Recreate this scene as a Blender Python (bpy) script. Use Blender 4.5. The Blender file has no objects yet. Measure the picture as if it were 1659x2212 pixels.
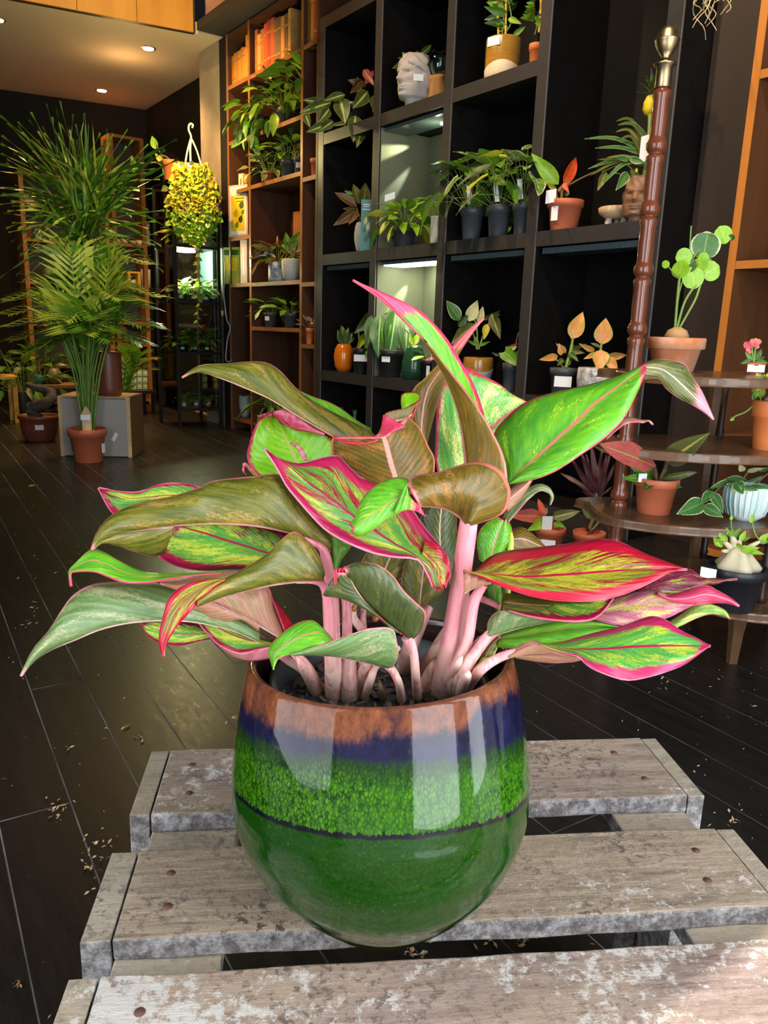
import bpy, bmesh, math, random
from mathutils import Vector, Matrix, noise
random.seed(7)
scene = bpy.context.scene
COL = scene.collection
# ---------------------------------------------------------------- camera
W, HH, F, CX, CY = 1659, 2212, 1663.0, 829.5, 1106.0
def _cv(px, py): return Vector((px-CX, py-CY, F))
_dn = _cv(600, 8100).normalized()
_Y = _cv(-400, 670); _Y = (_Y-_dn*_Y.dot(_dn)).normalized()
_Z = -_dn; _X = _Y.cross(_Z)
CAM = Vector((0, 0, .85))
def c2w(v): return Vector((_X.dot(v), _Y.dot(v), _Z.dot(v)))
def ray(px, py): return c2w(_cv(px, py))
def at(px, py, dep): return CAM+ray(px, py)*(dep/F)          # point at a depth along the view axis
def onz(px, py, z): r = ray(px, py); return CAM+r*((z-CAM.z)/r.z)
def onx(px, py, x): r = ray(px, py); return CAM+r*(x/r.x)
def ony(px, py, y): r = ray(px, py); return CAM+r*(y/r.y)
def dep(p): d = Vector(p)-CAM; return (_X*d.x+_Y*d.y+_Z*d.z).z
def proj(p):
    d = Vector(p)-CAM; c = _X*d.x+_Y*d.y+_Z*d.z
    return CX+F*c.x/c.z, CY+F*c.y/c.z
def shelf_pt(px, x, z):                                       # point of a shelf (plane z, setback x) under a pixel column
    a, b = .2, 9.0
    for _ in range(40):
        m = (a+b)/2
        if proj((x, m, z))[0] > px: a = m
        else: b = m
    return Vector((x, a, z))
cd = bpy.data.cameras.new('camera'); cam = bpy.data.objects.new('camera', cd); COL.objects.link(cam)
rt, up, bk = c2w(Vector((1, 0, 0))), c2w(Vector((0, -1, 0))), c2w(Vector((0, 0, -1)))
cam.matrix_world = Matrix(((rt.x, up.x, bk.x, CAM.x), (rt.y, up.y, bk.y, CAM.y), (rt.z, up.z, bk.z, CAM.z), (0, 0, 0, 1)))
cd.sensor_fit = 'HORIZONTAL'; cd.sensor_width = 36; cd.lens = 36*F/W; cd.clip_start = .05
scene.camera = cam
# ---------------------------------------------------------------- world, lights, exposure
wd = bpy.data.worlds.new('world'); scene.world = wd; wd.use_nodes = True
wd.node_tree.nodes['Background'].inputs[0].default_value = (.75, .85, 1, 1)
wd.node_tree.nodes['Background'].inputs[1].default_value = .35
vs = scene.view_settings; vs.view_transform = 'Standard'; vs.look = 'None'; vs.gamma = 1; vs.exposure = 0.0; vs.use_curve_mapping = False
def lamp(kind, name, loc, energy, color, target=None, **kw):
    l = bpy.data.lights.new(name, kind); l.energy = energy; l.color = color
    for k, v in kw.items(): setattr(l, k, v)
    o = bpy.data.objects.new(name, l); COL.objects.link(o); o.location = loc
    if target is not None:
        o.rotation_euler = (Vector(target)-Vector(loc)).to_track_quat('-Z', 'Y').to_euler()
    return o
DAY = (.90, .95, 1.0)
# daylight from the street behind the camera and through the side window
lamp('AREA', 'street_daylight', (.41, -.75, 1.21), 50, DAY, (.41, 4, 1.21), shape='RECTANGLE', size=.72, size_y=2.38)
lamp('AREA', 'street_daylight', (1.33, -.75, 1.21), 30, DAY, (1.33, 4, 1.21), shape='RECTANGLE', size=.5, size_y=2.38)
lamp('AREA', 'side_window_daylight', (-1.12, .64, 1.2), 47, DAY, (3, .64, 1.2), shape='RECTANGLE', size=1.44, size_y=2.34)
sun = lamp('SUN', 'sun', (0, -3, 6), 5.0, (1, .96, .9), (.12, -3+3*math.cos(math.radians(74)), 6-3*math.sin(math.radians(74))), angle=.01)
WARM = (1, .55, .20); WARM2 = (1, .74, .45)
# track spots on the main ceiling that light the shelving
for (l, t, e, s, c) in (((.9, 3.6, 3.7), (2.85, 3.6, 1.3), 240, 62, WARM2), ((1.0, 2.2, 3.7), (2.9, 2.3, 1.2), 220, 60, WARM2), ((1.6, 5.3, 3.3), (2.75, 5.5, 2.1), 230, 56, (1, .50, .15)), ((1.1, .9, 3.7), (2.8, 1.3, 1.2), 260, 58, WARM2), ((1.6, 4.4, 3.75), (1.9, 6.25, 3.2), 120, 75, (1, .62, .2)), ((1.0, 3.4, 3.7), (1.25, 4.8, .9), 260, 44, (1, .85, .45))):
    lamp('SPOT', 'track_spot', l, e, c, t, spot_size=math.radians(s), spot_blend=.6, shadow_soft_size=.04)
# ---------------------------------------------------------------- materials
def _mat(name):
    m = bpy.data.materials.new(name); m.use_nodes = True; nt = m.node_tree
    return m, nt, nt.nodes['Principled BSDF']
def N(nt, t, **kw):
    n = nt.nodes.new('ShaderNode'+t)
    for k, v in kw.items():
        if k.startswith('i_'):
            n.inputs[k[2:].replace('_', ' ')].default_value = v
        elif k[0] == 'n' and k[1:].isdigit(): n.inputs[int(k[1:])].default_value = v
        else: setattr(n, k, v)
    return n
def L(nt, a, b): nt.links.new(a, b)
def ramp(nt, fac, stops, interp='LINEAR'):
    r = N(nt, 'ValToRGB'); r.color_ramp.interpolation = interp
    el = r.color_ramp.elements
    while len(el) < len(stops): el.new(.5)
    for e, (p, c) in zip(el, stops): e.position = p; e.color = (*c, 1)
    L(nt, fac, r.inputs[0]); return r.outputs[0]
def mth(nt, op, a, b=None, c=None, clamp=False):
    n = N(nt, 'Math', operation=op, use_clamp=clamp)
    for i, v in enumerate((a, b, c)):
        if v is None: continue
        if isinstance(v, (int, float)): n.inputs[i].default_value = v
        else: L(nt, v, n.inputs[i])
    return n.outputs[0]
def mix(nt, fac, a, b, blend='MIX'):
    n = N(nt, 'Mix', data_type='RGBA', blend_type=blend)
    for i, v in ((0, fac), (6, a), (7, b)):
        if isinstance(v, (int, float)): n.inputs[i].default_value = v
        elif isinstance(v, tuple): n.inputs[i].default_value = (*v, 1)
        else: L(nt, v, n.inputs[i])
    return n.outputs[2]
def sstep(nt, v, a, b):
    n = N(nt, 'MapRange', interpolation_type='SMOOTHSTEP'); L(nt, v, n.inputs[0]); n.inputs[1].default_value = a; n.inputs[2].default_value = b
    return n.outputs[0]
def coords(nt, kind='Object', scale=(1, 1, 1), rot=(0, 0, 0)):
    t = N(nt, 'TexCoord'); m = N(nt, 'Mapping'); m.inputs[3].default_value = scale; m.inputs[2].default_value = rot
    L(nt, t.outputs[kind], m.inputs[0]); return m.outputs[0]
def nz(nt, vec, scale, detail=4, rough=.6, out=0):
    n = N(nt, 'TexNoise'); n.inputs['Scale'].default_value = scale; n.inputs['Detail'].default_value = detail; n.inputs['Roughness'].default_value = rough
    L(nt, vec, n.inputs['Vector']); return n.outputs[out]
def bump(nt, b, h, strength=.3, dist=.002):
    n = N(nt, 'Bump'); n.inputs['Strength'].default_value = strength; n.inputs['Distance'].default_value = dist
    L(nt, h, n.inputs['Height']); L(nt, n.outputs[0], b.inputs['Normal'])
def plain(name, col, rough=.5, metal=0, col2=None, scale=12, stretch=(1, 1, 1), spec=.5, bmp=0, emit=0, ecol=None, coat=0, alpha=1, trans=0, seedcol=0):
    m, nt, b = _mat(name)
    b.inputs['Roughness'].default_value = rough; b.inputs['Metallic'].default_value = metal
    b.inputs['Specular IOR Level'].default_value = spec; b.inputs['Coat Weight'].default_value = coat; b.inputs['Coat Roughness'].default_value = .08
    b.inputs['Transmission Weight'].default_value = trans; b.inputs['Alpha'].default_value = alpha
    v = nz(nt, coords(nt, 'Object', stretch), scale)
    c = ramp(nt, v, ((.35, col), (.68, col2 or tuple(x*.82 for x in col))))
    L(nt, c, b.inputs['Base Color'])
    if bmp: bump(nt, b, v, bmp)
    if emit: b.inputs['Emission Color'].default_value = (*(ecol or col), 1); b.inputs['Emission Strength'].default_value = emit
    return m
def leafy(name, base, dark, rib=(.35, .5, .12), edge=None, rough=.35, spots=None, tl=.18, streak=None, st_lo=.60, ribw=.05, edgew=.86, sp_lo=.5, sp_hi=.6, sscale=9, rim=None, rimw=.945, tipu=.95, vein=None, hue=0):
    """leaf blade: base/dark mottling, side veins, midrib, margin, optional splashes, a little translucency"""
    m, nt, b = _mat(name)
    uv = N(nt, 'UVMap'); s = N(nt, 'SeparateXYZ'); L(nt, uv.outputs[0], s.inputs[0])
    u, v = s.outputs[0], s.outputs[1]
    a = mth(nt, 'ABSOLUTE', mth(nt, 'MULTIPLY_ADD', v, 2, -1))
    cb = N(nt, 'CombineXYZ'); oi = N(nt, 'ObjectInfo'); sv = mth(nt, 'MULTIPLY_ADD', a, -.42, u)
    L(nt, sv, cb.inputs[0]); L(nt, v, cb.inputs[1]); L(nt, mth(nt, 'MULTIPLY', oi.outputs['Random'], 37), cb.inputs[2])
    mp = N(nt, 'Mapping'); mp.inputs[3].default_value = (3.6, 1.5, 1); L(nt, cb.outputs[0], mp.inputs[0])
    n1 = nz(nt, mp.outputs[0], 5, 6, .7)
    col = ramp(nt, n1, ((.38, dark), (.6, base)))
    if spots:
        mp2 = N(nt, 'Mapping'); mp2.inputs[3].default_value = (3.6, 2.1, 1); mp2.inputs[1].default_value = (3, 8, 2); L(nt, cb.outputs[0], mp2.inputs[0])
        n2 = nz(nt, mp2.outputs[0], sscale, 9, .78)
        n3 = nz(nt, mp2.outputs[0], 1.6, 2, .5)
        f = sstep(nt, mth(nt, 'ADD', n2, mth(nt, 'MULTIPLY_ADD', n3, .7, -.35)), sp_lo, sp_hi)
        col = mix(nt, f, col, spots)
    if streak:
        mp3 = N(nt, 'Mapping'); mp3.inputs[3].default_value = (5.5, .9, 1); mp3.inputs[1].default_value = (7, 1, 4); L(nt, cb.outputs[0], mp3.inputs[0])
        n5 = nz(nt, mp3.outputs[0], 7, 8, .72)
        f = sstep(nt, mth(nt, 'ADD', mth(nt, 'ADD', n5, mth(nt, 'MULTIPLY', a, .10)), mth(nt, 'MULTIPLY_ADD', nz(nt, mp3.outputs[0], 1.3, 2, .5), .5, -.25)), st_lo, st_lo+.05)
        col = mix(nt, f, col, streak)
    if vein:
        w = mth(nt, 'FRACT', mth(nt, 'MULTIPLY', sv, 11)); w = mth(nt, 'SUBTRACT', 1, sstep(nt, mth(nt, 'ABSOLUTE', mth(nt, 'SUBTRACT', w, .5)), .02, .10))
        col = mix(nt, mth(nt, 'MULTIPLY', w, .35), col, vein)
    if edge:
        n4 = nz(nt, mp.outputs[0], 7, 8, .75)
        ea = mth(nt, 'ADD', mth(nt, 'MAXIMUM', a, mth(nt, 'MULTIPLY_ADD', u, 2.2, edgew-2.2*tipu)), mth(nt, 'MULTIPLY_ADD', n4, .5, -.25))
        col = mix(nt, sstep(nt, ea, edgew-.05, edgew+.05), col, edge)
    rf = mth(nt, 'SUBTRACT', 1, sstep(nt, a, ribw*.6, ribw))
    col = mix(nt, rf, col, rib)
    if rim: col = mix(nt, sstep(nt, a, rimw-.012, rimw+.012), col, rim)
    if hue: col = mix(nt, mth(nt, 'MULTIPLY', oi.outputs['Random'], hue), col, tuple(x*.35 for x in base))
    L(nt, col, b.inputs['Base Color']); b.inputs['Roughness'].default_value = rough
    wv = mth(nt, 'ADD', mth(nt, 'SINE', mth(nt, 'MULTIPLY', sv, 69)), mth(nt, 'MULTIPLY', n1, 2))
    bump(nt, b, wv, .14, .001)
    if tl:
        t = N(nt, 'BsdfTranslucent'); L(nt, col, t.inputs[0]); ms = N(nt, 'MixShader'); ms.inputs[0].default_value = tl
        L(nt, b.outputs[0], ms.inputs[1]); L(nt, t.outputs[0], ms.inputs[2])
        L(nt, ms.outputs[0], nt.nodes['Material Output'].inputs[0])
    return m
def wood(name, c1, c2, rough=.5, scale=3, stretch=(1, 12, 12), spec=.4, bmp=.15, coat=0):
    m, nt, b = _mat(name)
    v = nz(nt, coords(nt, 'Object', stretch), scale, 6, .65)
    L(nt, ramp(nt, v, ((.3, c1), (.7, c2))), b.inputs['Base Color'])
    b.inputs['Roughness'].default_value = rough; b.inputs['Specular IOR Level'].default_value = spec; b.inputs['Coat Weight'].default_value = coat
    bump(nt, b, v, bmp); return m
def glass(name, tint=(.85, .95, .92), fac=.12, rough=.03):
    m, nt, b = _mat(name)
    t = N(nt, 'BsdfTransparent'); t.inputs[0].default_value = (*tint, 1)
    g = N(nt, 'BsdfGlossy'); g.inputs['Roughness'].default_value = rough
    fr = N(nt, 'Fresnel'); fr.inputs[0].default_value = 1.45
    ms = N(nt, 'MixShader'); L(nt, mth(nt, 'ADD', fr.outputs[0], fac*.2), ms.inputs[0]); L(nt, t.outputs[0], ms.inputs[1]); L(nt, g.outputs[0], ms.inputs[2])
    L(nt, ms.outputs[0], nt.nodes['Material Output'].inputs[0]); return m
M = {}
M['black'] = plain('black_laminate', (.0045, .004, .004), .5, col2=(.007, .006, .006), spec=.25)
M['blackedge'] = plain('dark_shelf_edge', (.034, .030, .030), .42, col2=(.027, .024, .024))
M['wallblack'] = plain('black_wall_paint', (.0105, .0098, .0105), .8, col2=(.013, .012, .013), scale=3, spec=.2)
M['ceil'] = plain('cream_ceiling_paint', (.62, .53, .41), .8, col2=(.57, .48, .36), scale=1.2)
M['orangeply'] = wood('amber_plywood', (.50, .22, .03), (.64, .32, .05), .5, 2.5, (3, 3, .5))
M['pillar'] = plain('grey_plaster', (.36, .30, .24), .8, col2=(.26, .22, .185), scale=4)
M['edgeor'] = wood('orange_edge_band', (.40, .14, .022), (.50, .18, .03), .45, 3, (6, 6, .7)); M['edgebr'] = wood('brown_edge_band', (.21, .080, .020), (.27, .105, .027), .45, 3, (6, 6, .7))
M['brown'] = wood('walnut_brown_board', (.060, .022, .009), (.090, .034, .014), .5, 3, (6, 6, .7))
M['brownedge'] = wood('walnut_brown_edge', (.24, .090, .022), (.31, .12, .030), .45, 3, (6, 6, .7))
M['plank'] = None
M['grout'] = plain('dusty_gap', (.34, .31, .28), .9, col2=(.03, .027, .025), scale=5)
M['terra'] = plain('terracotta_plastic', (.50, .13, .06), .45, col2=(.44, .11, .05), spec=.4)
M['terra2'] = plain('orange_terracotta', (.72, .20, .05), .6, col2=(.62, .16, .04))
M['weather'] = plain('weathered_clay', (.56, .17, .05), .85, col2=(.62, .38, .24), scale=13, bmp=.3)
M['grey'] = plain('slate_grey_plastic', (.065, .072, .08), .42, col2=(.05, .056, .063))
M['blackpot'] = plain('black_plastic', (.018, .018, .021), .4)
M['browngl'] = plain('brown_plastic', (.20, .055, .03), .4)
M['soil'] = plain('potting_soil', (.022, .014, .010), .95, col2=(.05, .035, .025), scale=60, bmp=.8)
M['white'] = plain('white_paper', (.82, .83, .86), .6, col2=(.78, .79, .82))
M['cream'] = plain('cream_plastic', (.85, .76, .55), .5)
M['tealcard'] = plain('teal_card', (.05, .22, .24), .5, col2=(.07, .26, .28))
M['brass'] = plain('aged_brass', (.48, .36, .20), .35, 1, col2=(.36, .26, .14), scale=20)
M['mahog'] = wood('mahogany_polish', (.115, .030, .014), (.17, .046, .020), .22, 4, (8, 8, 1), coat=.5)
M['mahogd'] = wood('dark_stand_wood', (.085, .040, .018), (.15, .075, .034), .35, 4, (1, 8, 8), coat=.3)
M['blackwood'] = wood('ebonised_wood', (.02, .014, .012), (.035, .022, .018), .35, 4)
M['stone'] = plain('pale_stone', (.52, .46, .42), .8, col2=(.42, .37, .33), scale=22, bmp=.3)
M['bronze'] = plain('brown_resin_head', (.26, .13, .07), .55, col2=(.12, .06, .035), scale=16)
M['goldgl'] = plain('amber_glaze', (.40, .21, .035), .2, col2=(.30, .15, .02), scale=6, stretch=(1, 1, 8), coat=.6)
M['sand'] = plain('raw_sandy_clay', (.72, .58, .40), .85, col2=(.62, .49, .33), scale=40)
M['conc'] = plain('pale_concrete_glaze', (.42, .47, .46), .6, col2=(.30, .35, .36), scale=14)
M['silver'] = plain('crumpled_silver', (.66, .65, .64), .45, .1, col2=(.16, .16, .18), scale=38, bmp=1)
M['orangegl'] = plain('orange_glaze', (.80, .20, .01), .18, col2=(.72, .16, .01), coat=.6)
M['tealgl'] = plain('teal_glaze', (.03, .22, .25), .25, coat=.5)
M['olivegl'] = plain('olive_glaze', (.16, .15, .08), .35, col2=(.10, .10, .05), coat=.3)
M['ribgl'] = plain('aqua_white_glaze', (.72, .80, .76), .25, col2=(.25, .50, .48), scale=7, stretch=(3, 3, .5), coat=.5)
M['gglass'] = plain('green_glass', (.05, .16, .09), .06, spec=.6, trans=.6)
M['ply'] = plain('grey_board_face', (.40, .36, .32), .65, col2=(.36, .32, .28), scale=4)
M['plyedge'] = wood('pale_ply_edge', (.55, .36, .18), (.66, .46, .25), .6)
M['plyside'] = wood('brown_ply_side', (.17, .085, .035), (.22, .11, .045), .6)
M['iron'] = plain('black_iron', (.016, .014, .013), .4, .3)
M['glass'] = glass('clear_glass')
M['glassb'] = glass('bluish_glass', (.62, .80, .84), .5)
M['lampw'] = plain('lamp_glow', (1, .9, .6), .4, emit=14, ecol=(1, .86, .55))
M['spotw'] = plain('spot_glow', (1, .85, .5), .4, emit=22, ecol=(1, .78, .42))
M['ledw'] = plain('led_glow', (.9, 1, .6), .4, emit=7, ecol=(.92, 1, .62))
M['bark'] = plain('grey_bark', (.10, .085, .07), .9, col2=(.055, .045, .036), scale=18, bmp=.6)
M['caudex'] = plain('pale_caudex', (.62, .56, .38), .6, col2=(.50, .43, .28), scale=9, bmp=.2)
M['tuber'] = plain('tan_tuber', (.55, .32, .14), .7, col2=(.42, .24, .10), scale=18, bmp=.3)
M['stem'] = plain('green_stem', (.14, .24, .04), .5, col2=(.20, .30, .06))
M['stemd'] = plain('brown_stem', (.16, .10, .04), .6)
M['bamboo'] = plain('bamboo_cane', (.75, .42, .05), .45, col2=(.62, .33, .03))
M['twig'] = plain('pale_dry_twig', (.55, .45, .25), .7, col2=(.38, .30, .16), scale=30)
M['cable'] = plain('grey_cable', (.45, .43, .42), .5)
M['purple'] = plain('purple_pot', (.10, .03, .30), .4)
M['yellow'] = plain('yellow_print', (.85, .66, .02), .5, col2=(.72, .52, .02), scale=7)
M['bookg'] = plain('book_cover_green', (.30, .50, .06), .5, col2=(.75, .62, .08), scale=5)
M['pinkbook'] = plain('pale_pink_cover', (.72, .45, .38), .55)
M['tag'] = plain('tag_wood', (.66, .45, .24), .7)
M['ledgem'] = plain('dark_ledge_paint', (.035, .035, .038), .6)
for i, c in enumerate(((.55, .20, .025), (.62, .26, .03), (.42, .07, .02), (.28, .04, .02), (.16, .09, .05), (.58, .30, .08), (.34, .12, .035))):
    M['book%d' % i] = plain('cloth_binding_%s' % 'abcdefg'[i], c, .65, col2=tuple(x*.75 for x in c), scale=20)
# background foliage
M['lg'] = leafy('leaf_fresh_green', (.14, .34, .02), (.06, .18, .015))
M['lb'] = leafy('leaf_bright_green', (.34, .58, .03), (.17, .38, .02))
M['ly'] = leafy('leaf_yellow_green', (.58, .60, .05), (.36, .42, .03))
M['ld'] = leafy('leaf_deep_green', (.05, .13, .018), (.02, .06, .01))
M['lo'] = leafy('leaf_olive', (.13, .14, .03), (.06, .07, .015))
M['lv'] = leafy('leaf_variegated', (.13, .28, .04), (.05, .15, .02), edge=(.70, .70, .40), spots=(.62, .66, .36), sp_lo=.55, sp_hi=.6)
M['lp'] = leafy('leaf_prayer', (.10, .13, .035), (.035, .06, .018), rib=(.42, .50, .10), ribw=.20, rim=(.22, .26, .07), rimw=.93)
M['lpink'] = leafy('leaf_pink_back', (.55, .12, .10), (.40, .08, .06))
M['lred'] = leafy('leaf_scarlet', (.75, .09, .02), (.50, .05, .01), rib=(.8, .2, .05))
M['lorg'] = leafy('leaf_orange_green', (.75, .25, .06), (.55, .33, .06), rib=(.25, .4, .06), edge=(.30, .42, .05), spots=(.80, .36, .16))
M['lmar'] = leafy('leaf_maroon', (.10, .025, .03), (.045, .014, .016), rib=(.25, .06, .06))
M['lbeg'] = leafy('leaf_bronze', (.16, .07, .025), (.08, .05, .015), edge=(.35, .14, .08))
M['lcream'] = leafy('leaf_cream', (.72, .70, .38), (.50, .54, .22))
M['lrib'] = leafy('leaf_dark_ribbed', (.045, .12, .03), (.02, .06, .015), rib=(.25, .4, .15), ribw=.1)
M['lstripe'] = leafy('leaf_olive_yellow_rib', (.16, .17, .05), (.09, .11, .03), rib=(.55, .5, .10), ribw=.14)
M['lhoya'] = leafy('leaf_hoya', (.07, .20, .04), (.04, .13, .025), rib=(.2, .36, .12), edge=(.60, .66, .36), edgew=.88)
M['lround'] = leafy('leaf_round_lime', (.34, .62, .03), (.22, .46, .02), rib=(.5, .7, .1), ribw=.04)
M['gold'] = leafy('leaf_golden', (.62, .50, .03), (.40, .36, .02))
# ---------------------------------------------------------------- mesh helpers
ORG = {}
class MB:
    def __init__(s): s.v = []; s.f = []; s.uv = []; s.mi = []; s.sm = []
    def add(s, vs, fs, uvs=None, mi=0, smooth=False):
        o = len(s.v); s.v += [Vector(p) for p in vs]
        for k, f in enumerate(fs):
            s.f.append([i+o for i in f]); s.mi.append(mi); s.sm.append(smooth)
            s.uv.append([uvs[i] for i in f] if uvs else [(0, 0)]*len(f))
        return s
    def box(s, c, size, ax=None, mi=0):
        c = Vector(c); X, Y, Z = ax or (Vector((1, 0, 0)), Vector((0, 1, 0)), Vector((0, 0, 1)))
        a, b, d = size[0]/2, size[1]/2, size[2]/2
        vs = [c+X*(sx*a)+Y*(sy*b)+Z*(sz*d) for sz in (-1, 1) for sy in (-1, 1) for sx in (-1, 1)]
        return s.add(vs, [(0, 2, 3, 1), (4, 5, 7, 6), (0, 1, 5, 4), (2, 6, 7, 3), (0, 4, 6, 2), (1, 3, 7, 5)], mi=mi)
    def bb(s, lo, hi, mi=0):
        lo, hi = Vector(lo), Vector(hi); return s.box((lo+hi)/2, hi-lo, mi=mi)
    def tube(s, path, r, n=7, mi=0, cap=True):
        P = [Vector(p) for p in path]; m = len(P)
        rs = r if isinstance(r, (list, tuple)) else [r]*m
        vs = []; prev = None
        for i, p in enumerate(P):
            t = (P[min(i+1, m-1)]-P[max(i-1, 0)]).normalized()
            a = prev if prev is not None else (Vector((0, 0, 1)) if abs(t.z) < .9 else Vector((1, 0, 0)))
            a = (a-t*a.dot(t)).normalized(); b = t.cross(a); prev = a
            vs += [p+(a*math.cos(2*math.pi*k/n)+b*math.sin(2*math.pi*k/n))*rs[i] for k in range(n)]
        fs = [(i*n+k, i*n+(k+1) % n, (i+1)*n+(k+1) % n, (i+1)*n+k) for i in range(m-1) for k in range(n)]
        s.add(vs, fs, mi=mi, smooth=True)
        if cap: s.add(vs[:n], [tuple(range(n))[::-1]], mi=mi); s.add(vs[-n:], [tuple(range(n))], mi=mi)
        return s
    def lathe(s, c, prof, n=24, mi=0, sx=1, sy=1, fn=None):
        c = Vector(c); vs = []
        for (r, h) in prof:
            for k in range(n):
                a = 2*math.pi*k/n; p = c+Vector((r*math.cos(a)*sx, r*math.sin(a)*sy, h))
                vs.append(fn(p, r, h, a) if fn else p)
        m = len(prof)
        fs = [(i*n+k, i*n+(k+1) % n, (i+1)*n+(k+1) % n, (i+1)*n+k) for i in range(m-1) for k in range(n)]
        s.add(vs, fs, mi=mi, smooth=True)
        if prof[0][0] > 1e-4: s.add(vs[:n], [tuple(range(n))[::-1]], mi=mi)
        if prof[-1][0] > 1e-4: s.add(vs[-n:], [tuple(range(n))], mi=mi)
        return s
    def mesh(s, name, off=Vector()):
        me = bpy.data.meshes.new(name); me.from_pydata([p-off for p in s.v], [], s.f)
        uvl = me.uv_layers.new(name='UVMap'); flat = [c for f in s.uv for q in f for c in q]
        uvl.data.foreach_set('uv', flat)
        me.polygons.foreach_set('material_index', s.mi); me.polygons.foreach_set('use_smooth', s.sm); me.update()
        return me
    def build(s, name, mat, parent=None, bevel=0, seg=1):
        off = ORG.get(parent, Vector())
        c = Vector()
        if parent is None and s.v:
            c = sum(s.v, Vector())/len(s.v); c.z = min(p.z for p in s.v); off = c
        me = s.mesh(name, off)
        for m in (mat if isinstance(mat, (list, tuple)) else [mat]): me.materials.append(m)
        o = bpy.data.objects.new(name, me); COL.objects.link(o)
        if parent is not None: o.parent = parent
        else: o.location = c
        ORG[o] = off
        if bevel:
            bv = o.modifiers.new('bevel', 'BEVEL'); bv.width = bevel; bv.segments = seg; bv.limit_method = 'ANGLE'
        return o
def tag(o, label=None, cat=None, group=None, kind=None):
    for k, v in (('label', label), ('category', cat), ('group', group), ('kind', kind)):
        if v: o[k] = v
    return o
def thing(name, loc, label, cat, group=None):
    o = bpy.data.objects.new(name, None); COL.objects.link(o); o.location = loc; o.empty_display_size = .05
    ORG[o] = Vector(loc); return tag(o, label, cat, group)
def struct(name, mb, mat, parent=None, bevel=0):
    o = mb.build(name, mat, parent, bevel)
    if parent is None: o['kind'] = 'structure'
    return o
def cat_rom(pts, n):
    """n samples of a Catmull-Rom curve through the points"""
    P = [Vector(p) for p in pts]; m = len(P)-1; out = []
    for i in range(n):
        t = i/(n-1)*m; k = min(int(t), m-1); u = t-k
        p0, p1, p2, p3 = P[max(k-1, 0)], P[k], P[k+1], P[min(k+2, m)]
        out.append(.5*((2*p1)+(p2-p0)*u+(2*p0-5*p1+4*p2-p3)*u*u+(3*p1-p0-3*p2+p3)*u**3))
    return out
# ---------------------------------------------------------------- leaves for background plants
def _w(shape, t):
    if shape == 'ovate': return math.sin(math.pi*t**.75)**.9*(1-.25*t)
    if shape == 'lance': return math.sin(math.pi*t**.85)**.85
    if shape == 'heart': return (1-t)**.6*min(1, .55+t*3.2)*1.0
    if shape == 'round': return math.sqrt(max(0, 1-(2*t-1)**2))
    return min(1, .45+t*5)*(1-t)**.5        # strap
LM = {}
def leaf_mesh(shape, mat, curl=.15, fold=.25, nu=8, nv=4):
    key = (shape, mat, curl, fold, nu, nv)
    if key in LM: return LM[key]
    b = MB(); vs = []; uv = []; fold *= {'strap': .05, 'lance': .5}.get(shape, 1)
    for i in range(nu+1):
        t = i/nu; w = max(_w(shape, min(max(t, .004), .997)), .012)*.5
        for j in range(nv+1):
            q = j/nv*2-1; x = q*w
            y = t - (.14*abs(q)**1.5*max(0, 1-t*4) if shape == 'heart' else 0)
            vs.append((x, y, fold*abs(x)*.6-curl*t*t+.02*math.sin(t*9+q*2)*abs(q))); uv.append((t, j/nv))
    fs = [(i*(nv+1)+j, i*(nv+1)+j+1, (i+1)*(nv+1)+j+1, (i+1)*(nv+1)+j) for i in range(nu) for j in range(nv)]
    b.add(vs, fs, uv, smooth=True); me = b.mesh('leaf_'+shape); me.materials.append(M[mat]); LM[key] = me
    return me
def put_leaf(root, base, tip, wid, me, nrm, name='leaf'):
    base, tip = Vector(base), Vector(tip); y = tip-base; ln = max(y.length, 1e-4); y /= ln
    x = y.cross(nrm)
    if x.length < 1e-3: x = y.cross(Vector((.3, .5, .8)))
    x.normalize(); z = x.cross(y)
    o = bpy.data.objects.new(name, me); COL.objects.link(o); o.parent = root; p = base-ORG[root]
    o.matrix_local = Matrix(((x.x*wid, y.x*ln, z.x*ln, p.x), (x.y*wid, y.y*ln, z.y*ln, p.y), (x.z*wid, y.z*ln, z.z*ln, p.z), (0, 0, 0, 1)))
    ORG[o] = ORG[root]
    return o
def px_leaves(root, d, specs, shape='ovate', curl=.12, fold=.25):
    """specs: (base px, base py, tip px, tip py, width/length, material[, depth shift of base cm, of tip cm, roll deg, shape])"""
    for s in specs:
        bx, by, tx, ty, w, mt = s[:6]; db = s[6] if len(s) > 6 else 0; dt = s[7] if len(s) > 7 else 0
        rl = s[8] if len(s) > 8 else random.uniform(-25, 25); sh = s[9] if len(s) > 9 else shape
        b, t = at(bx, by, d+db/100), at(tx, ty, d+dt/100); y = (t-b).normalized(); n = (CAM-(b+t)/2).normalized()
        n = Matrix.Rotation(math.radians(rl), 3, y) @ n
        put_leaf(root, b, t, w*(t-b).length, leaf_mesh(sh, mt, curl, fold), n)
def px_stems(root, d, paths, mat, name='stem'):
    """paths: [(px,py[,cm])...], radius in px"""
    b = MB()
    for pts, r in paths:
        P = [at(p[0], p[1], d+(p[2] if len(p) > 2 else 0)/100) for p in pts]
        b.tube(cat_rom(P, max(6, len(P)*3)), r*d/F, 6)
    return b.build(name, mat, root)
BAYS = [(2.045, 2.64), (2.705, 3.29), (3.352, 3.915), (3.985, 4.54), (4.63, 4.80), (4.83, 5.575), (5.605, 5.945)]
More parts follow.
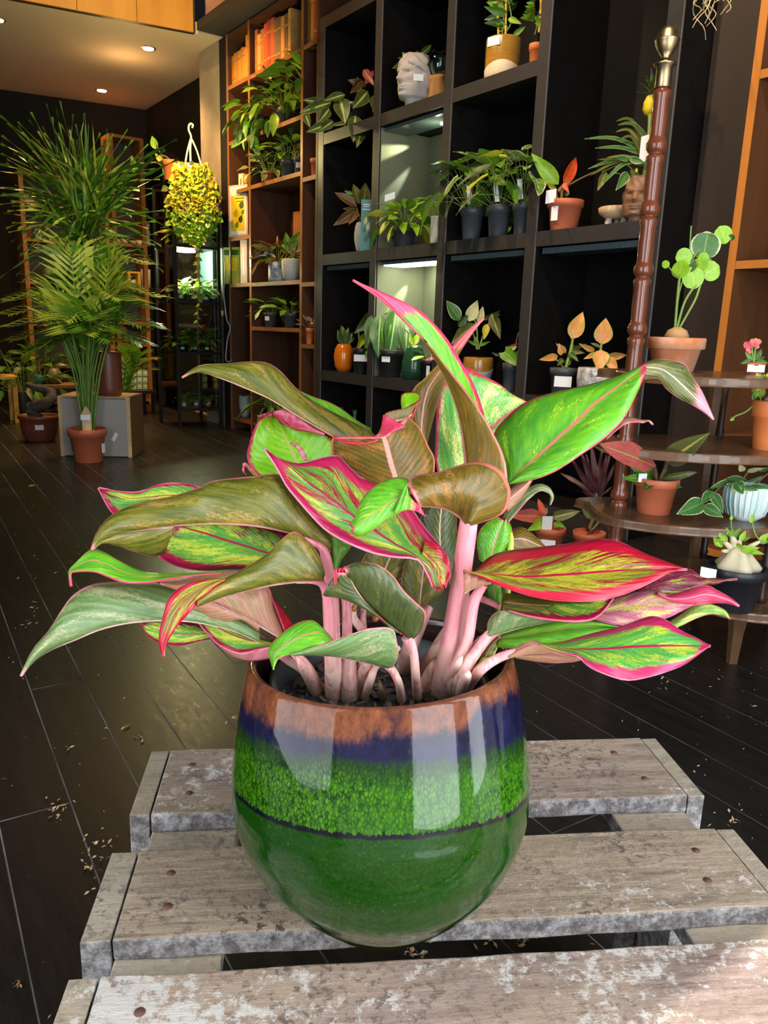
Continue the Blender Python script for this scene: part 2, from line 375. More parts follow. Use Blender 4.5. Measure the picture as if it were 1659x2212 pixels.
def foliage(root, top, n, stem, lf, mats, shape='ovate', wr=.5, elev=(20, 75), droop=35, spread=.02, curl=.15, fold=.25, seed=1, smat='stem', az=None, sr=.0022, pitch=None, one=True):
    """petioles fan out of the soil, each with one blade of its own object"""
    rnd = random.Random(seed); top = Vector(top); sb = MB()
    bay = None
    if top.x > 2.72:                                          # inside a shelf bay: keep clear of its sides and back
        for lo, hi in BAYS:
            if lo < top.y < hi: bay = (lo, hi)
    def keep(q):
        if bay and q.x > 2.72: q = Vector((min(q.x, 3.02), min(max(q.y, bay[0]+.012), bay[1]-.012), q.z))
        return q
    for i in range(n):
        a = (i*2.39996+rnd.uniform(-.3, .3)) if az is None else math.radians(rnd.uniform(*az))
        k = (i+.5)/n; e = math.radians(elev[1]-(elev[1]-elev[0])*k+rnd.uniform(-6, 6))
        s = stem*rnd.uniform(.75, 1.15)
        h = Vector((math.cos(a), math.sin(a), 0)); p0 = top+h*spread*rnd.random()
        p2 = p0+(h*math.cos(e)+Vector((0, 0, math.sin(e))))*s; p1 = (p0+p2)/2+Vector((0, 0, s*.12))
        p2 = keep(p2); p1 = keep(p1)
        sb.tube([p0, p1, p2], [sr, sr*.9, sr*.7], 5, cap=False)
        e2 = e-math.radians(droop*rnd.uniform(.6, 1.3)); l = lf*rnd.uniform(.75, 1.15)
        d = h*math.cos(e2)+Vector((0, 0, math.sin(e2))); nr = Vector((0, 0, 1))*math.cos(e2)-h*math.sin(e2)
        nr = Matrix.Rotation(rnd.uniform(-.5, .5), 3, d) @ nr
        put_leaf(root, p2, keep(p2+d*l), l*wr, leaf_mesh(shape, mats[i % len(mats)], curl, fold), nr)
    if one: sb.build('stem', M[smat], root)
# ---------------------------------------------------------------- pots
def pot_prof(style, r, h):
    if style == 'nursery': return [(r*.70, 0), (r*.72, h*.02), (r*.90, h*.76), (r*.99, h*.77), (r, h*.985), (r*.97, h), (r*.92, h*.985), (r*.88, h*.9)]
    if style == 'clay': return [(r*.66, 0), (r*.68, h*.02), (r*.86, h*.66), (r*.99, h*.68), (r, h*.97), (r*.96, h), (r*.88, h*.97), (r*.84, h*.86)]
    if style == 'cyl': return [(r*.86, 0), (r*.97, h*.05), (r, h*.16), (r, h*.96), (r*.97, h), (r*.92, h*.97), (r*.90, h*.88)]
    if style == 'bulb': return [(r*.62, 0), (r*.80, h*.10), (r*.98, h*.42), (r, h*.60), (r*.92, h*.85), (r*.80, h*.98), (r*.76, h), (r*.72, h*.97), (r*.72, h*.86)]
    if style == 'egg': return [(r*.55, 0), (r*.78, h*.12), (r*.96, h*.45), (r, h*.72), (r*.97, h*.97), (r*.94, h), (r*.90, h*.96), (r*.90, h*.88)]
    return [(r*.70, 0), (r*.85, h*.2), (r*.95, h*.6), (r*.96, h*.84), (r*1.05, h*.86), (r*1.05, h), (r*.97, h), (r*.92, h*.9)]   # bowl
def tocam(p): v = CAM-Vector(p); v.z = 0; return v.normalized()
POT = {}
def label_on(root, p, r, h, w, hh, ang=0, mat='white', name='price_label'):
    f = Matrix.Rotation(math.radians(ang), 3, 'Z') @ tocam(p); s = Vector((0, 0, 1)).cross(f)
    return MB().box(Vector(p)+f*(r+.0015)+Vector((0, 0, h)), (w, .002, hh), (s, f, Vector((0, 0, 1)))).build(name, M[mat], POT.get(root, root))
def potted(name, label, p, wpx, hpx, style, mat, group=None, soil=True, cat='plant', lab=None, pot_name='pot'):
    """a pot standing at p, its size given as it measures in the photograph"""
    d = dep(Vector(p)+Vector((0, 0, .08))); r = wpx/2*d/F; h = hpx*d/F
    root = thing(name, p, label, cat, group)
    POT[root] = MB().lathe(p, pot_prof(style, r, h), 24).build(pot_name, M[mat], root)
    if soil: MB().lathe(p, [(0, h*.885), (r*.5, h*.90), (r*.90, h*.875)], 20).build('soil', M['soil'], root)
    if lab: label_on(root, p, r*(.88 if style in ('nursery', 'clay') else .98), h*lab[0], r*lab[1], h*lab[2], lab[3] if len(lab) > 3 else 0)
    return root, r, h, d
# ---------------------------------------------------------------- the room
def floor_mat():
    m, nt, b = _mat('worn_black_floorboard')
    c = coords(nt, 'Object', (7, .8, 7)); oi = N(nt, 'ObjectInfo')
    o3 = coords(nt, 'Object', (1, 1, 1)); ad = N(nt, 'VectorMath', operation='ADD'); L(nt, o3, ad.inputs[0])
    cr = N(nt, 'CombineXYZ'); L(nt, mth(nt, 'MULTIPLY', oi.outputs['Random'], 50), cr.inputs[0]); L(nt, cr.outputs[0], ad.inputs[1])
    g = nz(nt, c, 5, 6, .7)
    base = ramp(nt, g, ((.3, (.010, .0085, .008)), (.7, (.022, .018, .016))))
    mp = N(nt, 'Mapping'); mp.inputs[3].default_value = (14, 3, 1); L(nt, ad.outputs[0], mp.inputs[0])
    sc = nz(nt, mp.outputs[0], 6, 8, .75); sp = nz(nt, ad.outputs[0], 48, 3, .6)
    col = mix(nt, mth(nt, 'MULTIPLY', sstep(nt, sc, .60, .76), .35), base, (.16, .145, .135))
    col = mix(nt, mth(nt, 'MULTIPLY', sstep(nt, sp, .70, .76), .6), col, (.22, .20, .18))
    L(nt, col, b.inputs['Base Color'])
    L(nt, mth(nt, 'MULTIPLY_ADD', sc, .5, .08), b.inputs['Roughness']); b.inputs['Specular IOR Level'].default_value = .45
    bump(nt, b, g, .12, .001); return m
M['plank'] = floor_mat()
fl = struct('floor', MB().bb((-2.2, -.1, -.06), (3.12, 9.9, -.0014)), M['grout'])
pa = math.atan(.07); pX = Vector((math.cos(pa), -math.sin(pa), 0)); pY = Vector((math.sin(pa), math.cos(pa), 0))
_pm = {}
rnd = random.Random(3)
for k in range(-7, 25):
    y = -.08-rnd.uniform(0, 1.5)
    while y < 9.6:
        ln = rnd.choice((1.8, 2.4, 2.9))
        a, b_ = max(y, -.07), min(y+ln, 9.5)
        p = pX*(.186+.118*(k+.5))+pY*((a+b_)/2)
        if b_-a > .2 and p.x < 3.02:
            key = round(b_-a, 2)
            if key not in _pm:
                _pm[key] = MB().box((0, 0, -.010), (.1150, b_-a-.004, .02), (pX, pY, Vector((0, 0, 1)))).mesh('plank'); _pm[key].materials.append(M['plank'])
            o = bpy.data.objects.new('plank', _pm[key]); COL.objects.link(o); o.parent = fl
            o.location = p-ORG[fl]+Vector((0, 0, -rnd.uniform(0, .0006)))
        y += ln
struct('wall_right', MB().bb((3.12, -.15, 0), (3.2, 9.2, 3.9)).bb((3.0, 6.53, 0), (3.12, 8.9, 2.97)), M['wallblack'])
BS = -.2    # the rear wall runs a little askew
def rearwall(x): return 8.53+BS*(x-3.025)
_b = MB(); vs = [(3.1, rearwall(3.1), 0), (-3, rearwall(-3), 0), (-3, rearwall(-3)+.1, 0), (3.1, rearwall(3.1)+.1, 0)]
_b.add(vs+[(x, y, 2.97) for x, y, z in vs], [(0, 1, 5, 4), (1, 2, 6, 5), (2, 3, 7, 6), (3, 0, 4, 7), (4, 5, 6, 7)])
struct('wall_back', _b, M['wallblack'])
struct('wall_left', MB().bb((-1.2, -.15, 2.4), (-1.1, 9.8, 3.9)).bb((-1.2, 1.38, 0), (-1.1, 9.8, 2.4)).bb((-1.2, -.15, 0), (-1.1, -.10, 2.4)), M['wallblack'])
struct('pavement', MB().bb((-6, -6, -.06), (7, -.1005, -.004)), plain('pale_pavement', (.42, .41, .39), .8, col2=(.34, .33, .31), scale=5))
struct('ceiling', MB().bb((-2.2, -.15, 3.9), (3.2, 7.4, 4.0)), M['wallblack'])
def fas(x): return 6.10+-.19*(x-2.745)
_b = MB(); q = [(3.12, fas(3.12)), (-3, fas(-3)), (-3, rearwall(-3)+.1), (3.12, rearwall(3.12)+.1)]
_b.add([(x, y, 2.97) for x, y in q]+[(x, y, 3.05) for x, y in q], [(0, 1, 2, 3), (7, 6, 5, 4), (0, 4, 5, 1)])
struct('ceiling_rear', _b, M['ceil'])
fa = struct('trim_1', MB().add([(2.55, fas(2.55)-.02, 2.965), (-3, fas(-3)-.02, 2.965), (-3, fas(-3)+.02, 2.965), (2.55, fas(2.55)+.02, 2.965), (2.55, fas(2.55)-.02, 3.9), (-3, fas(-3)-.02, 3.9), (-3, fas(-3)+.02, 3.9), (2.55, fas(2.55)+.02, 3.9)],
    [(0, 4, 5, 1), (0, 1, 2, 3), (3, 2, 6, 7), (0, 3, 7, 4)]), M['blackedge'])
for k in range(14):                                             # the amber boards of the fascia
    x1 = 2.53-.4*k; x0 = x1-.396
    b = MB(); y1, y0 = fas(x1)-.022, fas(x0)-.022
    b.add([(x0, y0-.018, 2.965), (x1, y1-.018, 2.965), (x1, y1, 2.965), (x0, y0, 2.965), (x0, y0-.018, 3.88), (x1, y1-.018, 3.88), (x1, y1, 3.88), (x0, y0, 3.88)],
          [(0, 1, 5, 4), (1, 2, 6, 5), (3, 2, 1, 0), (0, 4, 7, 3), (4, 5, 6, 7)])
    b.build('panel', M['orangeply'], fa)
struct('pillar', MB().bb((2.75, 6.14, 0), (3.12, 6.53, 2.965)), M['pillar'])
struct('pillar_panel', MB().bb((2.75, 5.97, 0), (3.12, 6.139, 2.965)), M['wallblack'])
ld = struct('ledge', MB().bb((2.545, 1.4, 2.972), (3.12, 6.07, 3.03)), M['ledgem'])
# shop front: open doorway behind the camera with side posts and header, plus an added slab that limits the sun
wf = struct('wall_front', MB().bb((-2.2, -.15, 2.55), (3.12, -.1, 3.9)).bb((2.7, -.15, 0), (3.12, -.1, 2.55)), M['wallblack'])
MB().bb((-2.2, -.36, 2.50), (3.2, -.1505, 2.56)).build('sun_limit_slab', M['wallblack'], wf)  # added unseen slab that cuts off the sun over the crate
for x in (1.30,): MB().bb((x-.05, -.15, 0), (x+.05, -.1, 2.55)).build('post', M['wallblack'], wf)
# downlights in the low ceiling
for px, py in ((320, 104), (220, 195), (-6, 42)):
    p = onz(px, py, 2.97)
    t = thing('downlight', (p.x, p.y, 2.97), {320: 'round recessed downlight, the one nearer the shelves in the cream ceiling', 220: 'round recessed downlight farther back in the cream ceiling'}.get(px, 'glowing downlight at the left end of the cream ceiling'), 'light', 'downlights in the low ceiling')
    MB().lathe((p.x, p.y, 2.968), [(.045, 0), (.056, -.004), (.060, .001)], 20).build('bezel', M['brass'], t)
    MB().lathe((p.x, p.y, 2.962), [(0, 0), (.042, 0), (.043, .005)], 18).build('bulb', M['spotw'], t)
    lamp('SPOT', 'downlight_beam', (p.x, p.y, 2.95), 120, WARM, (p.x, p.y, 0), spot_size=math.radians(110), spot_blend=.7, shadow_soft_size=.04)
lamp('POINT', 'soffit_bounce_fill', (2.3, 7.0, 2.75), 5, WARM, shadow_soft_size=.15)  # added point light without a fixture, stands in for ceiling bounce
# ---------------------------------------------------------------- black shelving
FX = 2.731; BX = 3.10
bsu = thing('shelving_unit', (2.9, 3.3, 0), 'tall black open shelving of square cells along the right wall', 'shelf')
M['edgeline'] = plain('worn_edge_line', (.13, .12, .125), .5)
UP = [(1.975, 2.045), (2.64, 2.705), (3.29, 3.352), (3.923, 3.985), (4.54, 4.60)]
for a, b in UP:
    MB().bb((FX+.003, a, 0), (BX, b, 2.70)).build('upright', M['black'], bsu, .0015)
    MB().bb((FX, a, 0), (FX+.003, b, 2.70)).build('edge_band', M['blackedge'], bsu)
    MB().bb((FX-.0006, a-.0008, 0), (FX+.006, a+.0022, 2.70)).build('edge_line', M['edgeline'], bsu)
for i in range(4):
    lo, hi = UP[i][1], UP[i+1][0]
    for z in (.567, 1.307, 2.037, 2.70, .06):
        if z == 2.037 and i == 0: continue
        MB().bb((FX+.004, lo+.0006, z-.066), (BX, hi-.0006, z)).build('shelf', M['black'], bsu)
        MB().bb((FX+.001, lo+.0006, z-.066), (FX+.004, hi-.0006, z)).build('edge_band', M['blackedge'], bsu)
    MB().bb((BX+.001, lo-.02, .0), (BX+.012, hi+.02, 2.7)).build('back_panel', M['black'], bsu)
M['cellgrey'] = plain('lamplit_cell_tone', (.13, .135, .10), .6, col2=(.11, .115, .085), scale=3)  # grey green puts the lamplit look of a black cell into colour
for z0, z1 in ((1.309, 1.968), (.569, 1.238)):
    MB().bb((FX+.012, 3.915, z0), (BX-.004, 3.9222, z1)).bb((BX-.010, 3.353, z0), (BX-.003, 3.914, z1)).build('lit_tone_sheet', M['cellgrey'], bsu)  # added sheets that carry the painted lamplit tone of this cell
M['strip'] = plain('smoky_strip_glass', (.05, .075, .08), .12, col2=(.10, .13, .14), scale=30, stretch=(1, 8, 1))
for i, z in ((0, 1.24), (1, 1.24), (3, 1.24), (0, .50)):
    lo, hi = UP[i][1], UP[i+1][0]
    MB().bb((FX+.03, lo+.02, z-.030), (FX+.16, hi-.02, z-.004)).build('light_panel', M['strip'], bsu)
for z in (1.24, 1.97):
    MB().bb((FX+.03, 3.37, z-.022), (FX+.20, 3.91, z-.004)).build('light_panel', M['strip'], bsu)
MB().bb((FX+.045, 3.40, 1.24-.028), (FX+.185, 3.90, 1.24-.0225)).build('lit_tube', M['ledw'], bsu)
MB().bb((FX+.15, 3.42, 1.97-.028), (FX+.19, 3.56, 1.97-.0225)).build('lit_tube', M['ledw'], bsu)
lamp('AREA', 'shelf_tube_light', (FX+.12, 3.65, 1.205), 5.5, (.95, 1, .62), (FX+.2, 3.7, .6), shape='RECTANGLE', size=.12, size_y=.45)
lamp('SPOT', 'shelf_spot', (3.07, 3.885, 1.935), 70, (.95, 1, .50), (2.60, 3.912, 1.79), spot_size=math.radians(17), spot_blend=.7, shadow_soft_size=.006)
lamp('SPOT', 'shelf_spot', (3.07, 3.880, 1.92), 60, (.88, 1, .72), (2.72, 3.912, 1.50), spot_size=math.radians(15), spot_blend=.8, shadow_soft_size=.006)
lamp('SPOT', 'shelf_spot', (3.02, 3.880, 1.19), 26, (.95, 1, .62), (2.82, 3.914, .90), spot_size=math.radians(30), spot_blend=.8, shadow_soft_size=.006)
lamp('POINT', 'shelf_cell_fill', (FX+.12, 3.55, 1.88), 1.6, (.95, 1, .62), shadow_soft_size=.03)  # added fill inside the cell, no fixture of its own
# ---------------------------------------------------------------- brown bookcase
bk = thing('bookcase', (2.9, 5.25, 0), 'tall brown wooden bookcase holding books and small potted plants', 'bookcase')
for y in (5.945, 5.575, 4.80): MB().bb((FX+.002, y, 0), (3.06, y+.03, 2.955)).build('upright', M['brown'], bk); MB().bb((FX, y, 0), (FX+.002, y+.03, 2.955)).build('edge_band', M['edgebr'], bk)
MB().bb((FX, 4.605, 0), (3.06, 4.63, 2.955)).build('upright', M['brown'], bk)
BZ = ((5.605, 5.945, (2.60, 2.21, 1.853, 1.512, 1.162, .10)), (4.83, 5.575, (2.596, 2.20, 1.855, 1.160, .836, .10)), (4.63, 4.80, (2.60, 2.21, 1.81, 1.142, .73, .10)))
for a, b, zs in BZ:
    for z in zs:
        MB().bb((FX+.003, a+.0005, z-.028), (3.05, b-.0005, z)).build('shelf', M['brown'], bk)
        MB().bb((FX+.001, a+.0005, z-.028), (FX+.003, b-.0005, z)).build('edge_band', M['edgebr'], bk)
MB().bb((3.06, 4.61, 0), (3.075, 5.97, 2.955)).build('back_panel', M['brown'], bk)
MB().bb((FX+.004, 4.63, 2.93), (3.06, 5.945, 2.955)).build('top_board', M['brown'], bk)
# ---------------------------------------------------------------- right-hand bookcase and dark niche
rb = thing('bookcase', (2.9, 1.25, 0), 'orange brown bookcase at the right edge behind the plant stand', 'bookcase')
M['rust'] = wood('rust_brown_board', (.11, .042, .014), (.15, .058, .020), .5, 3, (6, 6, .7))
MB().bb((FX+.002, 1.642, 0), (3.06, 1.672, 2.7)).build('upright', M['rust'], rb); MB().bb((FX, 1.642, 0), (FX+.002, 1.672, 2.7)).build('edge_band', M['edgeor'], rb); MB().bb((FX, .86, 0), (3.06, .89, 2.7)).build('upright', M['rust'], rb)
for z in (1.757, 1.130, .50, .06, 2.39): MB().bb((FX+.003, .891, z-.028), (3.05, 1.641, z)).build('shelf', M['rust'], rb); MB().bb((FX+.001, .891, z-.028), (FX+.003, 1.641, z)).build('edge_band', M['edgeor'], rb)
MB().bb((3.06, .86, 0), (3.075, 1.672, 2.7)).build('back_panel', M['brown'], rb)
struct('niche_panel', MB().bb((2.93, 1.675, 0), (3.11, 1.972, 3.9)), plain('niche_dark_brown', (.030, .019, .014), .55, col2=(.024, .015, .011), scale=2))
# ---------------------------------------------------------------- crate
CA = math.radians(-29.6); c1 = Vector((math.cos(CA), math.sin(CA), 0)); c2 = Vector((-math.sin(CA), math.cos(CA), 0)); cz = Vector((0, 0, 1))
def crate_mat(name, lo, hi, paint, rot=.55):
    m, nt, b = _mat(name)
    t = N(nt, 'TexCoord'); mp = N(nt, 'Mapping'); mp.inputs[2].default_value = (0, 0, -CA); L(nt, t.outputs['Object'], mp.inputs[0])
    st = N(nt, 'Mapping'); st.inputs[3].default_value = (5, 45, 45); L(nt, mp.outputs[0], st.inputs[0])
    g = nz(nt, st.outputs[0], 2.2, 8, .75); bl = nz(nt, mp.outputs[0], 9, 5, .6); sp = nz(nt, mp.outputs[0], 70, 7, .8); fi = nz(nt, mp.outputs[0], 130, 3, .7)
    col = ramp(nt, g, ((.28, lo), (.5, tuple((x+y)/2 for x, y in zip(lo, hi))), (.74, hi)))
    col = mix(nt, mth(nt, 'MULTIPLY', sstep(nt, bl, .42, .62), .5), col, (.46, .34, .23))
    col = mix(nt, mth(nt, 'MULTIPLY', mth(nt, 'MULTIPLY', sstep(nt, fi, .50, .64), sstep(nt, nz(nt, mp.outputs[0], 5, 3, .6), .36, .62)), rot+.2), col, (.085, .065, .055))
    sm = mth(nt, 'ADD', sp, mth(nt, 'MULTIPLY_ADD', nz(nt, mp.outputs[0], 7, 2, .5), .75, -.375))
    col = mix(nt, mth(nt, 'MULTIPLY', sstep(nt, sm, paint, paint+.10), .75), col, (.70, .66, .61))
    L(nt, col, b.inputs['Base Color']); b.inputs['Roughness'].default_value = .85; b.inputs['Specular IOR Level'].default_value = .25
    # faces that do not point up are mixed toward mottled blue grey
    nm = N(nt, 'NewGeometry'); sx = N(nt, 'SeparateXYZ'); L(nt, nm.outputs['Normal'], sx.inputs[0])
    col = mix(nt, mth(nt, 'MULTIPLY', mth(nt, 'SUBTRACT', 1, sstep(nt, sx.outputs[2], .3, .75)), .8), col, mix(nt, sstep(nt, sp, .40, .64), (.055, .056, .064), (.36, .36, .38)))
    L(nt, col, b.inputs['Base Color'])
    bump(nt, b, mth(nt, 'ADD', g, mth(nt, 'MULTIPLY', fi, .8)), .7, .003); return m
M['cr1'] = crate_mat('weathered_crate_slat', (.13, .085, .065), (.50, .385, .31), .57)
M['cr2'] = crate_mat('rough_crate_slat', (.14, .10, .075), (.58, .45, .32), .64, .75)
M['cr3'] = crate_mat('painted_crate_slat', (.15, .095, .078), (.48, .36, .30), .53)
M['cr4'] = crate_mat('crate_end_grain', (.26, .21, .15), (.50, .43, .33), .66)
CT = .358
crate = thing('wooden_crate', (c1*.14+c2*.55), 'weathered grey brown wooden crate turned upside down under the green pot', 'crate')
def cbox(u0, u1, v0, v1, z0, z1, name, mat, bev=.0022, jit=.0):
    b = MB(); n = 26; vs = []
    # a slat with slightly uneven arrises
    for i in range(n+1):
        u = u0+(u1-u0)*i/n; w = [(noise.noise((u*14+k*9, v0*31, z1*7)))*jit for k in range(4)]
        for (v, z) in ((v0+w[0], z0), (v1+w[1], z0), (v1+w[2], z1), (v0+w[3], z1+w[1]*.3)):
            vs.append(c1*u+c2*v+cz*z)
    fs = [(i*4+k, (i+1)*4+k, (i+1)*4+(k+1) % 4, i*4+(k+1) % 4) for i in range(n) for k in range(4)]+[(0, 1, 2, 3), (n*4+3, n*4+2, n*4+1, n*4)]
    b.add(vs, fs); return b.build(name, M[mat], crate, bev, 2)
SL = [(.716, .842, 'cr1'), (.549, .661, 'cr2'), (.392, .512, 'cr3'), (.232, .352, 'cr1')]
for i, (v0, v1, mt) in enumerate(SL):
    dz = (0, .0, .001, 0)[i]
    cbox(-.150, .430, v0, v1, CT-.021+dz, CT+dz, 'slat', mt, jit=.0022)
    o = (0, .004, .002, 0)[i]
    cbox(-.1715-o, -.1515, v0+.001, v1-.001, .0, CT-.001+dz, 'end_board', 'cr4', jit=.0015)
    cbox(.4315, .4505, v0+.001, v1-.001, .0, CT-.002+dz, 'end_board', 'cr4', jit=.0015)
    for u in (-.112, .392):
        for v in (v0+.035, v1-.035):
            MB().lathe(c1*(u+random.uniform(-.012, .012))+c2*v+cz*(CT+dz-.0005), [(.0045, 0), (.004, .0012), (0, .0016)], 10).build('nail', M['rustn'] if 'rustn' in M else M.setdefault('rustn', plain('rusty_nail', (.16, .07, .05), .7, .2)), crate)
for u0, u1 in ((-.150, -.062), (.345, .430)):
    cbox(u0, u1, .235, .842, CT-.040, CT-.0215, 'cleat', 'cr4')
    cbox(u0, u1, .235, .842, .02, .04, 'cleat', 'cr4')
for u in (-.142, .420):
    for v in (.30, .80): cbox(u-.008, u+.008, v-.012, v+.012, .041, CT-.041, 'post', 'cr4')
# ---------------------------------------------------------------- glazed pot
PB = onz(824, 1965, CT+.0005); PR = at(822, 1420, .604); PH = PR.z-PB.z
fh = Vector((.588, .809, 0)); lt = Vector((.809, -.588, 0))
def glaze():
    m, nt, b = _mat('green_blue_copper_glaze')
    c = coords(nt, 'Object'); s = N(nt, 'SeparateXYZ'); L(nt, c, s.inputs[0]); zt = s.outputs[2]
    # the dipped bands run a little lower at the sides than in front
    z = mth(nt, 'ADD', zt, mth(nt, 'MULTIPLY', mth(nt, 'ADD', mth(nt, 'MULTIPLY', s.outputs[0], .588), mth(nt, 'MULTIPLY', s.outputs[1], .809)), .24))
    big = nz(nt, c, 16, 4, .6); fin = nz(nt, coords(nt, 'Object', (1, 1, .45)), 330, 3, .6); md = nz(nt, coords(nt, 'Object', (1, 1, .6)), 70, 6, .75)
    vo = N(nt, 'TexVoronoi', feature='DISTANCE_TO_EDGE'); vo.inputs['Scale'].default_value = 430; L(nt, coords(nt, 'Object', (1, 1, .55)), vo.inputs['Vector'])
    cell = mth(nt, 'ADD', vo.outputs['Distance'], mth(nt, 'MULTIPLY_ADD', fin, .9, -.42))
    green = ramp(nt, cell, ((.0, (.004, .022, .003)), (.10, (.012, .062, .0015)), (.24, (.030, .115, .002)), (.5, (.070, .175, .003))))
    green = mix(nt, mth(nt, 'MULTIPLY', sstep(nt, nz(nt, c, 11, 3, .6), .45, .7), .5), green, (.02, .085, .006))
    low = ramp(nt, nz(nt, c, 420, 3, .6), ((.35, (.003, .028, .001)), (.62, (.006, .042, .0015)), (.80, (.05, .10, .004))))
    low = mix(nt, mth(nt, 'MULTIPLY', sstep(nt, mth(nt, 'ADD', zt, mth(nt, 'MULTIPLY', big, .03)), .10, .04), .8), low, (.014, .022, .003))
    zl = mth(nt, 'ADD', z, mth(nt, 'MULTIPLY_ADD', big, .012, -.006)); zr = mth(nt, 'ADD', zl, mth(nt, 'MULTIPLY_ADD', fin, .010, -.005))
    col = mix(nt, sstep(nt, zr, .1365, .1378), low, green)
    ln = mth(nt, 'MULTIPLY', sstep(nt, zl, .1325, .1345), mth(nt, 'SUBTRACT', 1, sstep(nt, zr, .1370, .1382)))
    col = mix(nt, ln, col, (.003, .004, .008))
    navy = ramp(nt, md, ((.35, (.004, .004, .013)), (.7, (.011, .011, .048))))
    zn = mth(nt, 'ADD', z, mth(nt, 'MULTIPLY_ADD', md, .026, -.013))
    col = mix(nt, mth(nt, 'MULTIPLY', sstep(nt, zn, .166, .186), .85), col, (.006, .022, .006)); col = mix(nt, sstep(nt, zn, .184, .192), col, navy)
    cop = ramp(nt, md, ((.3, (.035, .016, .024)), (.46, (.115, .036, .018)), (.6, (.19, .060, .024)), (.8, (.30, .13, .08))))
    zc = mth(nt, 'ADD', z, mth(nt, 'ADD', mth(nt, 'MULTIPLY_ADD', md, .020, -.010), mth(nt, 'MULTIPLY_ADD', big, .026, -.013)))
    lat_ = mth(nt, 'ADD', mth(nt, 'MULTIPLY', s.outputs[0], .809), mth(nt, 'MULTIPLY', s.outputs[1], -.588))
    zc = mth(nt, 'SUBTRACT', zc, mth(nt, 'MULTIPLY', sstep(nt, mth(nt, 'ADD', lat_, mth(nt, 'MULTIPLY_ADD', md, .03, -.015)), .050, .068), .017))
    col = mix(nt, sstep(nt, zc, .200, .212), col, cop)
    foot = mth(nt, 'SUBTRACT', 1, sstep(nt, zt, .002, .0035)); col = mix(nt, foot, col, (.42, .16, .08))
    # the inside is dark
    L(nt, col, b.inputs['Base Color']); b.inputs['Roughness'].default_value = .10; b.inputs['Specular IOR Level'].default_value = .12; b.inputs['Coat Weight'].default_value = .42; b.inputs['Coat Roughness'].default_value = .02; b.inputs['Coat IOR'].default_value = 1.5
    rg = mth(nt, 'SINE', mth(nt, 'MULTIPLY', zt, 190))
    bump(nt, b, mth(nt, 'ADD', mth(nt, 'MULTIPLY', rg, mth(nt, 'MULTIPLY_ADD', sstep(nt, z, .12, .14), -.95, 1)), mth(nt, 'MULTIPLY', big, 1.6)), .16, .004)
    return m
_h = [0, .012, .03, .055, .08, .11, .14, .17, .2, .225, PH]
_r = [.046, .0583, .0751, .0959, .1105, .1197, .1204, .117, .1119, .1071, .1031]
outer = [(p.x, p.y) for p in cat_rom([(r, h, 0) for r, h in zip(_r, _h)], 40)]
prof = [(0, .0), (.040, 0), (.0455, .0012)]+outer[1:]+[(.1020, PH+.0022), (.0995, PH+.0032), (.0965, PH+.0022), (.0950, PH-.003), (.0952, PH-.02), (.098, PH-.05), (.100, PH-.09), (.085, .05), (.05, .02), (0, .018)]
def potfn(p, r, h, a):
    t = h/PH; c = PB.lerp(PR, t); fx, fy = r*math.cos(a), r*math.sin(a)
    q = c+fh*fx+lt*fy; q.z += -fx*math.tan(math.radians(3.4)*t)+fy*math.tan(math.radians(3.2)*t)
    q.z = max(q.z, PB.z); return q
pot = MB().lathe((0, 0, 0), prof, 96, fn=potfn)
for k_ in range(len(pot.f)):
    if k_//96 >= len(outer)+4 and k_ < 96*(len(prof)-1): pot.mi[k_] = 1
pot = pot.build('glazed_planter', [glaze(), plain('dark_inner_glaze', (.020, .011, .010), .2, col2=(.045, .022, .016), coat=.5)])
tag(pot, 'large glossy green glazed pot with navy band and copper rim on the crate', 'pot')
# ---------------------------------------------------------------- the aglaonema
SOILZ = PR.z-.036
plant = thing('potted_aglaonema', (PR.x, PR.y, SOILZ-.12), 'bushy pink-edged green aglaonema growing in the large green glazed pot', 'plant')
M['soil2'] = plain('dark_bark_soil', (.020, .013, .009), .95, col2=(.075, .052, .035), scale=110, bmp=.9)
b = MB(); n = 44
for i in range(n):
    for j in range(n):
        pass
vs = []; fs = []
for i in range(13):
    for k in range(40):
        a = 2*math.pi*k/40; r = .081*i/12; z = SOILZ+.004*noise.noise((r*math.cos(a)*90, r*math.sin(a)*90, 1))
        vs.append((PR.x+r*math.cos(a), PR.y+r*math.sin(a), z))
fs = [(i*40+k, i*40+(k+1) % 40, (i+1)*40+(k+1) % 40, (i+1)*40+k) for i in range(12) for k in range(40)]
MB().add(vs, fs, smooth=False).build('soil', M['soil2'], plant)
MB().lathe((PR.x, PR.y, SOILZ-.12), [(.0, 0), (.062, 0), (.082, .10), (.083, .136), (.0865, .137), (.0865, .140), (.0815, .140), (.080, .12)], 40).build('nursery_pot', M['grey'], plant)
b = MB(); rnd = random.Random(5)
for i in range(220):
    a, r = rnd.random()*6.28, .079*math.sqrt(rnd.random()); p = Vector((PR.x+r*math.cos(a), PR.y+r*math.sin(a), SOILZ+.003)); w = rnd.uniform(.002, .006)
    ax = Vector((rnd.uniform(-1, 1), rnd.uniform(-1, 1), rnd.uniform(-.5, .5))).normalized(); ay = ax.cross(Vector((.1, .2, 1))).normalized()
    b.box(p, (w*2, w*.7, w*.4), (ax, ay, ax.cross(ay)))
tag(b.build('bark_chip', plain('bark_chip', (.06, .04, .028), .9, col2=(.17, .13, .09), scale=50), plant), kind='stuff')
def aglo(name, green, dark, spots, edge, rib, **k): return leafy(name, green, dark, rib=rib, edge=edge, spots=spots, **k)
PINK = (.66, .03, .11); HOT = (.50, .006, .030); ROSE = (.70, .16, .22); RIM = (.72, .06, .13)
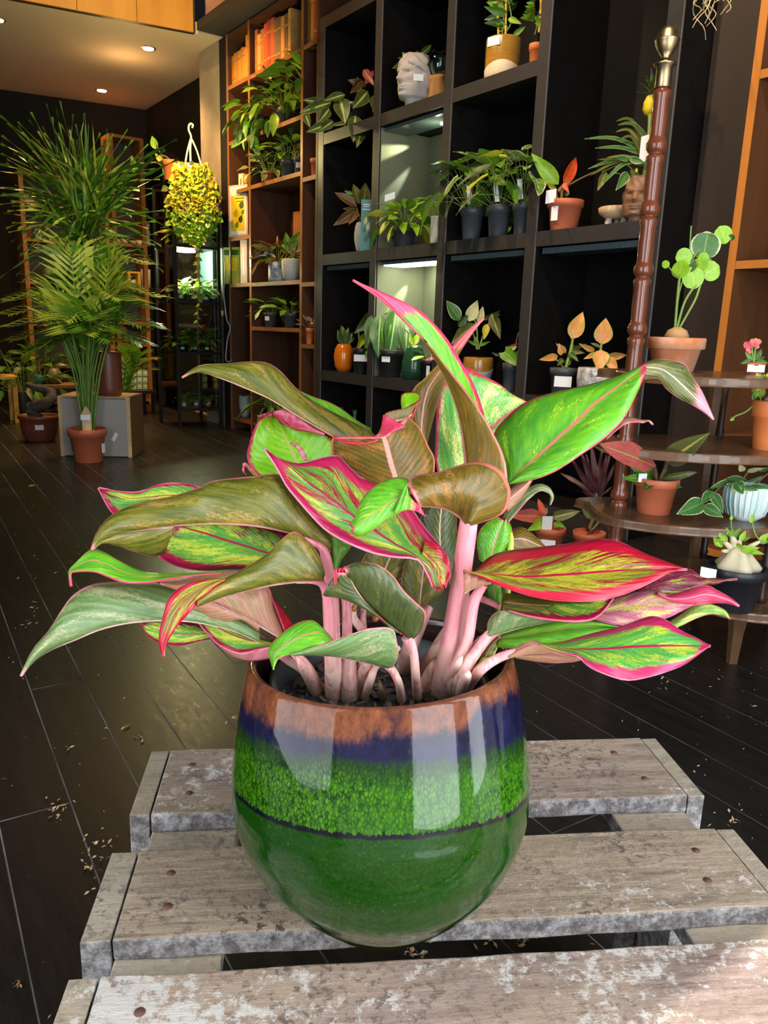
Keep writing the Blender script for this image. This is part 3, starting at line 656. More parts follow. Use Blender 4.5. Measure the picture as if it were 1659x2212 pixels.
A = {
 'g': aglo('aglaonema_green', (.15, .45, .015), (.07, .32, .025), (.50, .66, .04), PINK, (.66, .22, .16), edgew=1.02, sp_lo=.62, sp_hi=.66, rim=RIM, rimw=.96, sscale=22, rough=.3),
 'gt': aglo('aglaonema_green_pink_tip', (.16, .44, .015), (.08, .30, .02), (.50, .62, .04), (.72, .04, .13), (.72, .30, .28), edgew=.84, sp_lo=.60, sp_hi=.66, rim=RIM, rimw=.93, tipu=.74, sscale=22),
 'gy': aglo('aglaonema_yellow_flecked', (.18, .48, .04), (.08, .36, .10), (.78, .84, .22), (.60, .015, .07), (.62, .12, .12), edgew=.92, sp_lo=.50, sp_hi=.53, rim=RIM, sscale=26),
 's': aglo('aglaonema_speckled', (.13, .40, .02), (.06, .30, .07), (.58, .62, .06), (.34, .006, .045), (.36, .015, .06), edgew=.76, sp_lo=.50, sp_hi=.54, rim=(.62, .12, .20), rimw=.968, tipu=.90, sscale=24, streak=(.24, .012, .035), st_lo=.62),
 'r': aglo('aglaonema_red', (.14, .30, .02), (.26, .02, .025), (.46, .42, .03), HOT, (.46, .010, .045), edgew=.62, sp_lo=.50, sp_hi=.53, rim=(.66, .08, .15), rimw=.972, tipu=.86, sscale=24, streak=(.30, .010, .022), st_lo=.56),
 'p': aglo('aglaonema_pink', (.12, .36, .04), (.06, .25, .05), (.46, .50, .05), (.44, .012, .075), (.30, .006, .04), edgew=.68, sp_lo=.54, sp_hi=.57, rim=(.66, .24, .34), rimw=.968, tipu=.84, sscale=24, streak=(.34, .008, .04), st_lo=.58),
 'mr': aglo('aglaonema_maroon', (.24, .015, .06), (.14, .008, .035), (.40, .46, .04), (.30, .010, .05), (.34, .02, .07), edgew=.86, sp_lo=.56, sp_hi=.60, rim=(.60, .16, .24), rimw=.965, tipu=.9, sscale=20),
 'lk': aglo('aglaonema_lilac', (.46, .13, .20), (.36, .07, .13), (.50, .50, .06), (.52, .14, .26), (.55, .2, .3), edgew=.80, sp_lo=.50, sp_hi=.54, rim=(.66, .26, .36), rimw=.965, sscale=20),
 'q': aglo('aglaonema_wide_margin', (.12, .40, .025), (.05, .30, .09), (.54, .58, .05), (.50, .022, .11), (.44, .012, .06), edgew=.66, sp_lo=.54, sp_hi=.57, rim=(.70, .22, .34), rimw=.97, tipu=.90, sscale=24, streak=(.32, .012, .05), st_lo=.66),
 'e': aglo('aglaonema_pink_edge', (.66, .012, .055), (.52, .008, .035), None, (.70, .05, .11), (.72, .2, .25), edgew=.95),
}
A['gl'] = aglo('aglaonema_lime_backlit', (.26, .62, .008), (.17, .50, .012), (.50, .72, .03), (.40, .008, .05), (.45, .50, .10), edgew=.93, sp_lo=.60, sp_hi=.64, rim=(.46, .01, .06), rimw=.95, sscale=20, tl=.32)  # brighter lime holds the backlit look of the leaf in its colour
VO = (.20, .20, .05)
U = {
 'o': aglo('aglaonema_back_olive', (.160, .150, .010), (.062, .078, .007), (.36, .23, .05), (.72, .22, .24), (.76, .40, .34), edgew=1.10, tipu=.97, ribw=.045, sp_lo=.55, sp_hi=.61, rough=.4, rim=(.66, .20, .18), rimw=.972, vein=VO, sscale=26),
 'b': aglo('aglaonema_back_brown', (.19, .105, .009), (.080, .070, .006), (.44, .18, .04), (.74, .20, .20), (.76, .34, .28), edgew=1.10, tipu=.95, ribw=.06, sp_lo=.58, sp_hi=.64, rough=.4, rim=(.68, .20, .14), rimw=.962, vein=(.28, .15, .03), sscale=26),
 'bt': aglo('aglaonema_back_brown_pink_tip', (.21, .115, .009), (.095, .078, .007), (.42, .18, .03), (.76, .13, .14), (.76, .34, .28), edgew=1.0, tipu=.70, ribw=.07, sp_lo=.58, sp_hi=.64, rough=.4, rim=(.68, .20, .14), rimw=.955, vein=(.32, .18, .03), sscale=14),
 'dt': aglo('aglaonema_back_dark_pink_tip', (.095, .105, .015), (.045, .060, .012), (.26, .20, .05), (.66, .24, .30), (.66, .42, .34), edgew=.98, ribw=.06, tipu=.88, sp_lo=.56, sp_hi=.62, rough=.35, rim=(.66, .22, .24), rimw=.93, vein=(.14, .16, .05), sscale=24),
 'd': aglo('aglaonema_back_dark', (.075, .095, .022), (.035, .055, .016), (.18, .15, .05), (.68, .22, .22), (.62, .40, .26), edgew=1.10, ribw=.045, sp_lo=.60, sp_hi=.68, rough=.35, rim=(.60, .16, .16), rimw=.965, vein=(.12, .15, .05), sscale=24),
 'm': aglo('aglaonema_back_mint', (.15, .24, .075), (.08, .16, .04), (.38, .36, .19), (.72, .30, .32), (.80, .52, .48), edgew=1.06, tipu=.97, ribw=.04, sp_lo=.54, sp_hi=.60, rough=.4, rim=(.66, .26, .26), rimw=.955, vein=(.25, .32, .14), sscale=26),
 'kr': aglo('aglaonema_back_crimson', (.58, .05, .12), (.46, .02, .07), None, (.72, .12, .2), (.74, .3, .34), rim=(.74, .14, .22), rimw=.95),
 'k': aglo('aglaonema_back_pink', (.50, .21, .15), (.36, .16, .08), (.30, .20, .07), (.74, .22, .28), (.82, .52, .48), edgew=1.02, ribw=.06, sp_lo=.54, sp_hi=.62, rough=.4, rim=(.74, .22, .28), rimw=.94, vein=(.6, .34, .26), sscale=10),
}
D0 = .612
def patch(b, face, lines, u0=0., u1=1., bulge=.004, nu=28, nv=6, wave=.0010):
    """lines: [(v, [(px,py)...], depth at start mm, depth at end mm[, mid mm])]; face 'U' shows its upper side to the photographer, 'D' its back"""
    rows = []
    for ln in lines:
        v, pts, da, db = ln[:4]; dm = ln[4] if len(ln) > 4 else (da+db)/2
        c = cat_rom([(x, y, 0) for x, y in pts], nu+1)
        rows.append((v, [at(p.x, p.y, D0+((1-t)**2*da+2*t*(1-t)*(2*dm-(da+db)/2)+t*t*db)/1000) for p, t in zip(c, [i/nu for i in range(nu+1)])]))
    segs = len(rows)-1; vs = []; uv = []; cols = nv*segs+1
    for i in range(nu+1):
        t = i/nu
        for j in range(cols):
            k = min(j//nv, segs-1); q = j/nv-k
            p = rows[k][1][i].lerp(rows[k+1][1][i], q); v = rows[k][0]*(1-q)+rows[k+1][0]*q
            tc = (CAM-p).normalized(); wv = bulge*math.sin(math.pi*q)+wave*math.sin(t*23+v*3)*abs(v)**2
            vs.append(p+tc*wv); uv.append((u0+(u1-u0)*t, (max(-1, min(1, v))+1)/2))
    fs = [(i*cols+j, i*cols+j+1, (i+1)*cols+j+1, (i+1)*cols+j) for i in range(nu) for j in range(cols-1)]
    # orient: normals towards the camera for U, away for D
    s = 0
    for f in fs:
        a_, b_, c_ = vs[f[0]], vs[f[1]], vs[f[2]]; nrm = (b_-a_).cross(c_-a_); s += nrm.dot(CAM-a_)
    if (s > 0) != (face == 'U'): fs = [f[::-1] for f in fs]
    b.add(vs, fs, uv, smooth=True); return b
def aleaf(mu, md, patches, lab=None):
    b = MB()
    for p in patches: patch(b, *p[:2], **(p[2] if len(p) > 2 else {}))
    o = b.build('leaf', [A[mu], U[md]], plant)
    s = o.modifiers.new('thickness', 'SOLIDIFY'); s.thickness = .0011; s.offset = -.5; s.material_offset = 1
    if lab: o['label'] = lab
    return o
# tall leaf over the middle, folded along its midrib
aleaf('gt', 'bt', [
 ('D', [(0, [(1008, 1060), (1003, 985), (993, 910), (975, 848), (945, 783), (905, 722), (860, 678), (810, 636), (762, 605)], -6, -60), (1, [(1098, 1060), (1090, 990), (1058, 922), (1025, 870), (980, 812), (930, 750), (873, 692), (815, 641), (762, 605)], -28, -60)], dict(bulge=.003)),
 ('U', [(0, [(1008, 1060), (1003, 985), (993, 910), (975, 848), (945, 783), (905, 722), (860, 678), (810, 636), (762, 605)], -6, -60), (-1, [(1040, 1000), (1050, 930), (1041, 880), (1022, 828), (998, 785), (962, 727), (908, 672), (845, 640), (762, 605)], 25, -60)], dict(bulge=.001)),
], 'tall leaf with bright pink tip rising over the middle')
# curled leaf in front of the main stem
aleaf('g', 'b', [
 ('D', [(0, [(1008, 1132), (986, 1113), (960, 1099), (930, 1094), (907, 1094)], -88, -118), (.6, [(1012, 1130), (1030, 1080), (1010, 1064), (970, 1058), (925, 1062), (893, 1072)], -112, -126), (1, [(1016, 1134), (1062, 1120), (1090, 1103), (1101, 1070), (1098, 1048), (1085, 1022), (1060, 1005), (1030, 999), (994, 1006), (950, 1021), (913, 1026), (890, 1034), (880, 1048)], -90, -118)], dict(bulge=.003)),
 ('U', [(.99, [(882, 1036), (857, 1031), (826, 1040), (795, 1062), (776, 1090), (767, 1118), (754, 1132)], -112, -122), (.15, [(884, 1060), (862, 1070), (838, 1082), (815, 1098), (795, 1112), (775, 1132), (765, 1145)], -122, -130), (-.99, [(884, 1084), (868, 1104), (840, 1121), (812, 1141), (787, 1155), (772, 1158), (757, 1148)], -122, -126)], dict(bulge=.002)),
 ('U', [(.9, [(880, 1044), (881, 1062), (890, 1078), (906, 1092), (919, 1116)], -127, -122), (.75, [(852, 1112), (868, 1104), (886, 1102), (902, 1106), (919, 1116)], -128, -122)], dict(bulge=.0, u0=.9)),
], 'front leaf curled over so its brown back and green face both show')
# long leaf reaching to the upper left
aleaf('g', 'o', [
 ('D', [(0, [(810, 990), (760, 966), (722, 946), (646, 902), (584, 864), (521, 836), (474, 817), (430, 803), (393, 816)], 20, 0), (1, [(840, 965), (803, 936), (772, 917), (709, 886), (646, 846), (600, 798), (560, 782), (490, 787), (432, 791), (393, 816)], 34, 0, 24)]),
 ('U', [(.55, [(803, 935), (772, 918), (740, 902), (709, 886), (672, 864), (646, 845)], 38, 30), (1, [(800, 925), (772, 909), (740, 885), (709, 868), (678, 858), (646, 844)], 46, 36)], dict(bulge=0)),
], 'long olive leaf with pink tip reaching out to the upper left')
# brown-backed leaf in the centre with a rolled red margin
aleaf('e', 'b', [
 ('D', [(1, [(800, 1085), (755, 1040), (722, 992), (716, 965), (719, 944)], -22, -46), (0, [(861, 1062), (853, 1028), (845, 1000), (836, 965), (829, 943)], -40, -62), (-1, [(925, 1075), (938, 1000), (924, 964), (907, 928), (881, 900)], -20, -34)]),
 ('U', [(.8, [(718, 945), (745, 956), (770, 958), (795, 957), (815, 950), (832, 940), (855, 929), (876, 921)], -47, -52, -60), (1, [(719, 942), (745, 946), (770, 948), (795, 948), (814, 940), (823, 924), (826, 910), (828, 896)], -46, -40)], dict(bulge=.001, u0=.9)),
 ('D', [(.5, [(826, 912), (832, 894), (848, 887), (868, 883), (890, 876), (904, 866), (908, 856)], -42, -20), (-.3, [(828, 925), (840, 930), (862, 924), (877, 921), (884, 912), (890, 905), (900, 880)], -44, -26)], dict(bulge=-.003)),
], 'broad brown backed leaf in the centre with rolled hot pink margin')
aleaf('gl', 'b', [('U', [(1, [(868, 882), (866, 866), (869, 851), (885, 847), (903, 850), (908, 858)], -8, -14), (.2, [(870, 884), (876, 880), (884, 876), (895, 870), (904, 864), (907, 860)], -20, -20)], dict(bulge=0)),
 ], 'small curled pink leaf edge above the central leaf')
# leaf behind with a pink spike
aleaf('e', 'bt', [('D', [(-1, [(905, 960), (884, 900), (893, 845), (919, 818), (950, 785), (975, 752), (1010, 716), (1045, 687)], 34, 18), (.1, [(915, 965), (915, 910), (925, 850), (945, 812), (968, 780), (985, 752), (1015, 718), (1045, 687)], 18, 16), (1, [(921, 960), (934, 905), (947, 862), (962, 820), (985, 775), (1000, 748), (1025, 712), (1045, 687)], 26, 18)]),
 ('D', [(1, [(917, 778), (930, 772), (945, 770)], 20, 22), (.9, [(917, 778), (932, 778), (946, 776)], 20, 22)], dict(bulge=0, u0=.9))], 'narrow leaf behind the tall one ending in a pink spike')
# big yellow-flecked leaf facing the light
aleaf('gy', 'o', [('U', [(-1, [(952, 1060), (941, 990), (942, 944), (944, 880), (958, 822), (1003, 794), (1036, 808), (1078, 829), (1106, 851), (1142, 869)], 46, 62), (0, [(995, 1060), (1005, 1010), (1022, 980), (1042, 950), (1064, 925), (1088, 902), (1114, 884), (1142, 869)], 52, 60), (1, [(1040, 1070), (1065, 1030), (1090, 1000), (1115, 960), (1134, 910), (1142, 869)], 44, 60)], dict(bulge=.005))], 'broad leaf flecked with pale yellow behind the tall leaf')
# big green leaf to the right with its tip folded over
aleaf('g', 'dt', [('U', [(-1, [(1096, 1045), (1075, 1000), (1066, 944), (1088, 908), (1136, 869), (1195, 848), (1280, 829), (1347, 808), (1396, 783)], -10, -26, 8), (0, [(1098, 1044), (1125, 1018), (1155, 993), (1197, 956), (1240, 917), (1288, 870), (1330, 838), (1365, 812), (1397, 790)], -18, -30, -22), (1, [(1100, 1046), (1130, 1041), (1165, 1033), (1205, 1016), (1252, 985), (1305, 948), (1345, 908), (1370, 862), (1390, 818)], -18, -30, -36)], dict(bulge=.005)),
 ('D', [(-1, [(1396, 783), (1427, 777), (1455, 780), (1478, 787), (1493, 813), (1516, 848), (1541, 906)], -27, 4), (0, [(1394, 793), (1425, 797), (1450, 812), (1472, 832), (1495, 855), (1520, 880), (1541, 906)], -31, 4, -16), (1, [(1390, 818), (1423, 817), (1436, 836), (1460, 856), (1488, 870), (1518, 888), (1541, 906)], -29, 4)], dict(u0=.55, bulge=.002))], 'large bright green leaf to the right with folded drooping tip')
aleaf('e', 'k', [('D', [(1, [(1310, 945), (1335, 915), (1352, 902), (1385, 908), (1402, 909), (1410, 917)], 10, 22), (-1, [(1310, 950), (1338, 925), (1360, 914), (1385, 913), (1400, 911), (1410, 917)], 0, 22)], dict(bulge=.001, u0=.6))], 'thin curled pink leaf tip under the large green leaf')
aleaf('g', 'm', [('D', [(1, [(1085, 1122), (1110, 1080), (1140, 1056), (1165, 1046), (1186, 1054), (1195, 1072), (1189, 1090)], 20, 34), (-1, [(1098, 1130), (1122, 1102), (1145, 1076), (1165, 1062), (1180, 1063), (1189, 1073), (1188, 1090)], 10, 34)], dict(bulge=.001))], 'narrow grey green leaf curling like a hook at right of the stem')
aleaf('e', 'k', [('D', [(1, [(1090, 1070), (1110, 1052), (1135, 1038), (1155, 1025)], 12, 24), (-1, [(1095, 1105), (1115, 1085), (1135, 1060), (1155, 1026)], 8, 24)])])
# red and pink leaf crossing the middle
aleaf('p', 'k', [('U', [(1, [(968, 1262), (973, 1225), (957, 1187), (918, 1140), (880, 1088), (816, 1042), (778, 1030), (742, 994), (728, 983), (693, 989), (653, 1001), (625, 998), (593, 986), (571, 969)], -40, -70, -40), (0, [(950, 1268), (930, 1226), (888, 1196), (850, 1175), (813, 1150), (766, 1118), (734, 1093), (700, 1067), (662, 1040), (631, 1012), (600, 989), (571, 969)], -58, -70, -72), (-1, [(934, 1268), (923, 1240), (902, 1208), (850, 1203), (803, 1194), (756, 1175), (709, 1149), (678, 1120), (646, 1083), (618, 1048), (599, 1012), (571, 969)], -62, -70, -84)], dict(bulge=-.003, u0=.0))], 'red and pink streaked leaf crossing the middle with pointed tip')
aleaf('r', 'k', [('U', [(1, [(918, 1165), (948, 1180), (970, 1210), (972, 1245), (962, 1268)], -48, -56), (-.2, [(912, 1195), (930, 1215), (945, 1235), (945, 1258), (955, 1270)], -58, -58), (-1, [(905, 1208), (922, 1225), (924, 1246), (930, 1262), (948, 1276)], -52, -58)], dict(bulge=-.002))], 'small crimson curled leaf end beside the main stem')
# bright green cupped leaf at upper left
aleaf('gl', 'kr', [('U', [(-1, [(610, 1062), (566, 1036), (542, 1008), (534, 986), (540, 954), (554, 918), (572, 898), (589, 889)], 14, 34), (0, [(650, 1032), (640, 996), (629, 970), (618, 948), (608, 925), (599, 907), (592, 893)], 24, 42), (1, [(735, 1005), (727, 975), (722, 950), (700, 936), (662, 932), (631, 925), (605, 905), (591, 891)], 10, 38)], dict(bulge=-.004)),
 ('D', [(1, [(588, 889), (615, 885), (637, 894), (662, 913), (702, 938)], 36, 16), (.6, [(594, 904), (612, 916), (631, 925), (662, 931), (702, 940)], 44, 18)], dict(bulge=.002, u0=.8)),
 ('D', [(1, [(556, 899), (572, 893), (590, 887)], 30, 38), (.7, [(556, 899), (575, 902), (591, 896)], 30, 38)], dict(bulge=0, u0=.9)),
 ('D', [(1, [(560, 1030), (540, 1010), (528, 1000), (524, 1012), (530, 1026)], 12, 6), (.8, [(548, 1026), (538, 1016), (531, 1008), (528, 1014), (532, 1027)], 8, 6)], dict(bulge=0, u0=.9))], 'bright lime green cupped leaf with crimson margin at upper left')
aleaf('e', 'k', [('D', [(1, [(628, 957), (642, 960), (655, 974), (664, 994)], 4, 2), (.6, [(628, 957), (638, 964), (648, 977), (656, 995)], 4, 2)], dict(bulge=.001, u0=.9))])
# long leaf to the left, back towards us
aleaf('s', 'o', [('D', [(0, [(715, 1192), (650, 1160), (600, 1146), (540, 1136), (470, 1132), (400, 1134), (330, 1141), (270, 1151), (225, 1164), (198, 1188)], -58, -112), (1, [(716, 1150), (692, 1115), (655, 1068), (606, 1027), (540, 1031), (460, 1040), (434, 1054), (370, 1074), (300, 1087), (246, 1112), (212, 1148), (198, 1188)], -50, -112, -78)], dict(bulge=.007)),
 ('D', [(0, [(375, 1137), (340, 1140), (289, 1147), (250, 1156), (220, 1168), (198, 1188)], -86, -112), (-1, [(355, 1195), (325, 1200), (290, 1190), (253, 1177), (222, 1172), (198, 1188)], -66, -112)], dict(u0=.5))], 'long olive leaf with pale midrib stretching to the left')
aleaf('s', 'k', [('U', [(1, [(450, 1064), (438, 1055), (416, 1047), (380, 1043), (340, 1047), (300, 1063), (255, 1061), (213, 1054)], -46, -66), (-.4, [(450, 1095), (400, 1085), (360, 1080), (320, 1085), (280, 1085), (250, 1072), (213, 1054)], -56, -66), (-1, [(450, 1120), (400, 1122), (340, 1125), (290, 1128), (248, 1114), (225, 1082), (213, 1054)], -50, -66)], dict(bulge=-.002))], 'maroon and green leaf tip peeping over the long left leaf')
aleaf('s', 'k', [('U', [(-1, [(650, 1236), (600, 1238), (560, 1232), (506, 1229), (440, 1233), (390, 1226), (355, 1212), (336, 1192), (348, 1166), (385, 1132)], -38, -62), (0, [(660, 1218), (620, 1208), (579, 1195), (524, 1177), (480, 1163), (445, 1151), (410, 1142), (385, 1132)], -50, -66), (1, [(668, 1195), (640, 1163), (600, 1140), (540, 1128), (480, 1124), (430, 1125), (385, 1132)], -44, -62)], dict(bulge=.004))], 'yellow and maroon speckled leaf under the long left leaf')
# twisted leaf, left of the stems
aleaf('r', 'o', [('D', [(0, [(700, 1254), (662, 1256), (599, 1263), (536, 1275), (480, 1289), (425, 1309)], -66, -108), (1, [(700, 1236), (684, 1193), (655, 1160), (626, 1151), (580, 1196), (521, 1233), (474, 1258), (428, 1300)], -70, -108, -84)], dict(bulge=.006, u1=.7)),
 ('U', [(-1, [(480, 1250), (434, 1253), (391, 1268), (365, 1293), (354, 1325), (344, 1369), (345, 1398), (353, 1418)], -102, -112), (0, [(484, 1252), (450, 1264), (415, 1286), (388, 1312), (370, 1345), (356, 1385), (353, 1418)], -104, -114), (1, [(488, 1251), (460, 1272), (438, 1296), (420, 1312), (400, 1333), (383, 1352), (359, 1391), (353, 1418)], -105, -112)], dict(u0=.45, bulge=.002))], 'twisted leaf at left with hot pink drooping tip')
aleaf('g', 'k', [('U', [(1, [(480, 1232), (430, 1238), (354, 1239), (307, 1234), (260, 1213), (224, 1192), (197, 1186), (163, 1216), (148, 1236), (154, 1267)], -70, -104), (-1, [(480, 1238), (416, 1243), (362, 1251), (318, 1258), (271, 1258), (235, 1246), (203, 1235), (165, 1234), (152, 1240), (154, 1267)], -80, -104, -100)], dict(bulge=-.001))], 'slim curled green leaf at far left with hooked pink tip')
aleaf('s', 'k', [('D', [(0, [(600, 1245), (520, 1236), (440, 1244), (390, 1254), (340, 1258)], -50, -72), (1, [(600, 1262), (520, 1262), (460, 1262), (400, 1276), (350, 1262)], -56, -72)])])
aleaf('s', 'm', [('D', [(0, [(560, 1388), (500, 1362), (430, 1346), (380, 1342), (330, 1342), (270, 1348), (215, 1361), (163, 1382), (108, 1404), (72, 1428), (45, 1461)], -50, -128), (1, [(560, 1340), (470, 1300), (400, 1278), (336, 1260), (289, 1259), (224, 1260), (188, 1268), (156, 1289), (134, 1318), (108, 1362), (72, 1405), (45, 1461)], -38, -128, -86)], dict(bulge=.006))], 'long mint green backed leaf drooping to the lower left')
aleaf('r', 'k', [('D', [(0, [(612, 1388), (594, 1374), (543, 1344), (480, 1311), (435, 1290)], -44, -72), (1, [(607, 1360), (590, 1318), (577, 1268), (520, 1262), (445, 1276)], -36, -66)], dict(bulge=.003)),
 ('U', [(1, [(577, 1264), (594, 1308), (614, 1366)], -36, -38), (.8, [(583, 1284), (602, 1306), (634, 1350)], -28, -30)], dict(bulge=0, u0=.9)),
 ('D', [(0, [(560, 1354), (520, 1332), (480, 1311), (430, 1292)], -56, -72), (-1, [(560, 1366), (521, 1338), (485, 1346), (455, 1336), (415, 1312)], -46, -66)])], 'pale pink backed leaf rising left of the stems')
aleaf('s', 'k', [('U', [(1, [(596, 1388), (560, 1370), (520, 1346), (480, 1338), (445, 1326), (420, 1315)], -34, -46), (.1, [(596, 1392), (560, 1385), (515, 1372), (478, 1355), (445, 1335), (420, 1315)], -42, -48), (-1, [(596, 1394), (560, 1402), (517, 1410), (474, 1394), (448, 1369), (430, 1344), (420, 1315)], -46, -48)], dict(bulge=-.003)),
 ('D', [(1, [(474, 1393), (517, 1409), (560, 1401), (596, 1393)], -48, -46), (.7, [(474, 1395), (506, 1417), (545, 1426), (586, 1421)], -42, -38)], dict(bulge=.001, u0=.9))], 'green leaf with red spots beside the pot rim at left')
aleaf('s', 'k', [('U', [(1, [(475, 1368), (440, 1352), (395, 1343), (347, 1340), (304, 1347)], -24, -46), (-1, [(475, 1376), (434, 1384), (390, 1394), (347, 1390), (318, 1372), (304, 1347)], -30, -46)])], 'small crimson edged leaf below the drooping left leaf')
# two small leaves over the rim in front
aleaf('g', 'm', [('U', [(1, [(590, 1447), (583, 1422), (580, 1403), (595, 1381), (634, 1350), (674, 1340), (704, 1364), (720, 1383)], -92, -80), (-1, [(590, 1447), (600, 1426), (612, 1418), (629, 1414), (660, 1404), (690, 1394), (708, 1388), (722, 1384)], -98, -94)], dict(bulge=.002)),
 ('D', [(1, [(629, 1413), (665, 1402), (716, 1386), (776, 1363), (805, 1356), (846, 1357), (856, 1386), (859, 1415), (848, 1440)], -95, -60, -88), (0, [(629, 1414), (677, 1414), (725, 1418), (773, 1428), (810, 1437), (830, 1441), (848, 1441)], -95, -60)], dict(bulge=.004))], 'twisted green leaf in front hanging just above the pot rim')
aleaf('e', 'd', [('D', [(0, [(890, 1382), (839, 1350), (800, 1313), (778, 1285), (762, 1260), (748, 1236)], -56, -90), (1, [(905, 1365), (917, 1343), (918, 1320), (902, 1304), (872, 1275), (847, 1242), (818, 1221), (775, 1216), (742, 1229)], -50, -88, -84)], dict(bulge=.005)),
 ('D', [(0, [(870, 1372), (839, 1350), (800, 1313), (778, 1285), (762, 1260), (748, 1236)], -60, -90), (-1, [(850, 1362), (805, 1322), (767, 1302), (733, 1290), (698, 1284), (708, 1264), (730, 1236)], -64, -90)], dict(bulge=.003)),
 ('U', [(1, [(722, 1229), (735, 1228), (752, 1222)], -91, -90), (.9, [(725, 1266), (729, 1246), (750, 1230)], -92, -90)], dict(bulge=0, u0=.9))], 'dark grey green leaf in front of the stems with white pink tip')
# right-hand cluster
aleaf('r', 'k', [('U', [(1, [(1018, 1244), (1032, 1230), (1050, 1209), (1081, 1193), (1136, 1185), (1216, 1176), (1263, 1168), (1305, 1164), (1343, 1172), (1385, 1192), (1430, 1210), (1485, 1230)], -44, -64, -40), (0, [(1003, 1233), (1069, 1241), (1136, 1246), (1216, 1242), (1301, 1236), (1385, 1231), (1485, 1230)], -66, -64, -70), (-1, [(1001, 1232), (1039, 1248), (1090, 1270), (1153, 1290), (1216, 1299), (1280, 1299), (1330, 1290), (1377, 1273), (1419, 1252), (1450, 1236), (1485, 1230)], -62, -64, -86)], dict(bulge=.004)),
 ('D', [(-1, [(1001, 1232), (1020, 1240), (1040, 1249), (1062, 1258)], -63, -66), (0, [(1004, 1282), (1016, 1274), (1034, 1266), (1060, 1260)], -60, -66)], dict(bulge=.002, u0=.2))], 'big scarlet leaf with yellow green streaks at right')
aleaf('mr', 'k', [('U', [(1, [(1370, 1262), (1430, 1236), (1487, 1229), (1518, 1248), (1545, 1249), (1570, 1252), (1593, 1250)], -28, -44), (-1, [(1390, 1292), (1423, 1288), (1471, 1282), (1518, 1264), (1545, 1262), (1570, 1254), (1593, 1252)], -40, -44)])], 'maroon leaf at right with a dry brown tip')
aleaf('lk', 'kr', [('D', [(1, [(1420, 1278), (1437, 1289), (1471, 1281), (1521, 1265), (1548, 1276), (1578, 1293), (1596, 1309)], -48, -60), (-1, [(1420, 1284), (1450, 1297), (1490, 1306), (1520, 1304), (1548, 1301), (1575, 1303), (1596, 1309)], -52, -60)], dict(u0=.3)),
 ('U', [(1, [(1270, 1320), (1310, 1298), (1370, 1280), (1420, 1276), (1450, 1290), (1498, 1306)], -36, -52), (0, [(1270, 1330), (1330, 1315), (1390, 1300), (1440, 1296), (1498, 1306)], -46, -54), (-1, [(1275, 1336), (1330, 1350), (1380, 1348), (1437, 1336), (1470, 1321), (1498, 1307)], -48, -52)], dict(bulge=.003))], 'pink backed leaf at right with its tip turned up')
aleaf('gy', 'd', [('U', [(1, [(1440, 1346), (1470, 1328), (1497, 1309), (1531, 1304), (1566, 1318), (1577, 1338)], -20, -36), (-1, [(1450, 1360), (1471, 1352), (1504, 1336), (1530, 1328), (1555, 1328), (1577, 1338)], -26, -36)])], 'yellow green leaf at right with bluish dark edge')
aleaf('q', 'k', [('U', [(1, [(1162, 1388), (1201, 1390), (1245, 1378), (1289, 1366), (1342, 1353), (1386, 1337), (1411, 1331), (1437, 1338), (1471, 1362), (1504, 1378), (1534, 1395)], -62, -104, -78), (0, [(1165, 1392), (1210, 1402), (1252, 1403), (1302, 1402), (1370, 1397), (1437, 1395), (1504, 1395), (1534, 1395)], -80, -108), (-1, [(1170, 1395), (1215, 1412), (1250, 1419), (1268, 1438), (1295, 1452), (1351, 1470), (1398, 1464), (1444, 1450), (1482, 1433), (1534, 1395)], -84, -104, -110)], dict(bulge=.003)),
 ('D', [(1, [(1098, 1418), (1115, 1400), (1134, 1389), (1158, 1386), (1200, 1404), (1247, 1420)], -58, -82), (0, [(1100, 1420), (1140, 1412), (1184, 1411), (1215, 1418), (1248, 1422)], -66, -84)], dict(u1=.3)),
 ('D', [(-.2, [(1110, 1417), (1184, 1412), (1235, 1417), (1265, 1420)], -62, -84), (-1, [(1115, 1420), (1184, 1430), (1235, 1428), (1266, 1421)], -52, -78)], dict(u1=.3))], 'green leaf with wide pink margin at lower right')
aleaf('s', 'm', [('D', [(0, [(1050, 1376), (1090, 1366), (1136, 1353), (1195, 1341), (1230, 1336)], -52, -70), (1, [(1054, 1365), (1057, 1341), (1077, 1321), (1111, 1322), (1170, 1333), (1232, 1337)], -44, -70)], dict(bulge=.003)),
 ('U', [(.2, [(1160, 1330), (1185, 1311), (1208, 1302), (1260, 1302), (1325, 1291)], -54, -62), (1, [(1098, 1318), (1144, 1331), (1201, 1340), (1262, 1342), (1297, 1328), (1325, 1291)], -60, -62, -76)], dict(bulge=-.002))], 'folded green leaf with crimson rolled edge at right')
aleaf('g', 'd', [('U', [(1, [(1085, 1368), (1140, 1350), (1200, 1338), (1280, 1338), (1345, 1356)], -26, -48), (0, [(1080, 1380), (1140, 1370), (1200, 1360), (1270, 1354), (1345, 1356)], -34, -48), (-1, [(1070, 1398), (1120, 1400), (1180, 1392), (1260, 1378), (1345, 1357)], -30, -48)])], 'dark shaded leaf between the right-hand leaves')
aleaf('p', 'o', [('D', [(1, [(1090, 1282), (1184, 1296), (1260, 1300), (1320, 1296)], -22, -36), (-1, [(1090, 1322), (1180, 1322), (1260, 1310), (1320, 1298)], -30, -36)])])
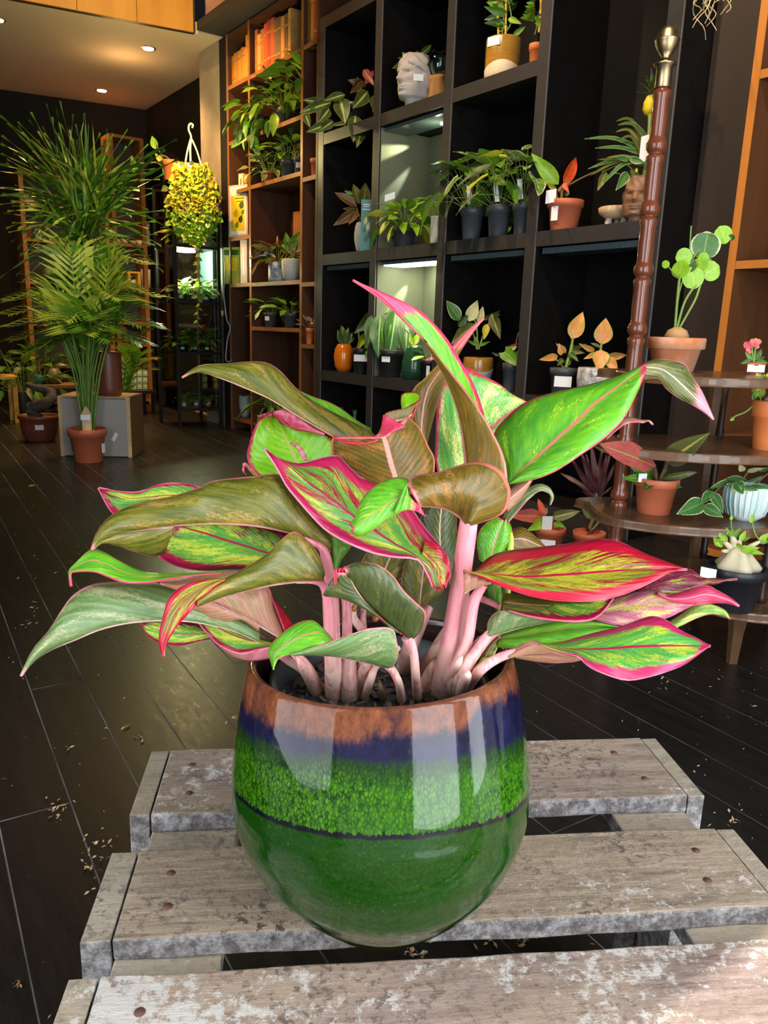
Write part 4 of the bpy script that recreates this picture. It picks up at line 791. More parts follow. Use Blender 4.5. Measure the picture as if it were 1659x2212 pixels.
# inner leaves
aleaf('g', 'd', [('D', [(1, [(900, 1250), (905, 1190), (908, 1130), (920, 1090)], 30, 22), (0, [(955, 1270), (952, 1200), (950, 1140), (955, 1085)], 22, 12), (-1, [(1000, 1250), (995, 1190), (985, 1140), (985, 1090)], 34, 22)])], 'dark green leaf deep behind the main stem')
aleaf('g', 'o', [('D', [(1, [(892, 1310), (870, 1270), (875, 1220), (900, 1180)], 10, 16), (0, [(905, 1312), (910, 1270), (915, 1230), (925, 1185)], 2, 10), (-1, [(935, 1300), (962, 1262), (955, 1215), (935, 1180)], 12, 16)])])
aleaf('g', 'o', [('D', [(1, [(790, 1300), (775, 1250), (790, 1200), (830, 1170)], 24, 30), (0, [(810, 1300), (825, 1250), (840, 1210), (855, 1180)], 16, 24), (-1, [(860, 1290), (880, 1245), (885, 1210), (875, 1175)], 24, 30)])])
aleaf('g', 'd', [('U', [(1, [(1035, 1210), (1030, 1165), (1045, 1135), (1075, 1115)], 12, 18), (-.1, [(1060, 1225), (1070, 1180), (1080, 1150), (1090, 1125)], 6, 10), (-1, [(1075, 1210), (1105, 1180), (1106, 1145), (1095, 1118)], 14, 16)])], 'dark green red edged leaf behind the big stem')
aleaf('e', 'b', [('D', [(1, [(1098, 1150), (1125, 1140), (1150, 1155), (1185, 1190)], 24, 30), (-1, [(1098, 1185), (1130, 1190), (1160, 1195), (1190, 1196)], 12, 28)])])
aleaf('g', 'd', [('U', [(1, [(1076, 1325), (1056, 1290), (1055, 1262), (1062, 1246)], -8, -4), (-1, [(1080, 1326), (1084, 1290), (1082, 1262), (1078, 1246)], -14, -8)])], 'narrow rolled green leaf with red edges beside the lime stalk')
aleaf('g', 'k', [('U', [(1, [(722, 1238), (720, 1205), (718, 1170), (716, 1150)], -36, -30), (-1, [(726, 1238), (738, 1210), (752, 1190), (760, 1178)], -34, -30)])])
aleaf('r', 'k', [('U', [(1, [(806, 1342), (803, 1320), (806, 1300)], -2, 0), (-1, [(812, 1344), (830, 1330), (846, 1322)], -8, -4)])])
aleaf('r', 'k', [('U', [(1, [(760, 1320), (760, 1300), (768, 1292)], 6, 6), (-1, [(766, 1322), (778, 1304), (782, 1296)], 2, 4)])])
aleaf('s', 'o', [('D', [(1, [(1045, 1440), (1036, 1420), (1050, 1395), (1075, 1375)], -26, -30), (-1, [(1050, 1445), (1062, 1420), (1070, 1400), (1082, 1378)], -30, -32)])])
# stems and petioles: (path px, depth mm; the first point sits in the soil), radii px
def stem_mat(name, top, foot):
    m, nt, b_ = _mat(name); s = N(nt, 'SeparateXYZ'); L(nt, coords(nt, 'Object'), s.inputs[0])
    v = nz(nt, coords(nt, 'Object', (1, 1, .12)), 130, 4, .6)
    f = mth(nt, 'ADD', s.outputs[2], mth(nt, 'MULTIPLY_ADD', v, .10, -.05))
    c = mix(nt, sstep(nt, f, .125, .22), foot, top); c = mix(nt, mth(nt, 'MULTIPLY', sstep(nt, nz(nt, coords(nt, 'Object', (1, 1, .07)), 210, 3, .6), .50, .62), .55), c, (.66, .11, .18))
    w = nz(nt, coords(nt, 'Object', (1, 1, .4)), 45, 4, .6); c = mix(nt, mth(nt, 'MULTIPLY', sstep(nt, w, .50, .72), .45), c, (.80, .60, .55))
    L(nt, c, b_.inputs['Base Color']); b_.inputs['Roughness'].default_value = .4; b_.inputs['Subsurface Weight'].default_value = .1; b_.inputs['Subsurface Radius'].default_value = (.004, .002, .001)
    return m
M['ast'] = stem_mat('pink_stem', (.74, .26, .30), (.76, .55, .42)); M['lime'] = plain('lime_petiole', (.40, .55, .05), .4, col2=(.50, .52, .10), scale=60)
def astem(pts, r, mat='ast', name='stem', fx=1.0):
    P = [onz(pts[0][0], pts[0][1], SOILZ-.002)]
    d0 = dep(P[0]); m = len(pts)
    for p in pts[1:]: P.append(at(p[0], p[1], D0+p[2]/1000))
    n = 18; c = cat_rom(P, n); rr = [p.x for p in cat_rom([(q, 0, 0) for q in r], n)]
    MB().tube(c, [q*dep(p)/F for q, p in zip(rr, c)], 12).build(name, M[mat], plant)
astem([(955, 1500), (967, 1440, -28), (985, 1330, -34), (1000, 1220, -46), (1012, 1132, -58), (1020, 1085, -60)], [26, 27, 23, 21, 20, 16])
astem([(965, 1502), (985, 1450, -40), (1010, 1380, -46), (1024, 1300, -52), (1046, 1262, -58)], [18, 16, 13, 12, 9])
astem([(985, 1490), (1000, 1400, -10), (1016, 1330, -12), (1020, 1290, -10), (1080, 1310, -20)], [14, 12, 9, 8, 7])
astem([(722, 1505), (720, 1450, -40), (717, 1370, -44), (714, 1290, -48), (708, 1240, -54), (704, 1206, -59), (694, 1182, -62), (658, 1163, -68)], [21, 19, 18, 18, 15, 12, 9, 4])
astem([(718, 1500), (716, 1440, -46), (712, 1360, -52), (708, 1300, -58), (698, 1264, -64), (676, 1254, -70), (640, 1257, -76)], [14, 13, 12, 11, 9, 8, 4])
astem([(752, 1508), (755, 1460, -34), (750, 1380, -28), (748, 1300, -22), (728, 1230, -32)], [22, 18, 12, 10, 7])
astem([(768, 1500), (785, 1440, -30), (792, 1380, -14), (762, 1330, 6), (772, 1290, 4)], [20, 14, 9, 9, 8])
astem([(690, 1500), (668, 1450, -34), (640, 1415, -40), (600, 1380, -42)], [15, 13, 10, 9])
astem([(678, 1490), (655, 1450, -20), (620, 1425, -26), (588, 1400, -34)], [11, 9, 9, 8])
astem([(868, 1515), (862, 1478, -50), (850, 1452, -58), (838, 1438, -62)], [10, 9, 9, 10])
astem([(902, 1512), (898, 1460, -44), (893, 1410, -52), (880, 1376, -56)], [11, 10, 10, 14])
astem([(785, 1510), (800, 1470, -44), (815, 1436, -40), (860, 1400, -20)], [10, 9, 8, 7])
astem([(972, 1500), (1000, 1450, -50), (1035, 1400, -52), (1060, 1370, -50), (1100, 1350, -56)], [19, 15, 12, 12, 7])
astem([(995, 1500), (1035, 1450, -60), (1080, 1420, -62), (1130, 1405, -66)], [17, 12, 10, 8])
astem([(1000, 1470), (1040, 1440, -30), (1072, 1380, -16), (1092, 1300, -4), (1103, 1180, 10), (1104, 1150, 12)], [14, 11, 10, 9, 7, 3], 'lime', 'petiole')
astem([(870, 1450), (885, 1400, 0), (905, 1350, 12), (925, 1310, 18)], [18, 17, 16, 12])
astem([(905, 1455), (935, 1410, 6), (960, 1370, 14), (985, 1330, 20)], [14, 12, 11, 8])
astem([(1012, 1430), (1030, 1390, 10), (1060, 1372, 6), (1090, 1372, -20)], [9, 8, 8, 7])
astem([(800, 1400), (785, 1350, 16), (790, 1300, 20), (815, 1290, 22)], [8, 7, 6, 5])
astem([(830, 1512), (824, 1490, -40), (818, 1470, -40)], [9, 6, 4], 'stemd', 'stub')
for pts in ([(690, 1495), (655, 1440, -42), (640, 1415, -44)], [(762, 1505), (790, 1440, -44), (795, 1430, -44)], [(948, 1495), (985, 1440, -52), (1000, 1415, -54)], [(985, 1500), (1008, 1462, -62), (1010, 1448, -62)], [(915, 1490), (935, 1440, 0), (940, 1425, 4)]):
    astem(pts, [19, 11, .8], 'ast', 'sheath')
# ---------------------------------------------------------------- plant stand at the right
def pz(px, d, z):
    a, b_ = -800, 3500
    for _ in range(50):
        m = (a+b_)/2
        if at(px, m, d).z > z: a = m
        else: b_ = m
    return at(px, a, d)
S0 = Vector((1.688, 1.257, 0)); s1 = Vector((.87, -.5, 0)).normalized(); s2 = Vector((.5, .87, 0)).normalized()
def sl(s, t, z=0): return S0+s1*s+s2*t+Vector((0, 0, z))
st = thing('plant_stand', S0, 'antique mahogany tiered plant stand with turned posts at right', 'stand')
def turned(p, z0, z1, r, name, n=4, mat='mahog'):
    prof = []; L_ = (z1-z0)/n
    for i in range(n):
        a = z0+L_*i
        prof += [(r*.98, a+.002), (r*1.22, a+.010), (r*1.24, a+.022), (r*.98, a+.030), (r*.93, a+.036), (r*.96, a+.05), (r*1.0, a+L_*.5), (r*.94, a+L_-.026), (r*1.12, a+L_-.016), (r*1.10, a+L_-.008), (r*.82, a+L_-.003), (r*.80, a+L_)]
    return MB().lathe((p.x, p.y, 0), [(0, z0)]+prof+[(0, z1)], 20).build(name, M[mat], st)
TZ = (.765, .585, .405, .215)
turned(S0, 0, 1.425, .0195, 'post', 10)
MB().lathe((S0.x, S0.y, 1.425), [(.019, 0), (.0185, .044), (.026, .048), (.027, .052), (.012, .057), (.010, .066), (.018, .076), (.026, .090), (.028, .099), (.0295, .101), (.027, .104), (.023, .118), (.012, .129), (0, .132)], 24).build('finial', M['brass'], st)
for z in TZ:
    top = [(-.075, -.02), (-.075, -.07), (-.04, -.13), (.05, -.185), (.16, -.215), (.28, -.215), (.40, -.18), (.52, -.10), (.60, .0), (.60, .14), (-.02, .14), (-.06, .06)]
    if z == TZ[0]: top = [(-.022, .0), (-.02, -.06), (.01, -.14), (.08, -.195), (.16, -.215), (.28, -.215), (.40, -.18), (.52, -.10), (.60, .0), (.60, .14), (.0, .14), (-.02, .06)]
    if z == TZ[3]: top = [(.10, -.08), (.13, -.18), (.19, -.265), (.28, -.30), (.38, -.27), (.48, -.18), (.58, -.04), (.60, .14), (.13, .14)]
    c = cat_rom([(a, b, 0) for a, b in top+[top[0]]], 60)[:-1]; n = len(c)
    vs = [sl(p.x, p.y, z-.022) for p in c]+[sl(p.x, p.y, z) for p in c]
    MB().add(vs, [tuple(range(n)), tuple(range(n, 2*n))]+[(i, (i+1) % n, n+(i+1) % n, n+i) for i in range(n)]).build('tier', M['mahogd'], st, .005, 2)
rp = at(1512, 1100, 2.33); rp2 = at(1532, 1100, 2.36)
MB().box((rp.x, rp.y, .385), (.022, .022, .75), (s1, s2, cz)).build('back_post', M['mahogd'], st)
MB().lathe((rp2.x, rp2.y, 0), [(0, .01), (.012, .012), (.010, .2), (.014, .21), (.010, .22), (.010, .39), (.014, .40), (.010, .42), (.011, .56), (.014, .58), (.010, .60), (.011, .745), (0, .75)], 14).build('back_post', M['blackwood'], st)
fp_ = pz(1640, 1.93, .2)
MB().lathe((fp_.x, fp_.y, TZ[3]), [(0, -.001), (.013, 0), (.010, .015), (.008, .06), (.010, .12), (.008, .15), (.012, .165), (.009, .168)], 14).build('spindle', M['blackwood'], st)
ft = onz(1580, 1432, 0)
MB().add([ft+s1*a*w+s2*b*w*.8+cz*z for z, w in ((.0, .011), (.09, .015), (.16, .022), (.193, .034)) for a, b in ((-1, -1), (1, -1), (1, 1), (-1, 1))], [(i*4+k, i*4+(k+1) % 4, (i+1)*4+(k+1) % 4, (i+1)*4+k) for i in range(3) for k in range(4)]+[(3, 2, 1, 0), (12, 13, 14, 15)]).build('foot', M['mahogd'], st)
f2 = sl(.56, .1); MB().lathe((f2.x, f2.y, 0), [(.012, 0), (.02, .193)], 10).build('foot', M['mahogd'], st)
# --- things on the stand
d = 2.05; p = pz(1453, d, TZ[0]); r, R_, h, d = potted('potted_caudex_plant', 'round leaved lime plant on a tan tuber in weathered clay pot', p, 122, 72, 'clay', 'weather')
q = Vector((p.x, p.y, p.z+h)); MB().lathe(q, [(0, -.02), (.026, -.012), (.031, .004), (.024, .018), (.010, .026), (0, .027)], 18).build('tuber', M['tuber'], r)
px_stems(r, d, [([(1458, 712), (1462, 660), (1468, 600), (1478, 560)], 3), ([(1462, 712), (1476, 660), (1492, 630), (1508, 612)], 2.6), ([(1466, 712), (1484, 680), (1505, 640), (1520, 590), (1535, 560)], 2.6), ([(1460, 700), (1470, 620), (1505, 545), (1545, 520), (1580, 515)], 1.6), ([(1490, 550), (1491, 520), (1493, 488)], 1.8), ([(1470, 600), (1455, 590), (1440, 570)], 1.3)], M['stem'])
for (cx_, cy_, rad, a, mt) in ((1524, 530, 31, 10, 'lhoya'), (1562, 507, 20, -20, 'lround'), (1535, 585, 22, 60, 'lround'), (1478, 555, 19, 80, 'lround'), (1520, 558, 14, 30, 'lround'), (1470, 582, 20, 10, 'lround'), (1497, 600, 24, -10, 'lround'), (1488, 572, 17, 45, 'ld'), (1438, 571, 9, 60, 'lround'), (1512, 572, 17, 0, 'lround'), (1580, 513, 7, 0, 'ld')):
    w = rad*d/F; a = math.radians(a); b0, t0 = at(cx_-rad*math.sin(a), cy_+rad*math.cos(a), d), at(cx_+rad*math.sin(a), cy_-rad*math.cos(a), d-.01)
    y = (t0-b0).normalized(); n = Matrix.Rotation(random.uniform(-.5, .5), 3, y) @ (CAM-b0).normalized()
    put_leaf(r, b0, t0, w*2, leaf_mesh('round', mt, .04, .1, 8, 6), n)
p = pz(1627, 2.0, TZ[0]); r, R_, h, d = potted('potted_flower', 'little pink flowering plant with white price tag on top tier', p, 46, 26, 'nursery', 'terra', lab=(.55, 1.5, .6, 10))
px_leaves(r, d, [(1625, 778, 1600, 785, .45, 'ld'), (1628, 778, 1655, 770, .45, 'ld'), (1626, 778, 1610, 760, .5, 'lg'), (1630, 776, 1648, 752, .5, 'ld'), (1628, 778, 1628, 765, .6, 'lg'), (1632, 780, 1662, 785, .45, 'lg')])
M['pinkfl'] = leafy('petal_pink', (.85, .16, .20), (.75, .10, .14), rib=(.9, .5, .2))
px_leaves(r, d, [(1622, 752, 1608, 740, .9, 'pinkfl'), (1622, 752, 1628, 736, .9, 'pinkfl'), (1632, 745, 1642, 732, .9, 'pinkfl'), (1632, 745, 1622, 733, .9, 'pinkfl'), (1632, 746, 1640, 752, .9, 'pinkfl'), (1620, 752, 1612, 758, .9, 'pinkfl'), (1632, 738, 1633, 730, .8, 'ly'), (1622, 764, 1618, 756, .9, 'pinkfl')], 'round')
px_stems(r, d, [([(1628, 782), (1624, 752)], 2), ([(1629, 782), (1632, 745)], 2)], M['stem'])
p = pz(1655, 1.95, TZ[1]); r, R_, h, d = potted('potted_succulent', 'tall orange clay pot with trailing yellow green succulent on second tier', p, 82, 106, 'clay', 'terra2')
M['pebble'] = M['stone']; MB().lathe(Vector((p.x, p.y, p.z+h*.95)), [(0, -.01), (.02, -.004), (.022, .008), (.010, .02), (0, .021)], 12).build('pebble', M['stone'], r)
px_stems(r, d, [([(1640, 872), (1625, 860), (1632, 840), (1640, 820)], 2.4), ([(1635, 870), (1610, 890), (1590, 898), (1580, 905)], 2.2), ([(1645, 870), (1640, 840), (1655, 815)], 2.4), ([(1632, 862), (1625, 830), (1610, 822)], 2.2)], M['stem'])
px_leaves(r, d, [(1640, 826+k*6, 1640+dx, 818+k*6+dy, .7, ('ly', 'gold', 'lb')[k % 3]) for k in range(6) for dx, dy in ((-16, -6), (14, -10), (-5, -14), (10, 5))]+[(1612, 822, 1600, 815, .7, 'ly'), (1614, 824, 1604, 830, .7, 'ly'), (1620, 830, 1618, 815, .8, 'gold'), (1585, 902, 1578, 909, .9, 'lb'), (1655, 815, 1664, 805, .7, 'ly'), (1650, 820, 1640, 806, .7, 'ly')], 'ovate')
p = pz(1411, 2.02, TZ[2]); r, R_, h, d = potted('potted_plant', 'terracotta plastic pot with maroon and olive leaves on third tier', p, 95, 78, 'nursery', 'terra')
px_stems(r, d, [([(1418, 1048), (1416, 1020, -4), (1412, 1006, -8)], 4), ([(1422, 1048), (1432, 1020, -4), (1442, 998, -8)], 3.2), ([(1412, 1048), (1400, 1030), (1390, 1020)], 2)], M['stemd'])
px_leaves(r, d, [(1414, 1008, 1314, 957, .30, 'lpink', -8, -22, 30, 'lance'), (1440, 998, 1522, 942, .42, 'lstripe', -8, -22, 0, 'ovate'), (1412, 1028, 1362, 1006, .45, 'lg', 0, -3), (1415, 1036, 1350, 1030, .24, 'lg', 0, -5, 20, 'lance'), (1424, 1034, 1508, 1022, .22, 'lo', 0, -4, 15, 'lance'), (1428, 1040, 1470, 1052, .25, 'ld', 0, -6, 0, 'lance'), (1414, 1020, 1372, 992, .5, 'lg', 0, 2), (1410, 1040, 1392, 1056, .6, 'ld', -3, -6), (1424, 1040, 1445, 1010, .4, 'ld')])
MB().box(at(1388, 1032, d-.03), (.022, .002, .022), (s1, s2, cz)).build('plant_label', M['white'], r)
p = pz(1607, 1.98, TZ[2]); r, R_, h, d = potted('potted_hoya', 'hoya with cream edged leaves in a ribbed aqua and white pot', p, 96, 76, 'egg', 'ribgl', pot_name='ribbed_pot')
b = MB()
for k in range(26):
    a = 2*math.pi*k/26; P = [Vector((p.x+math.cos(a)*R_*f*1.002, p.y+math.sin(a)*R_*f*1.002, p.z+h*g)) for f, g in ((.80, .14), (.96, .45), (1.0, .72), (.975, .95))]
    b.tube(P, [.0015, .0026, .0028, .0012], 5)
tag(b.build('ribs', M['ribgl'], r), kind='stuff')
px_stems(r, d, [([(1605, 1060), (1570, 1045), (1545, 1062), (1520, 1080), (1490, 1090)], 2), ([(1610, 1060), (1606, 1035), (1620, 1015)], 2.4), ([(1600, 1060), (1575, 1075), (1555, 1085), (1545, 1098)], 1.8), ([(1618, 1060), (1650, 1030), (1670, 1015)], 2)], M['stemd'])
px_leaves(r, d, [(1520, 1085, 1468, 1108, .55, 'lhoya', -4, -8, 0), (1540, 1062, 1515, 1085, .5, 'lhoya', -3, -6, 20), (1538, 1064, 1562, 1105, .45, 'lhoya', -4, -8, -10), (1520, 1092, 1560, 1116, .6, 'lhoya', -5, -9, 0), (1600, 1052, 1576, 1048, .5, 'lhoya', -2, -6), (1610, 1040, 1572, 1030, .3, 'lhoya', 0, -4, 40), (1612, 1038, 1530, 1048, .16, 'lhoya', 0, -6, 50), (1590, 1040, 1604, 1066, .8, 'lhoya', -6, -9, 0), (1620, 1050, 1665, 1056, .4, 'lhoya', -3, -6, 20), (1615, 1040, 1650, 1030, .3, 'lhoya', -2, -5, 40), (1606, 1018, 1598, 1004, .6, 'lcream', 0, -2), (1614, 1018, 1648, 1012, .3, 'lcream', 0, -4), (1640, 1020, 1668, 1008, .3, 'lhoya'), (1596, 1050, 1640, 1062, .35, 'lhoya', -8, -9, 30)])
p = pz(1578, 1.885, TZ[3]); r, R_, h, d = potted('potted_caudex_plant', 'fat trunked desert rose in a black plastic pot on lowest tier', p, 128, 96, 'nursery', 'blackpot')
b = MB(); q = Vector((p.x, p.y, p.z+h*.88))
b.lathe(q+Vector((.004, 0, 0)), [(0, -.01), (.046, 0), (.050, .010), (.041, .022), (.030, .036), (.022, .048), (.012, .056), (0, .057)], 22, fn=lambda P, R0, H0, a: P+Vector((math.cos(a), math.sin(a), 0))*R0*.16*math.sin(5*a))
for tx, ty, k in ((1565, 1172, 5), (1582, 1160, 6), (1598, 1168, 5), (1610, 1180, 4), (1642, 1170, 4), (1560, 1190, 4)):
    m_ = at((tx+1592)/2, (ty+1205)/2-4, d); b.tube(cat_rom([at(1592+(tx-1592)*.15, 1212, d), m_, at(tx, ty, d-.01)], 7), [k*2.2*d/F, k*2*d/F, k*1.7*d/F, k*1.5*d/F, k*1.3*d/F, k*1.1*d/F, k*.7*d/F], 8)
b.build('caudex', M['caudex'], r)
px_leaves(r, d, [(1570, 1172, 1552, 1150, .6, 'lb'), (1582, 1160, 1600, 1140, .6, 'lg'), (1580, 1158, 1568, 1140, .6, 'lb'), (1560, 1180, 1540, 1160, .7, 'lb'), (1562, 1180, 1545, 1172, .6, 'lb'), (1600, 1190, 1640, 1182, .5, 'lb', -3, -5), (1612, 1190, 1650, 1196, .4, 'lb', -3, -6), (1640, 1172, 1662, 1150, .5, 'lb'), (1640, 1172, 1666, 1168, .4, 'lg'), (1598, 1168, 1622, 1160, .5, 'lg'), (1622, 1130, 1628, 1108, .5, 'lb'), (1598, 1168, 1612, 1146, .5, 'lb'), (1576, 1162, 1584, 1140, .5, 'lg'), (1590, 1175, 1606, 1184, .5, 'lb', -3, -5), (1578, 1124, 1582, 1112, .6, 'lb')])
px_stems(r, d, [([(1642, 1170), (1630, 1150), (1625, 1128)], 1.6), ([(1582, 1160), (1580, 1140), (1579, 1122)], 1.6)], M['stem'])
MB().box(at(1530, 1238, d-.075), (.040, .0015, .024), ((s1+cz*-.2).normalized(), s2, cz)).build('plant_label', M['white'], r)
# --- floor plants behind the stand
p = onz(1185, 1196, 0); p = Vector((p.x, p.y, 0)); r, R_, h, d = potted('potted_plant', 'terracotta pot with two white labels on the floor behind the plant', p, 66, 60, 'nursery', 'terra', lab=(.5, .9, .28, -5))
label_on(r, p, R_*.86, h*.45, R_*.6, h*.3, -55)
px_stems(r, d, [([(1185, 1140), (1178, 1125), (1172, 1110)], 3), ([(1190, 1140), (1196, 1120), (1200, 1105)], 2.5)], M['stemd'])
px_leaves(r, d, [(1178, 1116, 1162, 1078, .35, 'lred', 0, 0, 0, 'lance'), (1180, 1122, 1142, 1146, .5, 'lb', -2, -6), (1178, 1112, 1182, 1096, .5, 'lg'), (1192, 1118, 1254, 1104, .42, 'lstripe', 0, -4, 0), (1196, 1128, 1220, 1138, .5, 'lg', 0, -4), (1174, 1116, 1100, 1112, .4, 'lpink', 0, -6, 10)])
MB().box(at(1182, 1130, d-.05), (.04, .0015, .055), (s1, s2, cz)).build('plant_label', M['white'], r)
p = onz(1268, 1206, 0); r, R_, h, d = potted('potted_cordyline', 'dark purple spiky cordyline on the floor against the black wall', Vector((p.x, p.y, 0)), 70, 60, 'nursery', 'terra')
px_stems(r, d, [([(1270, 1150), (1285, 1110), (1288, 1080), (1290, 1050)], 4), ([(1275, 1150), (1292, 1130), (1305, 1110)], 3)], M['stemd'])
for (bx, by, tx, ty) in ((1288, 1070, 1210, 1015), (1288, 1068, 1228, 990), (1290, 1066, 1250, 975), (1290, 1064, 1278, 955), (1291, 1064, 1295, 965), (1292, 1066, 1318, 975), (1294, 1068, 1335, 1000), (1290, 1074, 1240, 1040), (1292, 1074, 1326, 1050), (1288, 1085, 1262, 1060), (1300, 1115, 1325, 1090), (1300, 1118, 1330, 1120), (1298, 1120, 1318, 1145), (1296, 1120, 1270, 1100), (1272, 1150, 1262, 1130), (1275, 1150, 1300, 1140), (1290, 1070, 1304, 985), (1289, 1070, 1262, 985)):
    px_leaves(r, d, [(bx, by, tx, ty, .16, 'lmar', 0, random.uniform(-8, 6), random.uniform(-30, 30), 'strap')])
px_leaves(r, d, [(1280, 1120, 1256, 1098, .5, 'lo'), (1262, 1098, 1276, 1082, .5, 'lo'), (1285, 1160, 1262, 1168, .4, 'lo')])
# ---------------------------------------------------------------- black shelving, lowest visible row
Z3, Z2, Z1 = .567, 1.307, 2.037
def shelf_pot(name, label, px, z, x, wpx, hpx, style, mat, **k):
    return potted(name, label, shelf_pt(px, x, z+.0005), wpx, hpx, style, mat, **k)
v = thing('vase', shelf_pt(742, 2.82, Z3), 'bright orange glazed egg shaped vase at left of the low shelf', 'vase')
p = ORG[v]; k = dep(p)/F; MB().lathe(p, [(0, 0), (14*k, 0), (19*k, 10*k), (22*k, 30*k), (20*k, 46*k), (15*k, 56*k), (13*k, 58*k), (11*k, 52*k), (0, 30*k)], 24).build('body', M['orangegl'], v)
d = dep(p); px_leaves(v, d, [(742, 742, 738, 700, .5, 'ld'), (745, 742, 752, 706, .5, 'ld'), (740, 742, 728, 712, .5, 'ld'), (748, 742, 762, 716, .5, 'ld'), (744, 744, 768, 728, .4, 'ld')])
r, R_, h, d = shelf_pot('potted_alocasia', 'black pot with white label and arching ribbed leaf on low shelf', 779, Z3, 2.80, 38, 54, 'nursery', 'blackpot', lab=(.62, 1.6, .26))
px_stems(r, d, [([(778, 748), (776, 710), (800, 685), (830, 675)], 2), ([(780, 748), (786, 730), (800, 722)], 1.6)], M['stem'])
px_leaves(r, d, [(834, 668, 765, 716, .42, 'lrib', 0, -8, 20), (800, 690, 838, 662, .5, 'lrib', 0, 0, 10), (788, 720, 770, 760, .35, 'ly', 0, -4), (800, 720, 788, 770, .3, 'lg', -3, -8), (782, 726, 808, 712, .3, 'lb')])
r, R_, h, d = shelf_pot('potted_alocasia', 'black pot with big dark drooping ribbed leaves on low shelf', 842, Z3, 2.80, 62, 58, 'nursery', 'blackpot', lab=(.66, .6, .2, -20))
px_stems(r, d, [([(840, 748), (830, 700), (822, 672)], 2.4), ([(844, 748), (850, 700), (856, 668)], 2.4), ([(848, 748), (866, 700), (880, 690)], 2.2)], M['stem'])
px_leaves(r, d, [(822, 680, 815, 770, .48, 'lrib', -4, -10, 10), (856, 668, 842, 778, .42, 'lrib', -3, -10, -15), (880, 690, 876, 762, .5, 'lrib', -3, -9, 0), (810, 680, 792, 745, .5, 'lrib', -2, -6, 20), (845, 680, 862, 750, .4, 'lb', -2, -7, 0), (838, 690, 828, 750, .35, 'lg', -5, -9, 0), (858, 672, 895, 700, .5, 'lg', 0, -3), (868, 680, 900, 730, .4, 'ld', -2, -8), (826, 676, 850, 655, .5, 'lg')])
v = thing('vase', shelf_pt(893, 2.82, Z3), 'clear green glass vase between black pots on the low shelf', 'vase'); p = ORG[v]; k = dep(p)/F
MB().lathe(p, [(0, 0), (22*k, 0), (27*k, 18*k), (26*k, 40*k), (18*k, 66*k), (15*k, 72*k), (13*k, 70*k), (16*k, 64*k), (23*k, 40*k), (23*k, 18*k), (0, 8*k)], 24).build('body', M['gglass'], v)
px_leaves(v, dep(p), [(893, 745, 884, 720, .5, 'lb'), (895, 745, 905, 716, .5, 'lb'), (892, 748, 898, 728, .5, 'ly')])
r, R_, h, d = shelf_pot('potted_seedling', 'small dark grey pot with white tag right of green vase', 927, Z3, 2.84, 44, 44, 'nursery', 'blackpot', lab=(.5, .34, .5, -10))
foliage(r, ORG[r]+Vector((0, 0, h*.9)), 7, .05, .10, ['lb', 'lg'], 'lance', .35, (25, 70), 40, seed=8)
r, R_, h, d = shelf_pot('potted_philodendron', 'two toned clay pot with pale and olive philodendron leaves', 1030, Z3, 2.83, 66, 62, 'egg', 'goldgl')
p = ORG[r]; MB().lathe(p, [(R_*.57, -.0002), (R_*.80, h*.12), (R_*.975, h*.45), (R_*1.012, h*.66), (R_*1.012, h*.665)], 24, fn=lambda P, R0, H0, a: P+Vector((0, 0, (.16*h*math.sin(a*1.0+.6) if H0 > h*.5 else 0)))).build('raw_base', M['conc'], r)
px_stems(r, d, [([(1030, 755), (1020, 715), (1000, 690)], 2), ([(1032, 755), (1030, 710), (1025, 690)], 2), ([(1034, 755), (1050, 710), (1066, 690)], 2), ([(1034, 755), (1060, 690), (1080, 680)], 1.6)], M['stem'])
px_leaves(r, d, [(992, 692, 966, 648, .62, 'lhoya', 0, -2, 20), (1012, 694, 1032, 648, .62, 'lcream', 0, -3, 0), (990, 705, 1012, 680, .6, 'ld', -3, -4), (1025, 700, 975, 740, .45, 'lo', 0, -6, 20), (1062, 678, 1080, 730, .45, 'lstripe', -2, -6, 0), (1040, 690, 1085, 672, .3, 'lo', 0, -2, 30), (1036, 745, 1006, 735, .3, 'lg'), (1036, 748, 1060, 736, .3, 'lg'), (1032, 750, 1024, 722, .4, 'lb'), (1052, 700, 1046, 732, .5, 'gold', -4, -6), (1036, 700, 1042, 660, .5, 'lcream')])
r, R_, h, d = shelf_pot('potted_anthurium', 'slim grey pot with a broad leaf and pale pink flower', 1100, Z3-.03 if False else Z3, 2.79, 36, 60, 'nursery', 'grey')
px_stems(r, d, [([(1098, 790), (1085, 770), (1078, 765)], 1.6), ([(1102, 790), (1112, 760), (1116, 735), (1120, 718)], 1.4), ([(1100, 790), (1098, 770), (1095, 760)], 1.6)], M['stemd'])
px_leaves(r, d, [(1090, 760, 1122, 790, .7, 'lg', -3, -8, 0, 'heart'), (1112, 764, 1134, 770, .9, 'lg', -2, -4), (1080, 768, 1062, 762, .4, 'lo'), (1090, 760, 1118, 748, .45, 'lcream', -1, -3), (1095, 752, 1120, 742, .4, 'lpink', -1, -3)])
r, R_, h, d = shelf_pot('potted_fittonia', 'grey nursery pot with orange and green leaves and white label', 1213, Z3, 2.80, 60, 62, 'nursery', 'grey', lab=(.55, 1.2, .36, 0))
px_stems(r, d, [([(1222, 795), (1230, 770), (1236, 745)], 4), ([(1218, 795), (1205, 780), (1195, 775)], 2), ([(1224, 785), (1232, 760), (1238, 730)], 3)], M['stem'])
